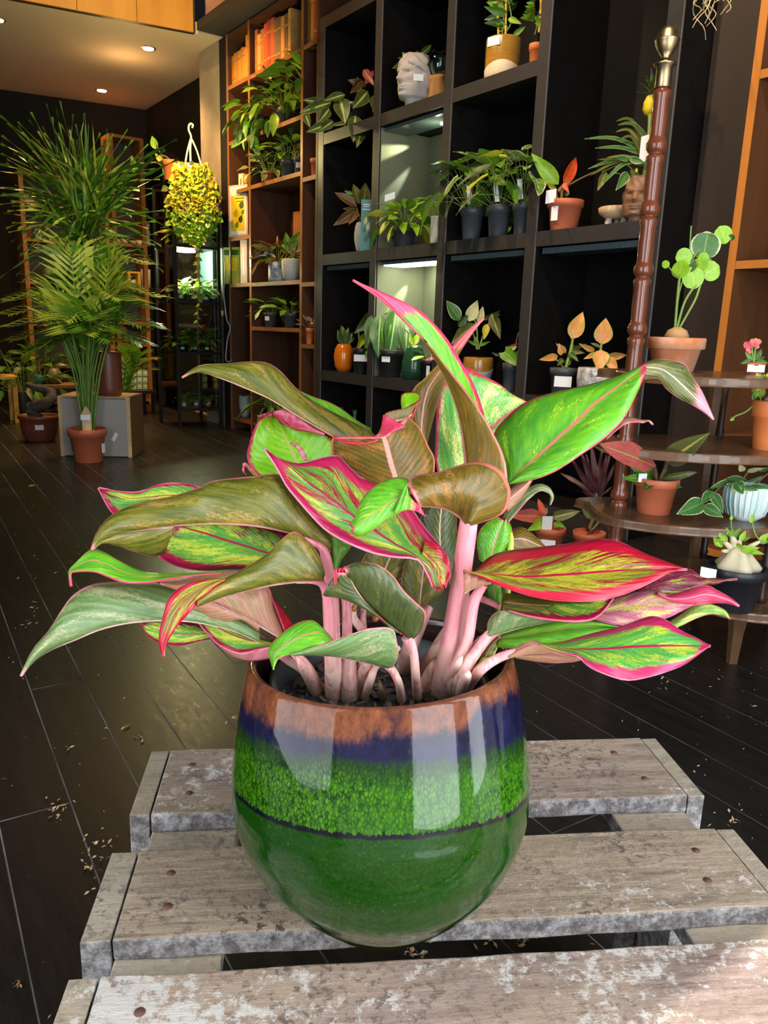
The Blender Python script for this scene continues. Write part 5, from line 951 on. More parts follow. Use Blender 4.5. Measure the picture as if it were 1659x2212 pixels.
px_leaves(r, d, [(1235, 732, 1260, 672, .62, 'lorg', 0, -2, 0), (1222, 762, 1203, 742, .5, 'lorg', 0, -3), (1205, 770, 1168, 776, .38, 'lorg', 0, -5), (1212, 768, 1208, 742, .5, 'lorg', -2, -4), (1232, 758, 1262, 762, .4, 'lo', 0, -5), (1228, 762, 1248, 778, .4, 'ld', 0, -6), (1226, 790, 1230, 768, .6, 'lg'), (1216, 775, 1206, 788, .5, 'lo', 0, -4), (1232, 752, 1270, 744, .3, 'lo', 0, 0, 30)])
r, R_, h, d = shelf_pot('potted_plant', 'crumpled silver planter holding orange and pink leaves on low shelf', 1283, Z3, 2.80, 82, 70, 'egg', 'silver', soil=False, pot_name='planter')
px_stems(r, d, [([(1296, 770), (1298, 752), (1300, 742)], 3), ([(1290, 775), (1275, 752), (1262, 745)], 2), ([(1300, 775), (1320, 765)], 2)], M['stem'])
px_leaves(r, d, [(1300, 744, 1309, 686, .78, 'lorg', 0, -2, 0), (1300, 756, 1294, 800, .75, 'lorg', -4, -8, 0), (1314, 770, 1354, 768, .5, 'lorg', -2, -6), (1312, 772, 1334, 805, .55, 'lorg', -5, -9), (1285, 758, 1252, 744, .35, 'lorg', 0, -3), (1290, 764, 1262, 774, .4, 'lorg', -2, -4), (1296, 750, 1276, 740, .4, 'lo')])
M['gglass2'] = plain('green_bottle_glass', (.06, .16, .08), .1, col2=(.09, .20, .11), spec=.6, coat=.5)
for px, lb in ((735, 'left one of two small green glass bottles on the bottom shelf'), (765, 'right one of two small green glass bottles on the bottom shelf')):
    v = thing('bottle', shelf_pt(px, 2.86, .0605), lb, 'bottle', 'green bottles on the bottom shelf'); p = ORG[v]
    p = Vector((p.x, p.y, p.z)); MB().lathe(p, [(0, 0), (.030, 0), (.034, .01), (.034, .10), (.012, .17), (.010, .22), (.015, .24), (.017, .26), (.012, .25), (.008, .2), (.028, .1), (.028, .01), (0, .008)], 18).build('body', M['gglass2'], v)
# ---------------------------------------------------------------- middle row
r, R_, h, d = shelf_pot('potted_aglaonema', 'bronze leaved plant in grey jar behind a teal card', 786, Z2, 2.83, 44, 62, 'bulb', 'conc', pot_name='jar')
px_stems(r, d, [([(780, 478), (772, 455), (768, 440)], 2.4), ([(778, 478), (765, 470), (755, 462)], 2), ([(784, 478), (784, 450), (782, 430)], 2.4)], M['stemd'])
px_leaves(r, d, [(768, 442, 724, 414, .45, 'lbeg', 0, -4, 20), (776, 440, 764, 395, .55, 'lo', 0, -2), (784, 446, 792, 392, .6, 'lo', 0, -2), (766, 458, 722, 486, .42, 'lbeg', -2, -6, 0), (772, 456, 754, 482, .5, 'lbeg', -3, -7), (788, 450, 802, 420, .5, 'lo'), (774, 450, 742, 452, .4, 'lbeg', 0, -4), (762, 420, 744, 412, .5, 'lg', -2, -4)])
c = thing('card', shelf_pt(790, 2.755, Z2), 'teal printed plant card leaning on the grey jar', 'card'); p = ORG[c]; k = dep(p)/F
f = tocam(p); sd = cz.cross(f)
MB().box(p+cz*(52*k), (24*k, .003, 104*k), (sd, f, cz)).build('board', M['tealcard'], c)
b = MB()
for a, b_, w in ((94, 0, 16), (90, 0, 12), (84, 0, 18)): b.box(p+cz*(a*k)+f*.002, (w*k, .001, 1.6*k), (sd, f, cz))
b.build('print', M['white'], [o for o in c.children][0])
for (u, z, w) in ((-3, 62, 9), (4, 68, 8), (2, 50, 9), (-5, 44, 7), (5, 34, 8), (-2, 26, 8)):
    put_leaf(c, p+sd*(u*k)+cz*((z-w)*k)+f*.003, p+sd*((u+3)*k)+cz*((z+w)*k)+f*.003, w*k, leaf_mesh('ovate', 'lcream' if w > 8 else 'ld', 0, .1, 4, 2), f, 'printed_leaf')
r, R_, h, d = shelf_pot('potted_anthurium', 'bright lime leafy plant in grey pot under the lit panel', 873, Z2, 2.82, 50, 42, 'nursery', 'grey')
foliage(r, ORG[r]+Vector((0, 0, h*.9)), 42, .12, .13, ['lb', 'lb', 'ly', 'lg'], 'ovate', .46, (5, 82), 55, seed=4, spread=.03)
MB().box(at(842, 425, d-.12), (.06, .003, .035), ((sd+cz*.35).normalized(), f, cz)).build('plant_label', M['white'], r)
r, R_, h, d = shelf_pot('potted_anthurium', 'second lime leafy plant in pale slim pot beside the upright', 941, Z2, 2.84, 26, 60, 'cyl', 'conc')
foliage(r, ORG[r]+Vector((0, 0, h*.9)), 12, .10, .12, ['lb', 'lg'], 'ovate', .42, (10, 80), 50, seed=14, spread=.02)
for (px, w, mats, nn, sd_, lbl) in ((1017, 52, ['lg', 'ld', 'lg', 'lb'], 22, 21, 'leftmost of three slate pots, with broad green leaves'), (1075, 54, ['lg', 'lv', 'ld', 'lv'], 18, 22, 'middle of three slate pots, with cream splashed leaves'), (1126, 46, ['lv', 'ly', 'lcream', 'lg'], 18, 23, 'rightmost of three slate pots, with pale variegated leaves')):
    r, R_, h, d = shelf_pot('potted_pothos', lbl, px, Z2, 2.80, w, 66, 'nursery', 'grey', group='slate pots on the middle shelf')
    foliage(r, ORG[r]+Vector((0, 0, h*.9)), nn+6, .23, .15, mats, 'heart', .62, (12, 85), 62, seed=sd_, spread=.03)
    f = tocam(ORG[r]); sd = cz.cross(f)
    MB().box(ORG[r]+cz*(h*1.05+.05)+f*(R_*.6)-sd*.02, (.022, .003, .09), ((sd+cz*.15).normalized(), f, (cz-sd*.15).normalized())).build('plant_label', M['white'], r)
r, R_, h, d = shelf_pot('potted_philodendron', 'terracotta pot with one lime leaf and one scarlet leaf', 1217, Z2, 2.80, 78, 62, 'nursery', 'terra', lab=(.55, .45, .52, -38))
px_stems(r, d, [([(1205, 436), (1200, 418), (1198, 405)], 4), ([(1212, 436), (1215, 410), (1222, 398)], 3.5), ([(1220, 405), (1250, 388), (1275, 376), (1290, 370)], 2), ([(1206, 415), (1215, 405), (1230, 396)], 5)], M['stemd'])
px_leaves(r, d, [(1206, 398, 1148, 332, .42, 'lb', 0, -5, 0), (1218, 398, 1250, 336, .42, 'lred', 0, 0, 20), (1216, 396, 1228, 414, .5, 'lred', -2, -4), (1200, 408, 1180, 396, .5, 'gold', -2, -3), (1222, 425, 1228, 408, .7, 'ld')])
MB().box(at(1190, 424, d-.06), (.045, .002, .055), ((sd+cz*.2).normalized(), f, cz)).build('plant_label', M['white'], r)
ff = thing('footed_dish', shelf_pt(1330, 2.84, Z2), 'pale wooden footed dish beside the brown face planter', 'dish'); p = ORG[ff]; k = dep(p)/F
MB().lathe(p+cz*(16*k), [(0, 0), (26*k, 2*k), (38*k, 12*k), (40*k, 22*k), (37*k, 24*k), (20*k, 21*k), (0, 20*k)], 26).build('dish', M['tag'], ff)
for a in (.6, 2.7, 4.8): MB().lathe(p+Vector((math.cos(a), math.sin(a), 0))*(18*k), [(6*k, 0), (8*k, 8*k), (6*k, 17*k)], 12).build('foot', M['stone'], ff)
def head(root, p, k, hgt, mat, yaw, name='face_planter'):
    """a planter modelled as a head: oval vessel with brow, nose, eyes, lips, chin and wavy hair"""
    b = MB(); f0 = Matrix.Rotation(math.radians(yaw), 3, 'Z') @ tocam(p); s0 = cz.cross(f0); n = 72; m = 64; vs = []
    for i in range(m+1):
        t = i/m; z = t*hgt
        base = hgt*(.30+.14*math.sin(math.pi*min(1, t*1.05))**.8) if t > .14 else hgt*(.24+.06*(t/.14)*.3)
        for j in range(n):
            a = 2*math.pi*j/n; ca, sa = math.cos(a), math.sin(a)
            r = base*(1.0 if abs(a) < 9 else 1); x, y = ca*r*1.08, sa*r*.82
            g = lambda a0, s_, t0, st_: math.exp(-(((a+math.pi) % (2*math.pi)-math.pi-a0)/s_)**2-((t-t0)/st_)**2)
            x += hgt*(.100*g(0, .17, .465, .048)+.065*g(0, .13, .55, .08)+.060*g(0, .30, .335, .020)+.055*g(0, .28, .285, .020)+.070*g(0, .35, .17, .05)+.045*g(0, .9, .67, .04)
                 -.075*g(.42, .2, .585, .04)-.075*g(-.42, .2, .585, .04)+.040*g(.42, .15, .575, .018)+.040*g(-.42, .15, .575, .018)-.045*g(0, .36, .310, .009)-.03*g(.55, .3, .40, .06)-.03*g(-.55, .3, .40, .06))
            if t > .70 or abs((a+math.pi) % (2*math.pi)-math.pi) > 1.35:
                w = .016*hgt*math.sin(a*7+t*18); x += ca*w+ca*.02*hgt; y += sa*w+sa*.02*hgt
            vs.append(p+f0*x+s0*y+cz*z)
    fs = [(i*n+j, i*n+(j+1) % n, (i+1)*n+(j+1) % n, (i+1)*n+j) for i in range(m) for j in range(n)]
    b.add(vs, fs, smooth=True); b.add(vs[:n], [tuple(range(n))[::-1]])
    top = vs[-n:]; inn = [q.lerp(p+cz*hgt, .18)-cz*hgt*.1 for q in top]; b.add(top+inn, [(j, (j+1) % n, n+(j+1) % n, n+j) for j in range(n)]+[tuple(range(n, 2*n))])
    return b.build(name, M[mat], root)
r = thing('face_planter', shelf_pt(1376, 2.80, Z2), 'brown face planter with trailing leaves and pineapple plant behind the post', 'planter'); p = ORG[r]; d = dep(p); k = d/F
head(r, p, k, 92*k, 'bronze', -12)
px_stems(r, d, [([(1392, 385), (1400, 320), (1404, 270), (1404, 240)], 5), ([(1380, 388), (1360, 360), (1340, 355), (1300, 372)], 1.4), ([(1385, 388), (1360, 380), (1320, 372)], 1.3)], M['stem'])
for (bx, by, tx, ty) in ((1398, 320, 1330, 262), (1398, 330, 1262, 300), (1396, 335, 1285, 320), (1396, 345, 1270, 365), (1394, 350, 1274, 380), (1396, 350, 1290, 345), (1394, 335, 1330, 285), (1400, 300, 1335, 270), (1396, 352, 1310, 340), (1396, 355, 1300, 400), (1394, 352, 1340, 300), (1402, 320, 1450, 300), (1402, 330, 1470, 340), (1400, 340, 1440, 370)):
    m_ = ((bx+tx)/2, min(by, ty)-4+abs(bx-tx)*.02); b = MB()
    patch_pts = cat_rom([at(bx, by, d), at(m_[0], m_[1], d-.03), at(tx, ty, d-.06)], 9); vs = []; uv = []
    for i, q in enumerate(patch_pts):
        w = .011*min(1, .5+i*.3)*(1-(i/8)**3)+.0006; tg = (patch_pts[min(i+1, 8)]-patch_pts[max(i-1, 0)]).normalized(); sv = tg.cross((CAM-q).normalized()+cz*.8).normalized()
        for j in (-1, 0, 1): vs.append(q+sv*w*j-(CAM-q).normalized()*(.003 if j == 0 else 0)); uv.append((i/8, (j+1)/2))
    b.add(vs, [(i*3+j, i*3+j+1, (i+1)*3+j+1, (i+1)*3+j) for i in range(8) for j in range(2)], uv, smooth=True); b.build('leaf', M[('lstripe', 'lo', 'lhoya')[int(bx+tx) % 3]], r)
px_leaves(r, d, [(1378, 385, 1395, 415, .5, 'ld', -4, -6), (1356, 372, 1334, 408, .45, 'lhoya', -3, -6), (1310, 372, 1292, 408, .4, 'lo', -3, -6), (1358, 345, 1328, 338, .4, 'lhoya', -3, -5), (1360, 342, 1392, 352, .45, 'lhoya', -3, -6), (1362, 368, 1385, 384, .5, 'lo', -3, -6), (1374, 364, 1376, 372, .7, 'gold', -5, -6)])
q = at(1404, 228, d); b = MB()
b.lathe(q-cz*(22*k), [(0, 0), (8*k, 3*k), (13*k, 14*k), (13*k, 28*k), (8*k, 40*k), (0, 44*k)], 16, fn=lambda P, R0, H0, a: P+Vector((math.cos(a), math.sin(a), 0))*R0*.16*math.sin(8*a+H0/k*.6)); b.build('fruit', M['yellow'], r)
for i in range(26):
    a = i*2.4; e = math.radians(20+60*(i/26)); h0 = Vector((math.cos(a), math.sin(a), 0)); b0 = q+cz*(20*k+i*.6*k)
    put_leaf(r, b0, b0+(h0*math.cos(e)+cz*math.sin(e))*(28+8*random.random())*k, 8*k, leaf_mesh('strap', 'lhoya' if i % 2 else 'lo', .2, .4, 4, 2), cz*math.cos(e)-h0*math.sin(e))
MB().box(at(1396, 320, d-.05), (.05, .002, .10), ((sd+cz*.3).normalized(), f, cz)).build('plant_label', M['white'], r)
# ---------------------------------------------------------------- top row
r, R_, h, d = shelf_pot('potted_maranta', 'prayer plant with yellow veined leaves trailing over the shelf end', 765, Z1, 2.86, 60, 55, 'nursery', 'blackpot')
px_stems(r, d, [([(765, 235), (740, 215), (715, 218), (695, 225)], 1.8), ([(770, 235), (795, 220), (812, 225)], 1.8), ([(770, 232), (775, 200), (790, 180)], 1.8), ([(765, 240), (740, 262), (715, 268)], 1.6), ([(768, 240), (770, 262), (775, 280)], 1.6)], M['stemd'])
px_leaves(r, d, [(735, 212, 745, 262, .62, 'lp', -12, -18, 0), (795, 198, 764, 232, .62, 'lp', -12, -16, 0), (768, 250, 764, 302, .55, 'lp', -14, -19, 0), (786, 262, 772, 314, .5, 'lp', -15, -20, 0), (812, 205, 808, 240, .5, 'lp', -10, -16, 20), (822, 215, 806, 240, .35, 'lstripe', -12, -16, 0), (790, 180, 808, 150, .5, 'lpink', -4, -6, 0), (786, 150, 806, 182, .45, 'lpink', -5, -8, 0), (785, 185, 752, 172, .5, 'lbeg', -4, -8), (780, 175, 760, 200, .55, 'lbeg', -6, -10), (745, 205, 700, 215, .4, 'lp', -12, -18, 30), (715, 222, 650, 240, .36, 'lp', -12, -20, 15), (700, 222, 655, 215, .4, 'lp', -12, -18, 10), (712, 235, 690, 262, .5, 'lp', -14, -20, 0), (705, 270, 664, 284, .45, 'lp', -14, -20, 10), (720, 262, 690, 282, .5, 'lp', -14, -18, 0), (745, 268, 716, 270, .3, 'lp', -14, -18, 30), (790, 188, 770, 168, .5, 'lbeg', -2, -6), (690, 218, 672, 236, .6, 'lg', -14, -18), (755, 240, 748, 276, .5, 'lo', -8, -12), (660, 246, 668, 272, .5, 'lp', -15, -20)])
r = thing('face_planter', shelf_pt(898, 2.80, Z1), 'pale stone face planter with price sticker on the upper shelf', 'planter'); p = ORG[r]; d = dep(p); k = d/F
head(r, p, k, 98*k, 'stone', -48)
hg = 98*k; f0 = Matrix.Rotation(math.radians(-48), 3, 'Z') @ tocam(p); s0 = cz.cross(f0); hb_ = MB()
for sg in (-1, 1):
    for m_ in range(8):
        P = []
        for i in range(12):
            u = i/11; t = .97-.035*m_-(.62-.05*m_)*u**1.4; a = sg*(.10+.10*m_*(1-u)+2.0*u**.8+.10*math.sin(u*9+m_))
            rr = hg*(.30+.14*math.sin(math.pi*min(1, t*1.05))**.8)*(1.06 if t < .9 else .95)
            P.append(p+f0*(math.cos(a)*rr*1.08)+s0*(math.sin(a)*rr*.82)+cz*(t*hg))
        hb_.tube(cat_rom(P, 20), [hg*(.030+.022*math.sin(math.pi*i/19)) for i in range(20)], 7)
hb_.build('wavy_hair', M['stone'], r)
label_on(r, p, 44*k, 46*k, 21*k, 13*k, 4)
px_stems(r, d, [([(890, 135), (880, 125), (870, 128)], 1.5), ([(900, 132), (910, 118), (920, 110)], 1.5)], M['stem'])
px_leaves(r, d, [(880, 130, 850, 148, .5, 'lo', -3, -6), (885, 130, 868, 112, .6, 'lg', -2, -4), (895, 130, 882, 112, .6, 'lo', -2, -3), (895, 128, 915, 112, .6, 'lo', -1, -2), (910, 118, 934, 94, .45, 'ld', 0, 0), (905, 122, 918, 132, .6, 'lo', -3, -5), (892, 128, 903, 108, .6, 'lo', -2, -3), (880, 128, 860, 126, .6, 'lo', -3, -6)])
c = thing('glass_cloche', shelf_pt(945, 2.86, Z1), 'glass vessel on a rough wooden stump beside stone face planter', 'vase'); p = ORG[c]; k = dep(p)/F
b = MB(); b.lathe(p, [(22*k, 0), (23*k, 30*k), (20*k, 46*k), (24*k, 54*k), (0, 54*k)], 18, fn=lambda P, R0, H0, a: P+Vector((math.cos(a), math.sin(a), 0))*R0*.10*math.sin(5*a+H0/k*.1))
b.build('stump', wood('raw_stump', (.34, .15, .045), (.50, .26, .09), .8, 8, (8, 8, 1), bmp=.6), c)
MB().lathe(p+cz*(50*k), [(0, 0), (20*k, 6*k), (27*k, 26*k), (24*k, 46*k), (16*k, 56*k), (15.4*k, 56*k), (23*k, 46*k), (26*k, 26*k), (19*k, 7*k), (0, 1.5*k)], 22).build('glass', M['glass'], c)
r, R_, h, d = shelf_pot('potted_trellis_plant', 'amber glazed pot with pale sandy base and bamboo trellis plant', 1083, Z1, 2.84, 76, 82, 'cyl', 'goldgl', lab=(.86, .82, .22, -34))
MB().lathe(ORG[r], [(R_*.865, -.0003), (R_*.975, h*.05), (R_*1.008, h*.16), (R_*1.008, h*.34), (R_*1.0, h*.345)], 24, fn=lambda P, R0, H0, a: P+cz*(h*.07*math.sin(2*a) if H0 > h*.3 else 0)).build('raw_base', M['sand'], r)
px_stems(r, d, [([(1077, 80), (1075, 30), (1073, -60)], 2.6), ([(1092, 80), (1093, 30), (1094, -60)], 2.6), ([(1076, 10), (1094, 2)], 1.2), ([(1077, 70), (1095, 58)], 1.2)], M['bamboo'], 'trellis')
px_stems(r, d, [([(1084, 80), (1088, 40), (1078, 10), (1092, -30)], 1.6), ([(1084, 80), (1104, 50), (1100, 10), (1086, -20)], 1.6)], M['stem'])
px_leaves(r, d, [(1085+random.randint(-8, 14), 60-i*5, 1085+random.choice((-1, 1))*random.randint(14, 44), 60-i*5+random.randint(-22, 12), .38, ('lg', 'lb', 'ld')[i % 3], 0, random.uniform(-5, 5)) for i in range(24)]+[(1108, 78, 1136, 56, .4, 'lg', 0, -3)])
r, R_, h, d = shelf_pot('potted_trellis_plant', 'orange plastic pot with climbing plant at the end of upper shelf', 1155, Z1, 2.86, 32, 56, 'nursery', 'terra2')
px_stems(r, d, [([(1164, 70), (1168, 20), (1170, -50)], 3)], M['bamboo'], 'trellis')
px_stems(r, d, [([(1155, 75), (1160, 50), (1152, 20), (1160, -20)], 1.6)], M['stem'])
px_leaves(r, d, [(1156, 50-i*6, 1156+random.choice((-1, -1, 1))*random.randint(12, 40), 50-i*6+random.randint(-14, 10), .42, ('lb', 'lg', 'lg')[i % 3], 0, random.uniform(-6, 2)) for i in range(16)])
# hanging dry twigs in front of the niche
t = thing('hanging_twigs', at(1545, -60, 2.6), 'bundle of pale curly dry twigs hanging from above at top right', 'twigs'); rr_ = random.Random(12)
for i in range(17):
    x, y = 1535+rr_.uniform(-18, 18), -70; P = [at(x, y, 2.6)]; dd = 0
    for s_ in range(rr_.choice((4, 5, 6, 7))):
        x += rr_.uniform(-22, 22); y += rr_.uniform(12, 28); dd += rr_.uniform(-.03, .03); P.append(at(min(1592, max(1494, x)), min(y, 98), 2.6+dd))
    MB().tube(cat_rom(P, 20), [.0036-.0022*j/19 for j in range(20)], 5).build('twig', M['twig'], t)
# ---------------------------------------------------------------- books and plants in the brown bookcase
def books(y0, y1, z, x, specs, place):
    """upright books packed from y1 (far) towards y0: (thickness cm, height cm, colour)"""
    y = y1
    for i, (th, hg, c) in enumerate(specs):
        th /= 100; hg /= 100
        if y-th < y0: break
        b = thing('book', (x+.08, y-th/2, z), place[i], 'book', 'old books on the top bookshelf')
        cv = MB().bb((x, y-th+.0008, z), (x+.15, y-.0008, z+hg)).build('cover', M['book%d' % c], b, .002)
        for zz in (.18, .72): MB().bb((x-.0012, y-th+.002, z+hg*zz), (x+.001, y-.002, z+hg*zz+.012)).build('band', M['goldgl'], cv)
        y -= th
ords = ('first', 'second', 'third', 'fourth', 'fifth', 'sixth', 'seventh', 'eighth', 'ninth', 'tenth', 'eleventh', 'twelfth')
cn = ('amber', 'golden', 'rust red', 'dark red', 'grey brown', 'tan', 'brown')
sp = [(3.6, 21, 0), (4, 22, 1), (4.2, 22, 0), (4, 22, 1), (4, 23, 0), (4.2, 22, 1), (4.5, 29, 1)]
books(5.61, 5.94, 2.60, 2.76, sp, ['%s book, %s from the left on the narrow left top shelf' % (cn[s[2]], ords[i]) for i, s in enumerate(sp)])
sp = [(4, 29, 6), (5, 25, 5), (5, 27, 6), (5, 29, 2), (5.5, 30, 3), (5, 30, 2), (5, 28, 4), (4.5, 28, 4), (5, 27, 1), (5, 27, 4), (4, 29, 5)]
books(4.9, 5.55, 2.596, 2.76, sp, ['%s book, %s from the left on the wide top shelf' % (cn[s[2]], ords[i]) for i, s in enumerate(sp)])
sp = [(4, 32, 0), (4, 31, 1), (4.2, 33, 2), (4, 32, 0)]
books(4.635, 4.80, 2.60, 2.76, sp, ['%s book, %s from the left on the right hand top shelf' % (cn[s[2]], ords[i]) for i, s in enumerate(sp)])
def bpot(name, label, px, z, x, w, h, style, mat, **k): return potted(name, label, shelf_pt(px, x, z+.0005), w, h, style, mat, **k)
r, R_, h, d = bpot('potted_calla', 'spreading green plant in hidden pot on the second bookshelf', 612, 2.20, 2.84, 40, 40, 'nursery', 'grey')
foliage(r, ORG[r]+cz*(h*.9), 44, .17, .14, ['lg', 'ld', 'lg', 'lb'], 'ovate', .46, (0, 82), 55, seed=31, spread=.07)
foliage(r, ORG[r]+cz*(h*.9), 22, .20, .14, ['lg', 'lb', 'ld'], 'ovate', .46, (-35, 35), 40, seed=32, spread=.05, az=(100, 260), one=False)
r, R_, h, d = bpot('potted_pothos', 'trailing green pothos hanging over the left bookshelf edge', 565, 2.20, 2.80, 34, 36, 'nursery', 'blackpot')
foliage(r, ORG[r]+cz*(h*.8), 26, .17, .12, ['lg', 'lb', 'ld'], 'heart', .66, (-55, 30), 40, seed=33, spread=.06, az=(95, 230))
px_leaves(r, d-.12, [(530, 292, 498, 318, .6, 'lg'), (545, 300, 560, 328, .7, 'lg'), (528, 270, 516, 292, .7, 'lg'), (552, 318, 572, 322, .6, 'lb')], 'heart')
r, R_, h, d = bpot('potted_ivy', 'light green plant at right end of the second bookshelf', 672, 2.21, 2.85, 36, 40, 'nursery', 'blackpot')
foliage(r, ORG[r]+cz*(h*.9), 22, .22, .15, ['lg', 'lb', 'lg'], 'heart', .6, (10, 85), 50, seed=34, spread=.04)
px_leaves(r, d-.1, [(690, 140, 664, 142, .6, 'lb'), (690, 165, 668, 172, .6, 'lg'), (688, 178, 664, 190, .5, 'lb'), (690, 130, 678, 120, .6, 'lg')], 'heart')
r, R_, h, d = bpot('potted_pothos', 'bushy green plant in a slate pot on third bookshelf', 622, 1.855, 2.82, 36, 38, 'nursery', 'grey')
foliage(r, ORG[r]+cz*(h*.9), 26, .13, .13, ['lg', 'ld', 'lb'], 'ovate', .6, (5, 82), 55, seed=35, spread=.04)
r, R_, h, d = bpot('potted_plant', 'small slate pot with white tag at the right of third bookshelf', 644, 1.855, 2.80, 20, 36, 'nursery', 'grey', lab=(.55, 1.0, .3))
foliage(r, ORG[r]+cz*(h*.9), 7, .10, .10, ['ld', 'lg'], 'ovate', .5, (30, 85), 30, seed=36)
r, R_, h, d = bpot('potted_peperomia', 'cream variegated plant in little terracotta pot on third bookshelf', 580, 1.855, 2.78, 26, 22, 'nursery', 'terra')
foliage(r, ORG[r]+cz*(h*.9), 34, .13, .085, ['lv', 'lv', 'lcream', 'lo'], 'ovate', .55, (-15, 80), 40, seed=37, spread=.05)
q = thing('potted_stub', shelf_pt(682, 2.80, 1.8105), 'terracotta pot at the right end of third bookshelf', 'pot'); p = ORG[q]; k = dep(p)/F
MB().lathe(p, pot_prof('nursery', 13*k, 38*k), 20).build('pot', M['terra'], q); MB().lathe(p, [(0, 33*k), (11*k, 34*k)], 16).build('soil', M['soil'], q)
q = thing('dish', shelf_pt(664, 2.95, 1.8105), 'round dark dish leaning at the back of third bookshelf', 'dish'); p = ORG[q]; f = Vector((-1, -.15, .18)).normalized(); sd = cz.cross(f).normalized()
MB().lathe((0, 0, 0), [(0, 0), (.07, .004), (.088, .016), (.09, .018), (.07, .010), (0, .006)], 24, fn=lambda P, R0, H0, a: p+cz*.095+sd*P.x+f.cross(sd)*P.y+f*P.z).build('plate', M['olivegl'], q)
def lean(name, label, cat, px, z, x, w, hh, th, mats, yaw=0):
    p = shelf_pt(px, x, z+.0005); t = thing(name, p, label, cat); f = Matrix.Rotation(math.radians(yaw), 3, 'Z') @ Vector((-1, 0, 0)); sd = cz.cross(f)
    return t, p, f, sd
for px, w, lb in ((509, .10, 'left one of two glowing cream cards on the narrow shelf'), (522, .11, 'right one of two glowing cream cards on the narrow shelf')):
    t, p, f, sd = lean('card', lb, 'card', px, 1.853, 2.80, 0, 0, 0, 0, 20)
    MB().box(p+cz*.065, (.055, .012, .13), (sd, f, cz)).build('board', M['cream'], t, .001)
    MB().box(p+cz*.07+f*.0065, (.012, .001, .05), (sd, f, cz)).build('print', M['olivegl'], t)
t, p, f, sd = lean('candle', 'amber tealight jar beside the cream cards', 'candle', 533, 1.853, 2.82, 0, 0, 0, 0)
MB().lathe(p, [(0, 0), (.028, 0), (.03, .12), (.026, .12), (.024, .02), (0, .02)], 18).build('jar', M['goldgl'], t); MB().lathe(p, [(0, .08), (.023, .08)], 14).build('wax', M['cream'], t)
t, p, f, sd = lean('framed_print', 'framed yellow print with pale border standing on the narrow shelf', 'picture', 516, 1.512, 2.745, 0, 0, 0, 0, 25)
W_, H_ = .19, .375
MB().box(p+cz*(H_/2), (W_, .014, H_), (sd, f, cz)).build('frame', M['pinkbook'], t, .001)
fr_ = t.children[0]; MB().box(p+cz*(H_/2)+f*.0075, (W_-.03, .002, H_-.03), (sd, f, cz)).build('mat_board', M['white'], fr_)
MB().box(p+cz*(H_*.45)+f*.009, (W_-.06, .002, H_-.12), (sd, f, cz)).build('print', M['yellow'], fr_)
for (u, z, w, mt) in ((.02, .10, .045, 'ld'), (-.03, .14, .05, 'ly'), (.03, .2, .05, 'lo'), (-.02, .06, .04, 'lg'), (.04, .16, .03, 'lg')):
    put_leaf(t, p+sd*u+cz*z+f*.011, p+sd*(u+.02)+cz*(z+w*1.3)+f*.011, w, leaf_mesh('ovate', mt, 0, .05, 4, 2), f, 'printed_leaf')
b = MB()
for i, w in enumerate((.07, .09, .06)): b.box(p+sd*.02+cz*(.30-.022*i)+f*.0105, (w, .001, .006), (sd, f, cz))
b.build('print_lines', M['olivegl'], t)
t, p, f, sd = lean('book', 'green and yellow illustrated book facing out on the narrow shelf', 'book', 502, 1.162, 2.75, 0, 0, 0, 0, 28)
MB().box(p+cz*.14, (.16, .022, .28), (sd, f, cz)).build('cover', M['bookg'], t, .002); MB().box(p+cz*.15+f*.012, (.12, .001, .10), (sd, f, cz)).build('print', M['yellow'], t); MB().box(p+cz*.24+f*.012, (.14, .001, .04), (sd, f, cz)).build('print', M['ld'], t)
t, p, f, sd = lean('book', 'pale pink book standing beside the green illustrated book', 'book', 530, 1.162, 2.765, 0, 0, 0, 0, 12)
MB().box(p+cz*.165, (.085, .03, .33), (sd, f, cz)).build('cover', M['pinkbook'], t, .002); MB().box(p+cz*.165-sd*.0+f*.0155, (.02, .001, .2), (sd, f, cz)).build('print', M['white'], t)
t, p, f, sd = lean('card', 'plain orange card standing behind the white grey pot', 'card', 643, 1.160, 3.0, 0, 0, 0, 0)
MB().box(p+cz*.26, (.14, .006, .52), (sd, f, cz)).build('board', M['terra2'], t)
r, R_, h, d = bpot('potted_begonia', 'bronze begonia in a metallic grey pot with white label', 602, 1.160, 2.81, 44, 42, 'cyl', 'silver', lab=(.8, .6, .28, -20))
foliage(r, ORG[r]+cz*(h*.9), 26, .13, .12, ['lo', 'lbeg', 'lo', 'ld'], 'heart', .75, (0, 80), 50, seed=41, spread=.05)
px_leaves(r, d-.08, [(560, 540, 545, 560, .7, 'lbeg'), (570, 530, 548, 535, .6, 'lo'), (600, 530, 598, 508, .3, 'lpink'), (595, 560, 580, 545, .5, 'lcream')])
MB().box(at(574, 548, d-.12), (.05, .002, .03), (sd, f, cz)).build('plant_label', M['white'], r)
r, R_, h, d = bpot('potted_ficus', 'large leaved plant in a rounded white grey pot', 629, 1.160, 2.80, 42, 46, 'egg', 'conc')
px_stems(r, d, [([(632, 562), (630, 545), (622, 525)], 3), ([(634, 562), (638, 540), (642, 525)], 3)], M['stemd'])
px_leaves(r, d, [(622, 540, 618, 500, .5, 'lg', 0, -2, 10), (630, 540, 650, 498, .62, 'lg', 0, -2, 0), (636, 545, 660, 515, .5, 'ld', 0, 0), (628, 548, 608, 525, .5, 'ld', 0, 2), (640, 550, 662, 535, .5, 'ld')])
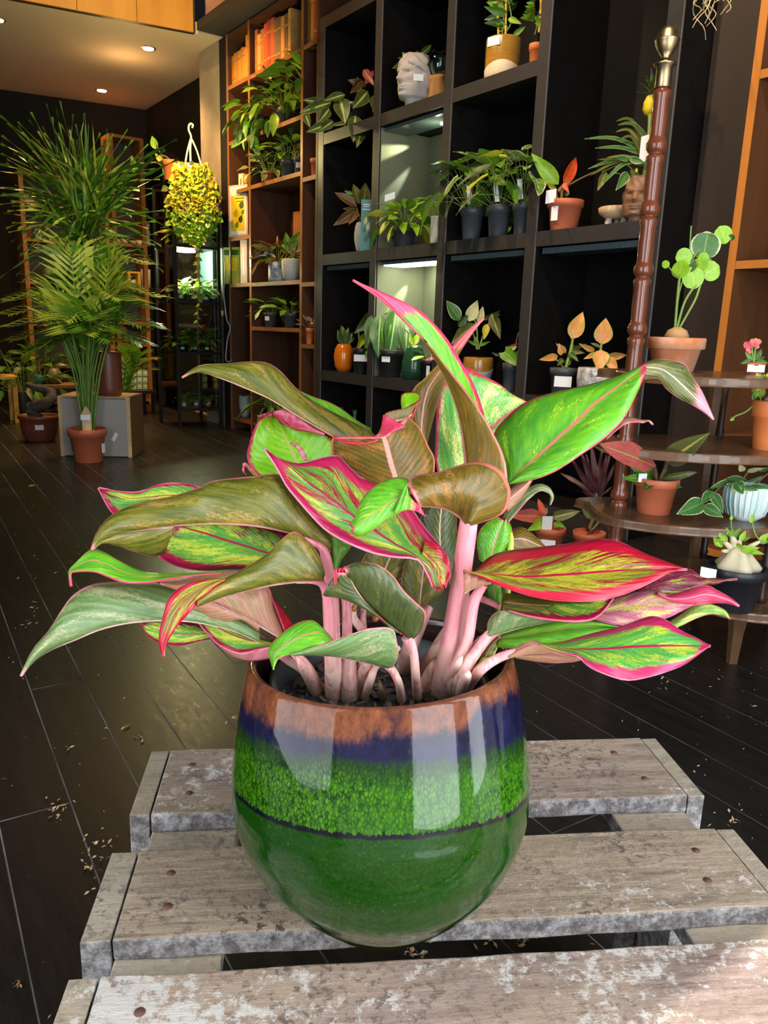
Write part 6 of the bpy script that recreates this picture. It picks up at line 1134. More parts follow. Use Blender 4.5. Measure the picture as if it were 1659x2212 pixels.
for px, lb, sd_, mats in ((584, 'left dark pot with a sword leaved plant and round white tag', 43, ['lg', 'ld']), (627, 'right dark pot with bushy green plant', 44, ['lg', 'lb', 'ld'])):
    r, R_, h, d = bpot('potted_plant', lb, px, .836, 2.82, 30, 30, 'nursery', 'grey', group='dark pots on the fifth bookshelf', lab=(.6, .7, .3, -30) if px < 600 else None)
    foliage(r, ORG[r]+cz*(h*.9), 14, .09, .15, mats, 'ovate' if px > 600 else 'lance', .5 if px > 600 else .3, (10, 85), 45, seed=sd_, spread=.03)
r, R_, h, d = bpot('potted_plant', 'tiny light green plant beside the divider on the fifth bookshelf', 554, .836, 2.84, 16, 16, 'nursery', 'blackpot'); foliage(r, ORG[r]+cz*(h*.9), 8, .05, .08, ['lb', 'ly'], 'ovate', .6, (20, 80), 40, seed=45)
r, R_, h, d = bpot('potted_flower', 'orange pot of pale dried flowers on the small right shelf', 669, .73, 2.79, 20, 34, 'nursery', 'terra2')
M['petalw'] = leafy('petal_pale', (.70, .45, .35), (.6, .36, .26)); foliage(r, ORG[r]+cz*(h*.9), 16, .07, .05, ['petalw'], 'round', .9, (10, 85), 10, seed=46, spread=.04, smat='stemd')
r, R_, h, d = bpot('potted_plant', 'small green plant near the divider on right bookshelf', 678, 1.142, 2.86, 18, 30, 'nursery', 'blackpot'); foliage(r, ORG[r]+cz*(h*.9), 9, .22, .10, ['lg', 'lb'], 'ovate', .6, (45, 88), 50, seed=47)
r, R_, h, d = bpot('vase', 'white stoneware vase at the foot of the bookcase', 530, .10, 2.83, 27, 46, 'egg', 'conc', cat='vase', soil=False, pot_name='body')
r, R_, h, d = bpot('potted_fern', 'dark arching fern in the low part of the bookcase', 588, .10, 2.83, 40, 34, 'nursery', 'blackpot'); foliage(r, ORG[r]+cz*(h*.9), 26, .13, .20, ['ld', 'lg'], 'lance', .25, (10, 80), 55, seed=48, spread=.04)
r, R_, h, d = bpot('dried_flowers', 'dried brown flower bunch on the narrow low shelf', 523, .47, 2.85, 16, 26, 'egg', 'browngl', cat='plant'); foliage(r, ORG[r]+cz*(h*.9), 12, .10, .07, ['lbeg'], 'lance', .4, (35, 85), 20, seed=49, smat='stemd')
MB().bb((FX+.002, 5.6055, .442), (3.05, 5.9445, .47)).build('shelf', M['brown'], bk)
t = thing('clip_lamp', shelf_pt(572, 2.735, 2.568), 'small black clip spotlight under the top bookshelf', 'lamp')
_d = dep(ORG[t]); MB().tube([at(568, 143, _d-.02), at(576, 152, _d-.06), at(600, 184, _d-.02)], .006, 7).build('arm', M['iron'], t)
MB().tube([at(578, 154, _d-.07), at(588, 168, _d-.05)], [.014, .020], 10).build('shade', M['white'], t)
# picture on the ledge
t = thing('framed_print', Vector((2.62, 6.03, 3.0305)), 'pale pink framed picture standing on the dark ledge above bookcase', 'picture')
MB().bb((2.60, 5.50, 3.031), (2.62, 6.05, 3.6)).build('frame', M['blackwood'], t); MB().bb((2.597, 5.52, 3.05), (2.5995, 6.025, 3.58)).build('print', M['pinkbook'], t)
q = MB()
for i in range(14):
    a = i*.45; q.tube([(2.595, 5.72, 3.2), (2.594, 5.72+.1*math.cos(a), 3.2+.11*math.sin(a))], [.012, .003], 5)
q.lathe((2.594, 5.70, 3.12), [(0, 0), (.004, .02), (.004, .18), (0, .2)], 10, sy=14); q.build('printed_figure', M['blackwood'], t)
# power cable down the side of the bookcase
P = [onx(x, y, 2.70) for x, y in ((484, 556), (487, 580), (485, 610), (483, 630), (486, 660), (490, 690), (497, 708), (492, 730), (489, 755), (488, 775), (493, 782), (500, 778))]
tag(MB().tube(cat_rom(P, 60), .006, 7).build('power_cable', M['cable']), 'loose grey power cable hanging beside the bookcase', 'cable')
# ---------------------------------------------------------------- glass cabinet
cx0, cx1, cy0, cy1, ct = 2.34, 2.705, 6.115, 6.545, 1.915
cab = thing('glass_cabinet', (2.52, 6.33, 0), 'black framed glass display cabinet full of small plants', 'cabinet')
for x in (cx0, cx1):
    for y in (cy0, cy1): MB().bb((x-.012, y-.012, 0), (x+.012, y+.012, ct)).build('post', M['iron'], cab)
CZS = (1.446, 1.021, .617, .16)
for z in CZS: MB().bb((cx0+.0125, cy0-.01, z-.022), (cx1-.0125, cy1+.01, z)).build('shelf', M['iron'], cab)
for z in (ct,):
    for y in (cy0, cy1): MB().bb((cx0, y-.011, z-.02), (cx1, y+.011, z+.001)).build('rail', M['iron'], cab)
    for x in (cx0, cx1): MB().bb((x-.011, cy0, z-.02), (x+.011, cy1, z+.0005)).build('rail', M['iron'], cab)
for z0, z1 in ((1.446, 1.893), (1.021, 1.423), (.617, .998), (.16, .594)):
    MB().bb((cx0-.003, cy0+.014, z0), (cx0+.001, cy1-.014, z1)).build('pane', M['glass'], cab)
    MB().bb((cx0+.014, cy0-.003, z0), (cx1-.014, cy0+.001, z1)).build('pane', M['glass'], cab)
    MB().bb((cx1-.001, cy0+.014, z0), (cx1+.003, cy1-.014, z1)).build('pane', M['glassb'], cab)
MB().bb((cx1-.008, cy0+.10, 1.05), (cx1-.005, cy1-.06, 1.86)).build('backing', plain('pale_blue_backing', (.11, .24, .29), .4, col2=(.20, .32, .34), scale=5), cab)
lp = Vector((2.47, 6.22, 1.40)); MB().lathe(lp, [(0, -.004), (.075, 0), (.08, .012), (.06, .022), (0, .022)], 22).build('puck_lamp', M['lampw'], cab)
lamp('POINT', 'puck_light', (lp.x, lp.y, lp.z-.03), 34, (1, .88, .55), shadow_soft_size=.06)
lamp('POINT', 'hanging_plant_fill', (2.16, 5.62, 2.15), 26, (1, .80, .32), shadow_soft_size=.05)  # added fill without a fixture, brightens the hanging plant
k = 0
for z, n, mats, pot, sc in ((1.4465, 4, ['ly', 'gold', 'lv', 'lb'], 'terra', 1.5), (1.0215, 5, ['lv', 'lcream', 'lb', 'lg'], 'grey', 1.35), (.6175, 5, ['lg', 'ld', 'lb', 'lorg'], 'blackpot', 1.6), (.1605, 5, ['lg', 'ld'], 'purple', .8)):
    for i in range(n):
        x = cx0+.05+(cx1-cx0-.1)*(i+.5)/n; y = cy0+.07+(.10 if i % 2 else .02)
        row = {1.4465: 'top', 1.0215: 'second', .6175: 'third', .1605: 'bottom'}[z]
        pm = pot if (pot != 'purple' or i % 2) else 'terra'
        r = thing('potted_houseplant', (x, y, z), '%s small %s plant from the left on the %s cabinet shelf' % (ords[i], {'ly': 'golden green', 'gold': 'yellow', 'lv': 'variegated', 'lb': 'bright green', 'lcream': 'cream', 'lg': 'green', 'ld': 'dark green', 'lorg': 'orange pink'}[mats[i % len(mats)]], row), 'plant', 'small plants in the glass cabinet')
        MB().lathe((x, y, z), pot_prof('nursery', .032, .055), 14).build('pot', M[pm], r); MB().lathe((x, y, z), [(0, .048), (.028, .049)], 12).build('soil', M['soil'], r)
        foliage(r, (x, y, z+.05), 15, .055*sc, .080*sc, [mats[i % len(mats)], mats[(i+1) % len(mats)]], 'ovate', .5, (5, 80), 45, seed=100+k, spread=.02, sr=.0018)
        if i % 2 == 0: label_on(r, Vector((x, y, z)), .028, .028, .03, .02)
        k += 1
# hanging basket in front of the cabinet
hp = ony(414, 352, 5.93); d = dep(hp); k = d/F
hb = thing('hanging_plant', hp, 'bushy trailing plant, leaves coloured golden for lamplight, in a hanging basket on white hook', 'plant')
MB().lathe(hp-cz*(46*k), [(0, 0), (22*k, 2*k), (30*k, 22*k), (33*k, 40*k), (30*k, 41*k), (26*k, 30*k), (0, 28*k)], 20).build('basket', M['cream'], hb)
px_stems(hb, d, [([(412, 352), (411, 320), (413, 296), (408, 282), (408, 272), (412, 267), (417, 270), (415, 276)], 2.2), ([(400, 358), (404, 330), (412, 300)], 1.9), ([(434, 354), (425, 325), (414, 300)], 1.9)], M['cream'], 'hook')
rr_ = random.Random(77); cols = ['gold', 'ly', 'gold', 'lb', 'ly', 'lo']
sb = MB()
for i in range(900):
    t_ = rr_.random()**.95; y = 350+t_*175; wd_ = (34+26*math.sin(min(1, t_*1.5)*math.pi*.62)) if t_ < .75 else 46-60*(t_-.75)*2
    a = rr_.uniform(-1, 1); x = 413+a*wd_+t_*8; dz_ = -math.sqrt(max(0, 1-a*a))*.11*(1 if rr_.random() < .8 else -.6)
    an = rr_.uniform(0, 6.28); l = rr_.uniform(7, 14) if i < 280 else rr_.uniform(5, 9)
    c = cols[i % 6] if t_ < .62 else ('lb', 'ly', 'lg')[i % 3]  # upper leaves golden: yellow lamplight put into their colour
    b0, t0 = at(x, y, d+dz_), at(x+l*math.cos(an), y+l*.5*math.sin(an)+l*.5, d+dz_-.03); yv = (t0-b0).normalized()
    nv_ = Matrix.Rotation(rr_.uniform(-.9, .9), 3, yv) @ (CAM-b0).normalized()
    if i < 280: put_leaf(hb, b0, t0, (t0-b0).length*.85, leaf_mesh('ovate', c, .1, .2, 4, 2), nv_)
    else:
        xv = yv.cross(nv_).normalized()*(t0-b0).length*.4; m_ = b0.lerp(t0, .45)
        sb.add([b0, m_-xv, t0, m_+xv], [(0, 1, 2, 3)], [(0, .5), (.4, 0), (1, .5), (.4, 1)], mi=0 if t_ < .62 else 1)
tag(sb.build('small_leaves', [M['gold'], M['lb']], hb), kind='stuff')
b = MB()
for i in range(16):
    x = 385+i*4; b.tube(cat_rom([at(x*.4+413*.6, 356, d-.05), at(x, 400, d-.11), at(x+rr_.uniform(-6, 6), 440+rr_.uniform(0, 70), d-.10)], 8), .0016, 4)
b.tube(cat_rom([at(424, 500, d-.1), at(430, 540, d-.1), at(432, 580, d-.1), at(430, 640, d-.1), at(426, 700, d-.1)], 14), .0018, 4); b.build('vine', M['stem'], hb)
for i in range(20):
    y = 530+i*9; x = 428+3*math.sin(i); put_leaf(hb, at(x, y, d-.1), at(x+(8 if i % 2 else -8), y+7, d-.12), .03 if i < 6 else .02, leaf_mesh('ovate', ('gold', 'lo')[i % 2], .1, .2, 4, 2), (CAM-hp).normalized())
r, R_, h, d = potted('potted_pothos', 'small orange pot with long reaching pothos vines on cabinet top', Vector((2.36, 6.20, ct+.003)), 38, 40, 'nursery', 'terra2')
px_stems(r, d, [([(362, 372), (350, 340), (340, 318), (335, 300)], 2), ([(356, 368), (340, 352), (310, 354), (290, 350)], 1.8), ([(366, 368), (366, 345), (350, 335)], 1.6)], M['stemd'])
px_leaves(r, d, [(336, 322, 328, 292, .62, 'lb', 0, -2, 0), (350, 350, 334, 330, .55, 'ly', 0, -2, 0), (294, 376, 284, 334, .42, 'lg', 0, -3, 0), (360, 380, 352, 356, .55, 'lg', 0, -3, 0), (368, 372, 376, 352, .5, 'ly')], 'ovate')
# ---------------------------------------------------------------- bookcases against the rear wall
def rear_case(x0, x1, y, zt, zs, label):
    t = thing('bookcase', ((x0+x1)/2, y+.13, 0), label, 'bookcase')
    for x in (x0, x1): MB().bb((x-.02, y, 0), (x+.02, y+.26, zt)).build('upright', M['brownedge'], t)
    for z in zs+(zt,): MB().bb((x0+.0205, y+.002, z-.028), (x1-.0205, y+.255, z)).build('shelf', M['brownedge'], t)
    MB().bb((x0, y+.261, 0), (x1, y+.272, zt)).build('back_panel', plain('dark_backing', (.05, .04, .05), .7), t)
    return t
rear_case(1.66, 2.42, 8.10, 2.15, (1.57, 1.185, .80, .40, .05), 'low brown bookcase on the rear wall behind the palms')
rear_case(2.50, 2.80, 8.12, 2.60, (1.60, 1.185, .84, .62, .05), 'tall narrow brown bookcase in the rear corner')
def rear_pt(px, y, z):
    a, b_ = -3, 6
    for _ in range(40):
        m = (a+b_)/2
        if proj((m, y, z))[0] < px: a = m
        else: b_ = m
    return Vector((a, y, z))
def jar(name, label, cat, p, prof, mat, k=None):
    k = k or dep(p)/F; t = thing(name, p, label, cat); MB().lathe(p, [(a*k, b_*k) for a, b_ in prof], 20).build('body', M[mat], t); return t
BOWL = [(0, 0), (10, 0), (16, 8), (17, 18), (14, 27), (11, 29), (10, 27), (14, 18), (0, 4)]
CYL = [(0, 0), (9, 0), (10, 2), (10, 27), (8, 28), (8, 5), (0, 4)]
jar('vase', 'round olive glazed jar on the middle rear shelf', 'vase', rear_pt(110, 8.18, 1.1855), BOWL, 'olivegl')
jar('vase', 'slim pale jar beside the round olive jar', 'vase', rear_pt(137, 8.2, 1.1855), [(0, 0), (6, 0), (7, 22), (6, 24), (5, 22), (0, 3)], 'stone')
jar('vase', 'cream cylinder vase right of slim pale jar', 'vase', rear_pt(153, 8.2, 1.1855), [(0, 0), (9, 0), (10, 24), (8, 25), (8, 4), (0, 3)], 'cream')
jar('cup', 'small white cup on the rear middle shelf near palm leaves', 'cup', rear_pt(112, 8.2, 1.5705), [(0, 0), (5, 0), (6, 8), (5, 8), (4, 2), (0, 1)], 'white')
jar('vase', 'dark brown jar at the left of the rear shelf', 'vase', rear_pt(60, 8.2, 1.5705), [(0, 0), (8, 0), (9, 22), (6, 28), (5, 26), (0, 3)], 'browngl')
jar('vase', 'grey jar next to the dark brown jar', 'vase', rear_pt(84, 8.2, 1.5705), [(0, 0), (7, 0), (8, 18), (6, 22), (5, 20), (0, 3)], 'conc')
for px, z, lb in ((60, 1.85, 'first white bowl from left in the upper row'), (76, 1.85, 'second white bowl from left in the upper row'), (92, 1.85, 'third white bowl from left in the upper row')):
    jar('bowl', lb, 'bowl', rear_pt(px, 8.2, 1.8905), [(0, 0), (4, 0), (9, 8), (8, 8), (3, 2), (0, 1)], 'stone')
MB().bb((1.681, 8.102, 1.862), (2.399, 8.355, 1.89)).build('shelf', M['brownedge'], [o for o in bpy.data.objects if o.name == 'bookcase.002'][0])
t = thing('wooden_cube', rear_pt(276, 8.2, 1.1855), 'amber wooden box with square openings on the narrow rear shelf', 'box'); p = ORG[t]; k = dep(p)/F
for (u, z, w, h_) in ((-22, 15, 6, 30), (0, 15, 6, 30), (22, 15, 6, 30)): MB().box(p+Vector((u*k, 0, z*k)), (w*k, .12, h_*k)).build('upright', M['bamboo'], t)
for z in (2, 30): MB().box(p+cz*(z*k), (50*k, .125, 4*k)).build('board', M['bamboo'], t)
for u in (-11, 11): MB().lathe(p+Vector((u*k, 0, 4.1*k)), [(0, 0), (6*k, 0), (7*k, 9*k), (6*k, 11*k), (0, 11*k)], 12).build('candle', M['cream'], t)
jar('vase', 'white cylinder vase right of the amber wooden box', 'vase', rear_pt(316, 8.2, 1.1855), [(0, 0), (9, 0), (10, 38), (8, 38), (8, 4), (0, 3)], 'white')
for px, h_, lb in ((318, 46, 'stacked white candlestick on the tall narrow bookcase'),):
    jar('candlestick', lb, 'candlestick', rear_pt(px, 8.2, 1.6005), [(0, 0), (8, 0), (8, 12), (5, 14), (5, 16), (7, 18), (7, 30), (5, 32), (5, 34), (7, 36), (7, 46), (0, 46)], 'conc')
for i, px in enumerate((252, 270, 288, 303)):
    jar('bowl', '%s shallow pinkish bowl from left on narrow rear shelf' % ords[i], 'bowl', rear_pt(px, 8.2, 1.6005), [(0, 0), (5, 0), (9, 8+2*(i % 2)), (8, 8+2*(i % 2)), (3, 2), (0, 1)], ('stone', 'pinkbook', 'tag', 'cream')[i])
r, R_, h, d = potted('potted_anthurium', 'red flowering plant half hidden behind the palm', rear_pt(285, 8.05-.4, .0), 40, 44, 'nursery', 'terra'); p = ORG[r]
foliage(r, p+cz*(h*.9), 20, .50, .17, ['lo', 'lg', 'lred'], 'ovate', .5, (45, 85), 45, seed=61, spread=.05, az=(150, 300))
for i in range(4):
    for j in range(3):
        q = rear_pt(276+i*12 if i else 262, 7.3, .22+j*.062)
        t = thing('seed_box', q, '%s of the %s row of little green seed boxes by the palm' % (('yellow box', 'first green box', 'second green box', 'third green box')[i], ('bottom', 'middle', 'top')[j]), 'box', 'stacked seed boxes')
        MB().box(q+cz*.03, (.048, .05, .056)).build('carton', M['yellow'] if i == 0 else M['lgbox'] if 'lgbox' in M else M.setdefault('lgbox', plain('green_carton', (.20, .34, .12), .5, col2=(.45, .55, .30), scale=14)), t, .002)
        MB().box(q+Vector((0, -.0255, .034)), (.030, .001, .016)).build('label', M['cream'], t)
q = rear_pt(288, 7.3, 0); t = thing('low_table', (q.x, q.y, 0), 'small dark low table carrying the seed boxes', 'table')
MB().box((q.x+.0, q.y, .205), (.36, .30, .028)).build('tabletop', M['blackwood'], t)
for a in (-.15, .15):
    for b_ in (-.12, .12): MB().box((q.x+a, q.y+b_, .095), (.025, .025, .19)).build('leg', M['blackwood'], t)
# low bench with vases
q0, q1 = rear_pt(60, 7.5, .27), rear_pt(205, 7.5, .27)
t = thing('bench', ((q0.x+q1.x)/2, 7.5, 0), 'low rough wooden bench in front of the rear wall', 'bench')
MB().bb((q0.x, 7.36, .235), (q1.x, 7.66, .27)).build('seat', M['plyside'], t, .004)
for x in (q0.x+.05, q1.x-.05):
    for y in (7.39, 7.63): MB().bb((x-.02, y-.02, 0), (x+.02, y+.02, .2345)).build('leg', M['plyside'], t)
jar('vase', 'small teal pot with gold lid on the low bench', 'vase', Vector((rear_pt(84, 7.47, .2705))), [(0, 0), (9, 0), (11, 8), (10, 18), (8, 20), (7, 18), (0, 4)], 'tealgl')
jar('vase', 'olive round bellied vase on the low bench', 'vase', Vector((rear_pt(118, 7.47, .2705))), [(0, 0), (11, 0), (17, 12), (17, 22), (11, 31), (9, 33), (8, 31), (0, 6)], 'olivegl')
for nm, px, y, lb, sd_ in (('potted_shrub', 52, 7.2, 'dark leafy shrub beside the rear bench at far left', 71), ('potted_shrub', 95, 8.0, 'dark bushy plant behind the bench vases', 72)):
    q = rear_pt(px, y, 0); r, R_, h, d = potted(nm, lb, q, 46, 60, 'cyl', 'blackpot'); foliage(r, q+cz*(h*.9), 46, .32, .15, ['ld', 'ld', 'lg'], 'ovate', .5, (5, 85), 50, seed=sd_, spread=.08)
q = rear_pt(-2, 7.0, 0); t = thing('stool', q, 'edge of an amber wooden stool at far left', 'stool'); MB().box(q+cz*.37, (.30, .26, .03)).build('seat', M['bamboo'], t, .004)
for a in (-.12, .12):
    for b_ in (-.1, .1): MB().box(q+Vector((a, b_, .177)), (.035, .035, .353)).build('leg', M['bamboo'], t)
# ---------------------------------------------------------------- plinth, palms, bonsai
A0, A1 = onz(132, 985, 0), onz(286, 988, 0); e1 = (A1-A0).normalized(); e2 = cz.cross(e1); pw = (A1-A0).length
pl = thing('plinth', (A0+A1)/2+e2*.17, 'grey fronted plywood box plinth behind the potted palm', 'plinth')
pc = (A0+A1)/2; AX = (e1, e2, cz)
MB().box(pc+e2*.004+cz*.19, (pw-.05, .008, .37), AX).build('front_panel', M['ply'], pl)
for s_ in (-1, 1): MB().box(pc+e1*(s_*(pw/2-.012))+e2*.17+cz*.19, (.024, .344, .38), AX).build('side_panel', M['plyedge'] if s_ < 0 else M['plyside'], pl)
MB().box(pc+e1*(pw/2-.0125)-e2*.003+cz*.19, (.025, .003, .38), AX).build('edge_strip', M['plyedge'], pl)
MB().box(pc+e2*.17+cz*.372, (pw-.049, .34, .016), AX).build('top_panel', M['plyedge'], pl)
lx = Vector((e1*.75+cz*.66)).normalized(); q = at(248, 944, dep(pc)-.02)
MB().box(pc+e1*((q-pc).dot(e1))-e2*.001+cz*q.z, (.055, .002, .022), ((e1*.5+cz*.86), e2, (cz*.5-e1*.86))).build('sticker', M['white'], pl)
# areca palm
p = onz(192, 996, 0); r, R_, h, d = potted('potted_palm', 'tall areca palm in a terracotta pot with wooden price tag', p, 80, 72, 'nursery', 'terra')
sb = MB(); rr_ = random.Random(21)
for i in range(30):
    a = rr_.uniform(0, 6.28); q = rr_.uniform(0, .05); b0 = p+cz*(h*.88)+Vector((math.cos(a), math.sin(a), 0))*q*.8
    b1 = b0+Vector((math.cos(a)*q*1.3, math.sin(a)*q*1.3, .35)); b2 = b1+Vector((math.cos(a)*.10, math.sin(a)*.10, .32))
    sb.tube(cat_rom([b0, b1, b2], 7), [.007, .007, .0065, .006, .005, .004, .003], 5)
sb.build('stem', plain('palm_cane', (.13, .27, .03), .4, col2=(.20, .34, .05), scale=20), r)
M['palm'] = leafy('palm_leaflet', (.17, .38, .02), (.08, .23, .012), tl=.25); M['palmy'] = leafy('palm_leaflet_painted_lit', (.62, .66, .10), (.36, .50, .04), tl=.25); M['palmd'] = leafy('palm_leaflet_painted_shade', (.05, .16, .015), (.025, .09, .01), tl=.2)  # pale and dark copies hold lit and shaded leaflets in their colour
def frond(root, path, mat, ll, n=13, seed=0, name='frond'):
    b = MB(); C_ = cat_rom(path, n*2); rr = random.Random(seed); L0 = len(C_)
    b.tube(C_, [.0034*(1-.8*i/L0) for i in range(L0)], 4)
    for i in range(4, L0, 1):
        t = (C_[min(i+1, L0-1)]-C_[i-1]).normalized(); sdv = t.cross(cz); sdv = sdv.normalized() if sdv.length > .05 else Vector((1, 0, 0)); un = sdv.cross(t)
        for s_ in (-1, 1):
            l = ll*(.55+.6*math.sin(math.pi*min(1, (i/L0)*.85+.1)))*rr.uniform(.85, 1.1); dv = (t*.62+sdv*s_*.75+un*.22).normalized()
            a0 = C_[i]; m1 = a0+dv*l*.5; e0 = a0+dv*l+Vector((0, 0, -.16*l)); wv = dv.cross(un).normalized()*(.0125)
            b.add([a0-wv*.4, a0+wv*.4, m1-wv, m1+wv, e0], [(0, 1, 3, 2), (2, 3, 4)], [(0, 0), (0, 1), (.5, 0), (.5, 1), (1, .5)], smooth=True)
    return b.build(name, M[mat], root)
tips = [(92, 545, 'palmy', -.1), (205, 556, 'palm', .0), (240, 572, 'palm', .1), (312, 572, 'palmy', -.1), (332, 642, 'palmy', -.05), (322, 668, 'palm', .15), (300, 705, 'palm', -.15), (26, 650, 'palmy', -.1), (28, 680, 'palmy', .1), (24, 706, 'palmy', -.2), (40, 735, 'palmy', 0), (75, 760, 'palm', -.2), (120, 630, 'palm', .2), (150, 600, 'palm', .2), (282, 620, 'palm', .2), (268, 650, 'palmy', -.25), (110, 745, 'palmd', -.25), (250, 735, 'palm', -.25), (165, 720, 'palmy', -.35), (205, 715, 'palm', -.35), (60, 640, 'palmd', .25), (180, 650, 'palmd', .1), (225, 690, 'palm', -.3), (135, 690, 'palmy', -.3), (290, 740, 'palmd', 0), (90, 700, 'palmd', .1), (230, 640, 'palmd', .15), (325, 700, 'palmd', .1)]
for i, (tx, ty, mt, dd) in enumerate(tips):
    s0_ = at(190+(tx-190)*.06, 790, d+dd*.15); m_ = at(190+(tx-190)*.42, min(ty, 760)-18-.06*abs(tx-190)+(760-ty)*.10, d+dd*.6); e_ = at(tx, ty, d+dd)
    frond(r, [s0_, m_.lerp(s0_, .35)+cz*.02, m_, e_], mt, .24, 11, i)
sd_ = cz.cross(tocam(p)); MB().add([p+tocam(p)*.09+sd_*a+cz*(h+z) for a, z in ((-.025, -.03), (.028, -.03), (.026, .10), (.0, .145), (-.026, .10))]+[p+tocam(p)*.085+sd_*a+cz*(h+z) for a, z in ((-.025, -.03), (.028, -.03), (.026, .10), (.0, .145), (-.026, .10))],
    [(0, 1, 2, 3, 4), (9, 8, 7, 6, 5)]+[(i, 5+i, 5+(i+1) % 5, (i+1) % 5) for i in range(5)]).build('wooden_tag', M['tag'], r)
MB().box(p+tocam(p)*.092+cz*(h+.075)-sd_*.005, (.056, .002, .032), (sd_, tocam(p), cz)).build('price_label', M['white'], r)
label_on(r, p, R_*.86, h*.42, R_*.35, h*.28, 62)
# small palm at the right of the plinth
q = at(262, 845, 5.6); q = Vector((q.x, q.y, .0)); r, R_, h, d2 = potted('potted_palm', 'young palm with narrow fronds right of the plinth', q, 44, 46, 'nursery', 'browngl')
for i, (tx, ty) in enumerate(((322, 778), (305, 762), (318, 800), (280, 750), (250, 770))):
    frond(r, [q+cz*(h*.9), at(262+(tx-262)*.3, 825, d2), at(262+(tx-262)*.7, (825+ty)/2-14, d2), at(tx, ty, d2-.1)], 'palm' if i % 2 else 'palmy', .13, 9, 40+i)
# dracaena on the plinth
p = pc+e1*.07+e2*.17+cz*.381; q = rear_pt(236, p.y, p.z); p.x = q.x
r, R_, h, d = potted('potted_dracaena', 'large spiky leaved plant in a tall red pot on plinth', p, 56, 92, 'cyl', 'browngl')
b = MB(); hd = [at(175, 470, d), at(150, 430, d+.1), at(205, 440, d-.05), at(180, 520, d)]
for q in hd: b.tube(cat_rom([p+cz*(h*.85), (p+cz*h).lerp(q, .5)+Vector((.02, 0, .05)), q], 8), [.014, .014, .013, .013, .012, .012, .011, .010], 7)
b.build('stem', M['stemd'], r)
rr_ = random.Random(90); cols = ['palm', 'palmd', 'palmy', 'palm', 'palmd', 'palm']
for i in range(205):
    q = hd[i % 4]+Vector((rr_.uniform(-.05, .05), rr_.uniform(-.05, .05), rr_.uniform(-.12, .10)))
    a = rr_.uniform(0, 6.28); e = math.radians(rr_.choice((rr_.uniform(20, 85), rr_.uniform(20, 85), rr_.uniform(-25, 30)))); l = rr_.uniform(.36, .62)
    hv = Vector((math.cos(a), math.sin(a), 0)); dv = hv*math.cos(e)+cz*math.sin(e)
    put_leaf(r, q, q+dv*l, .017, leaf_mesh('strap', cols[i % 6], .10+.22*(1-max(0, e)), .5, 6, 2), cz*math.cos(e)-hv*math.sin(e))
for (bx, by, tx, ty) in ((175, 450, 15, 325), (170, 440, 30, 385), (165, 460, 22, 430), (160, 480, 12, 488), (180, 430, 110, 245), (178, 420, 150, 262), (190, 430, 268, 270), (195, 450, 310, 300), (200, 470, 345, 360), (195, 480, 318, 405), (185, 500, 70, 540), (190, 500, 110, 520), (200, 500, 330, 515), (175, 440, 85, 290), (185, 420, 190, 262)):
    b0, t0 = at(bx, by, d), at(tx, ty, d-.05); put_leaf(r, b0, t0, .020, leaf_mesh('strap', 'palm' if tx > 100 else 'palmy', .12, .5, 6, 2), (cz+(CAM-b0).normalized()).normalized())
# bonsai
p = onz(87, 950, 0); r, R_, h, d = potted('potted_bonsai', 'grey twisted trunk bonsai in a round brown pot at left', p, 80, 54, 'bowl', 'browngl')
label_on(r, p, R_*.93, h*.58, .055, .035, 0)
c_ = [at(x, y, d+z) for x, y, z in ((78, 905, 0), (72, 890, 0), (78, 876, -.03), (96, 872, -.05), (110, 862, 0), (110, 848, .04), (98, 842, .05), (84, 838, 0), (70, 836, -.04), (60, 830, -.02))]
b = MB().tube(cat_rom(c_, 36), [(.052-.034*i/35)*(1+.12*math.sin(i*1.7)) for i in range(36)], 10)
b.tube(cat_rom([at(74, 882, d), at(66, 876, d-.04), at(64, 868, d-.05)], 7), [.04, .042, .04, .036, .03, .02, .008], 8); b.build('trunk', M['bark'], r)
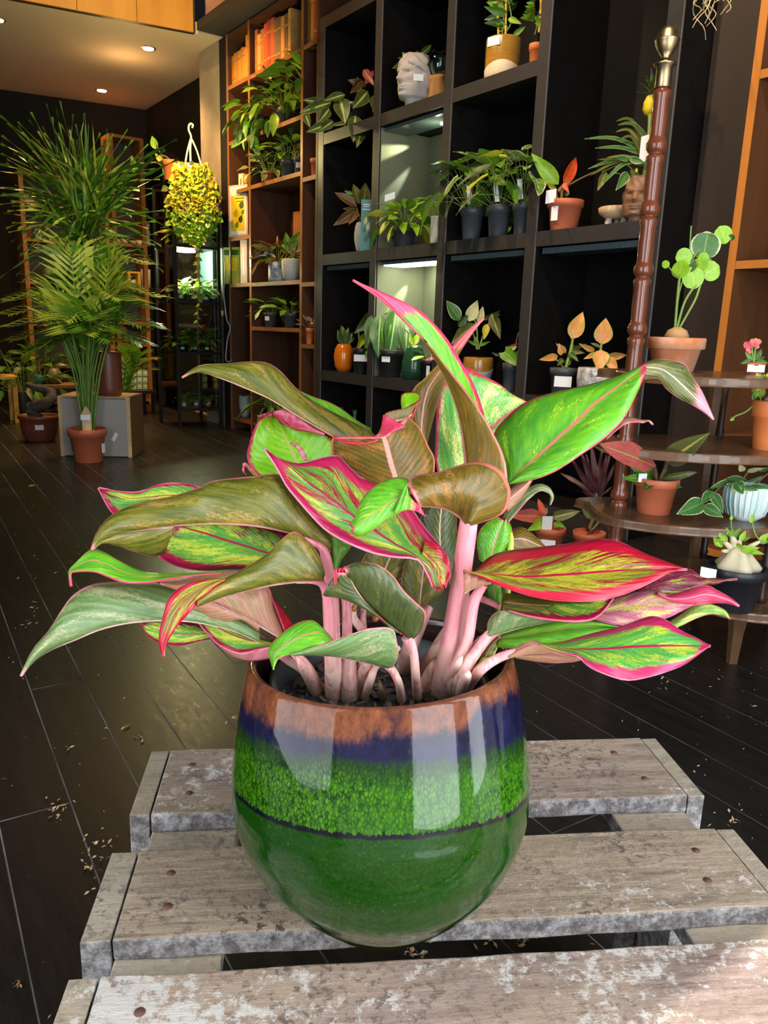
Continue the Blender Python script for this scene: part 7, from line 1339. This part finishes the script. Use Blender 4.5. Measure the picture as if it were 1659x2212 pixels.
# ---------------------------------------------------------------- litter on the floor
M['litter'] = plain('dry_leaf_bits', (.50, .26, .07), .8, col2=(.62, .50, .34), scale=30)
b = MB(); rr_ = random.Random(5)
def bit(p, s):
    a = rr_.uniform(0, 6.28); x, y = Vector((math.cos(a), math.sin(a), rr_.uniform(-.2, .3))), Vector((-math.sin(a), math.cos(a), rr_.uniform(-.2, .3))); l, w = s*rr_.uniform(.7, 1.6), s*rr_.uniform(.25, .6)
    q = p+cz*.0015; b.add([q-x*l, q-y*w+cz*.001, q+x*l+cz*.002, q+y*w+cz*.002], [(0, 1, 2, 3)])
for (px, py, n, s) in ((210, 1830, 12, 20), (200, 1860, 12, 14), (120, 1745, 10, 16), (135, 1760, 6, 12), (230, 1580, 5, 10), (300, 1600, 8, 14), (150, 1620, 4, 6), (60, 1340, 16, 12), (75, 1310, 8, 8), (200, 1930, 4, 8), (40, 2130, 6, 6), (900, 2055, 10, 14), (880, 2060, 8, 8), (1060, 2030, 8, 14), (1130, 2035, 10, 10), (1380, 1560, 4, 8), (1590, 1770, 10, 16), (1500, 1660, 4, 8), (1440, 1480, 6, 10), (1560, 1480, 3, 14), (1620, 1560, 4, 20), (560, 1455, 3, 5), (505, 1550, 3, 4), (420, 1330, 10, 40), (100, 1200, 8, 40), (300, 1200, 10, 60)):
    for _ in range(n):
        q = onz(px+rr_.gauss(0, s), py+rr_.gauss(0, s), 0); bit(q, rr_.uniform(.002, .0058))
for _ in range(700):
    q = Vector((rr_.uniform(-.2, 2.2), rr_.uniform(.4, 4.5), 0)); bit(q, rr_.uniform(.001, .0035))
tag(b.build('leaf_litter', M['litter']), 'dry leaf crumbs scattered over the dark floorboards', 'litter', kind='stuff')
for px, py, lb, mt in ((62, 1053, 'single yellow fallen leaf on the floor at left', 'ly'), (270, 1576, 'small fallen green leaf on floorboards left of crate', 'lg')):
    q = onz(px, py, 0)+cz*.004; o = put_leaf_top = None
    me = leaf_mesh('ovate', mt, .05, .1, 6, 4); o = bpy.data.objects.new('fallen_leaf', me); COL.objects.link(o); o.location = q
    s_ = .075 if px < 100 else .022; o.scale = (s_*.3, s_, s_); o.rotation_euler = (0, 0, math.radians(-50)); tag(o, lb, 'leaf', 'fallen leaves')
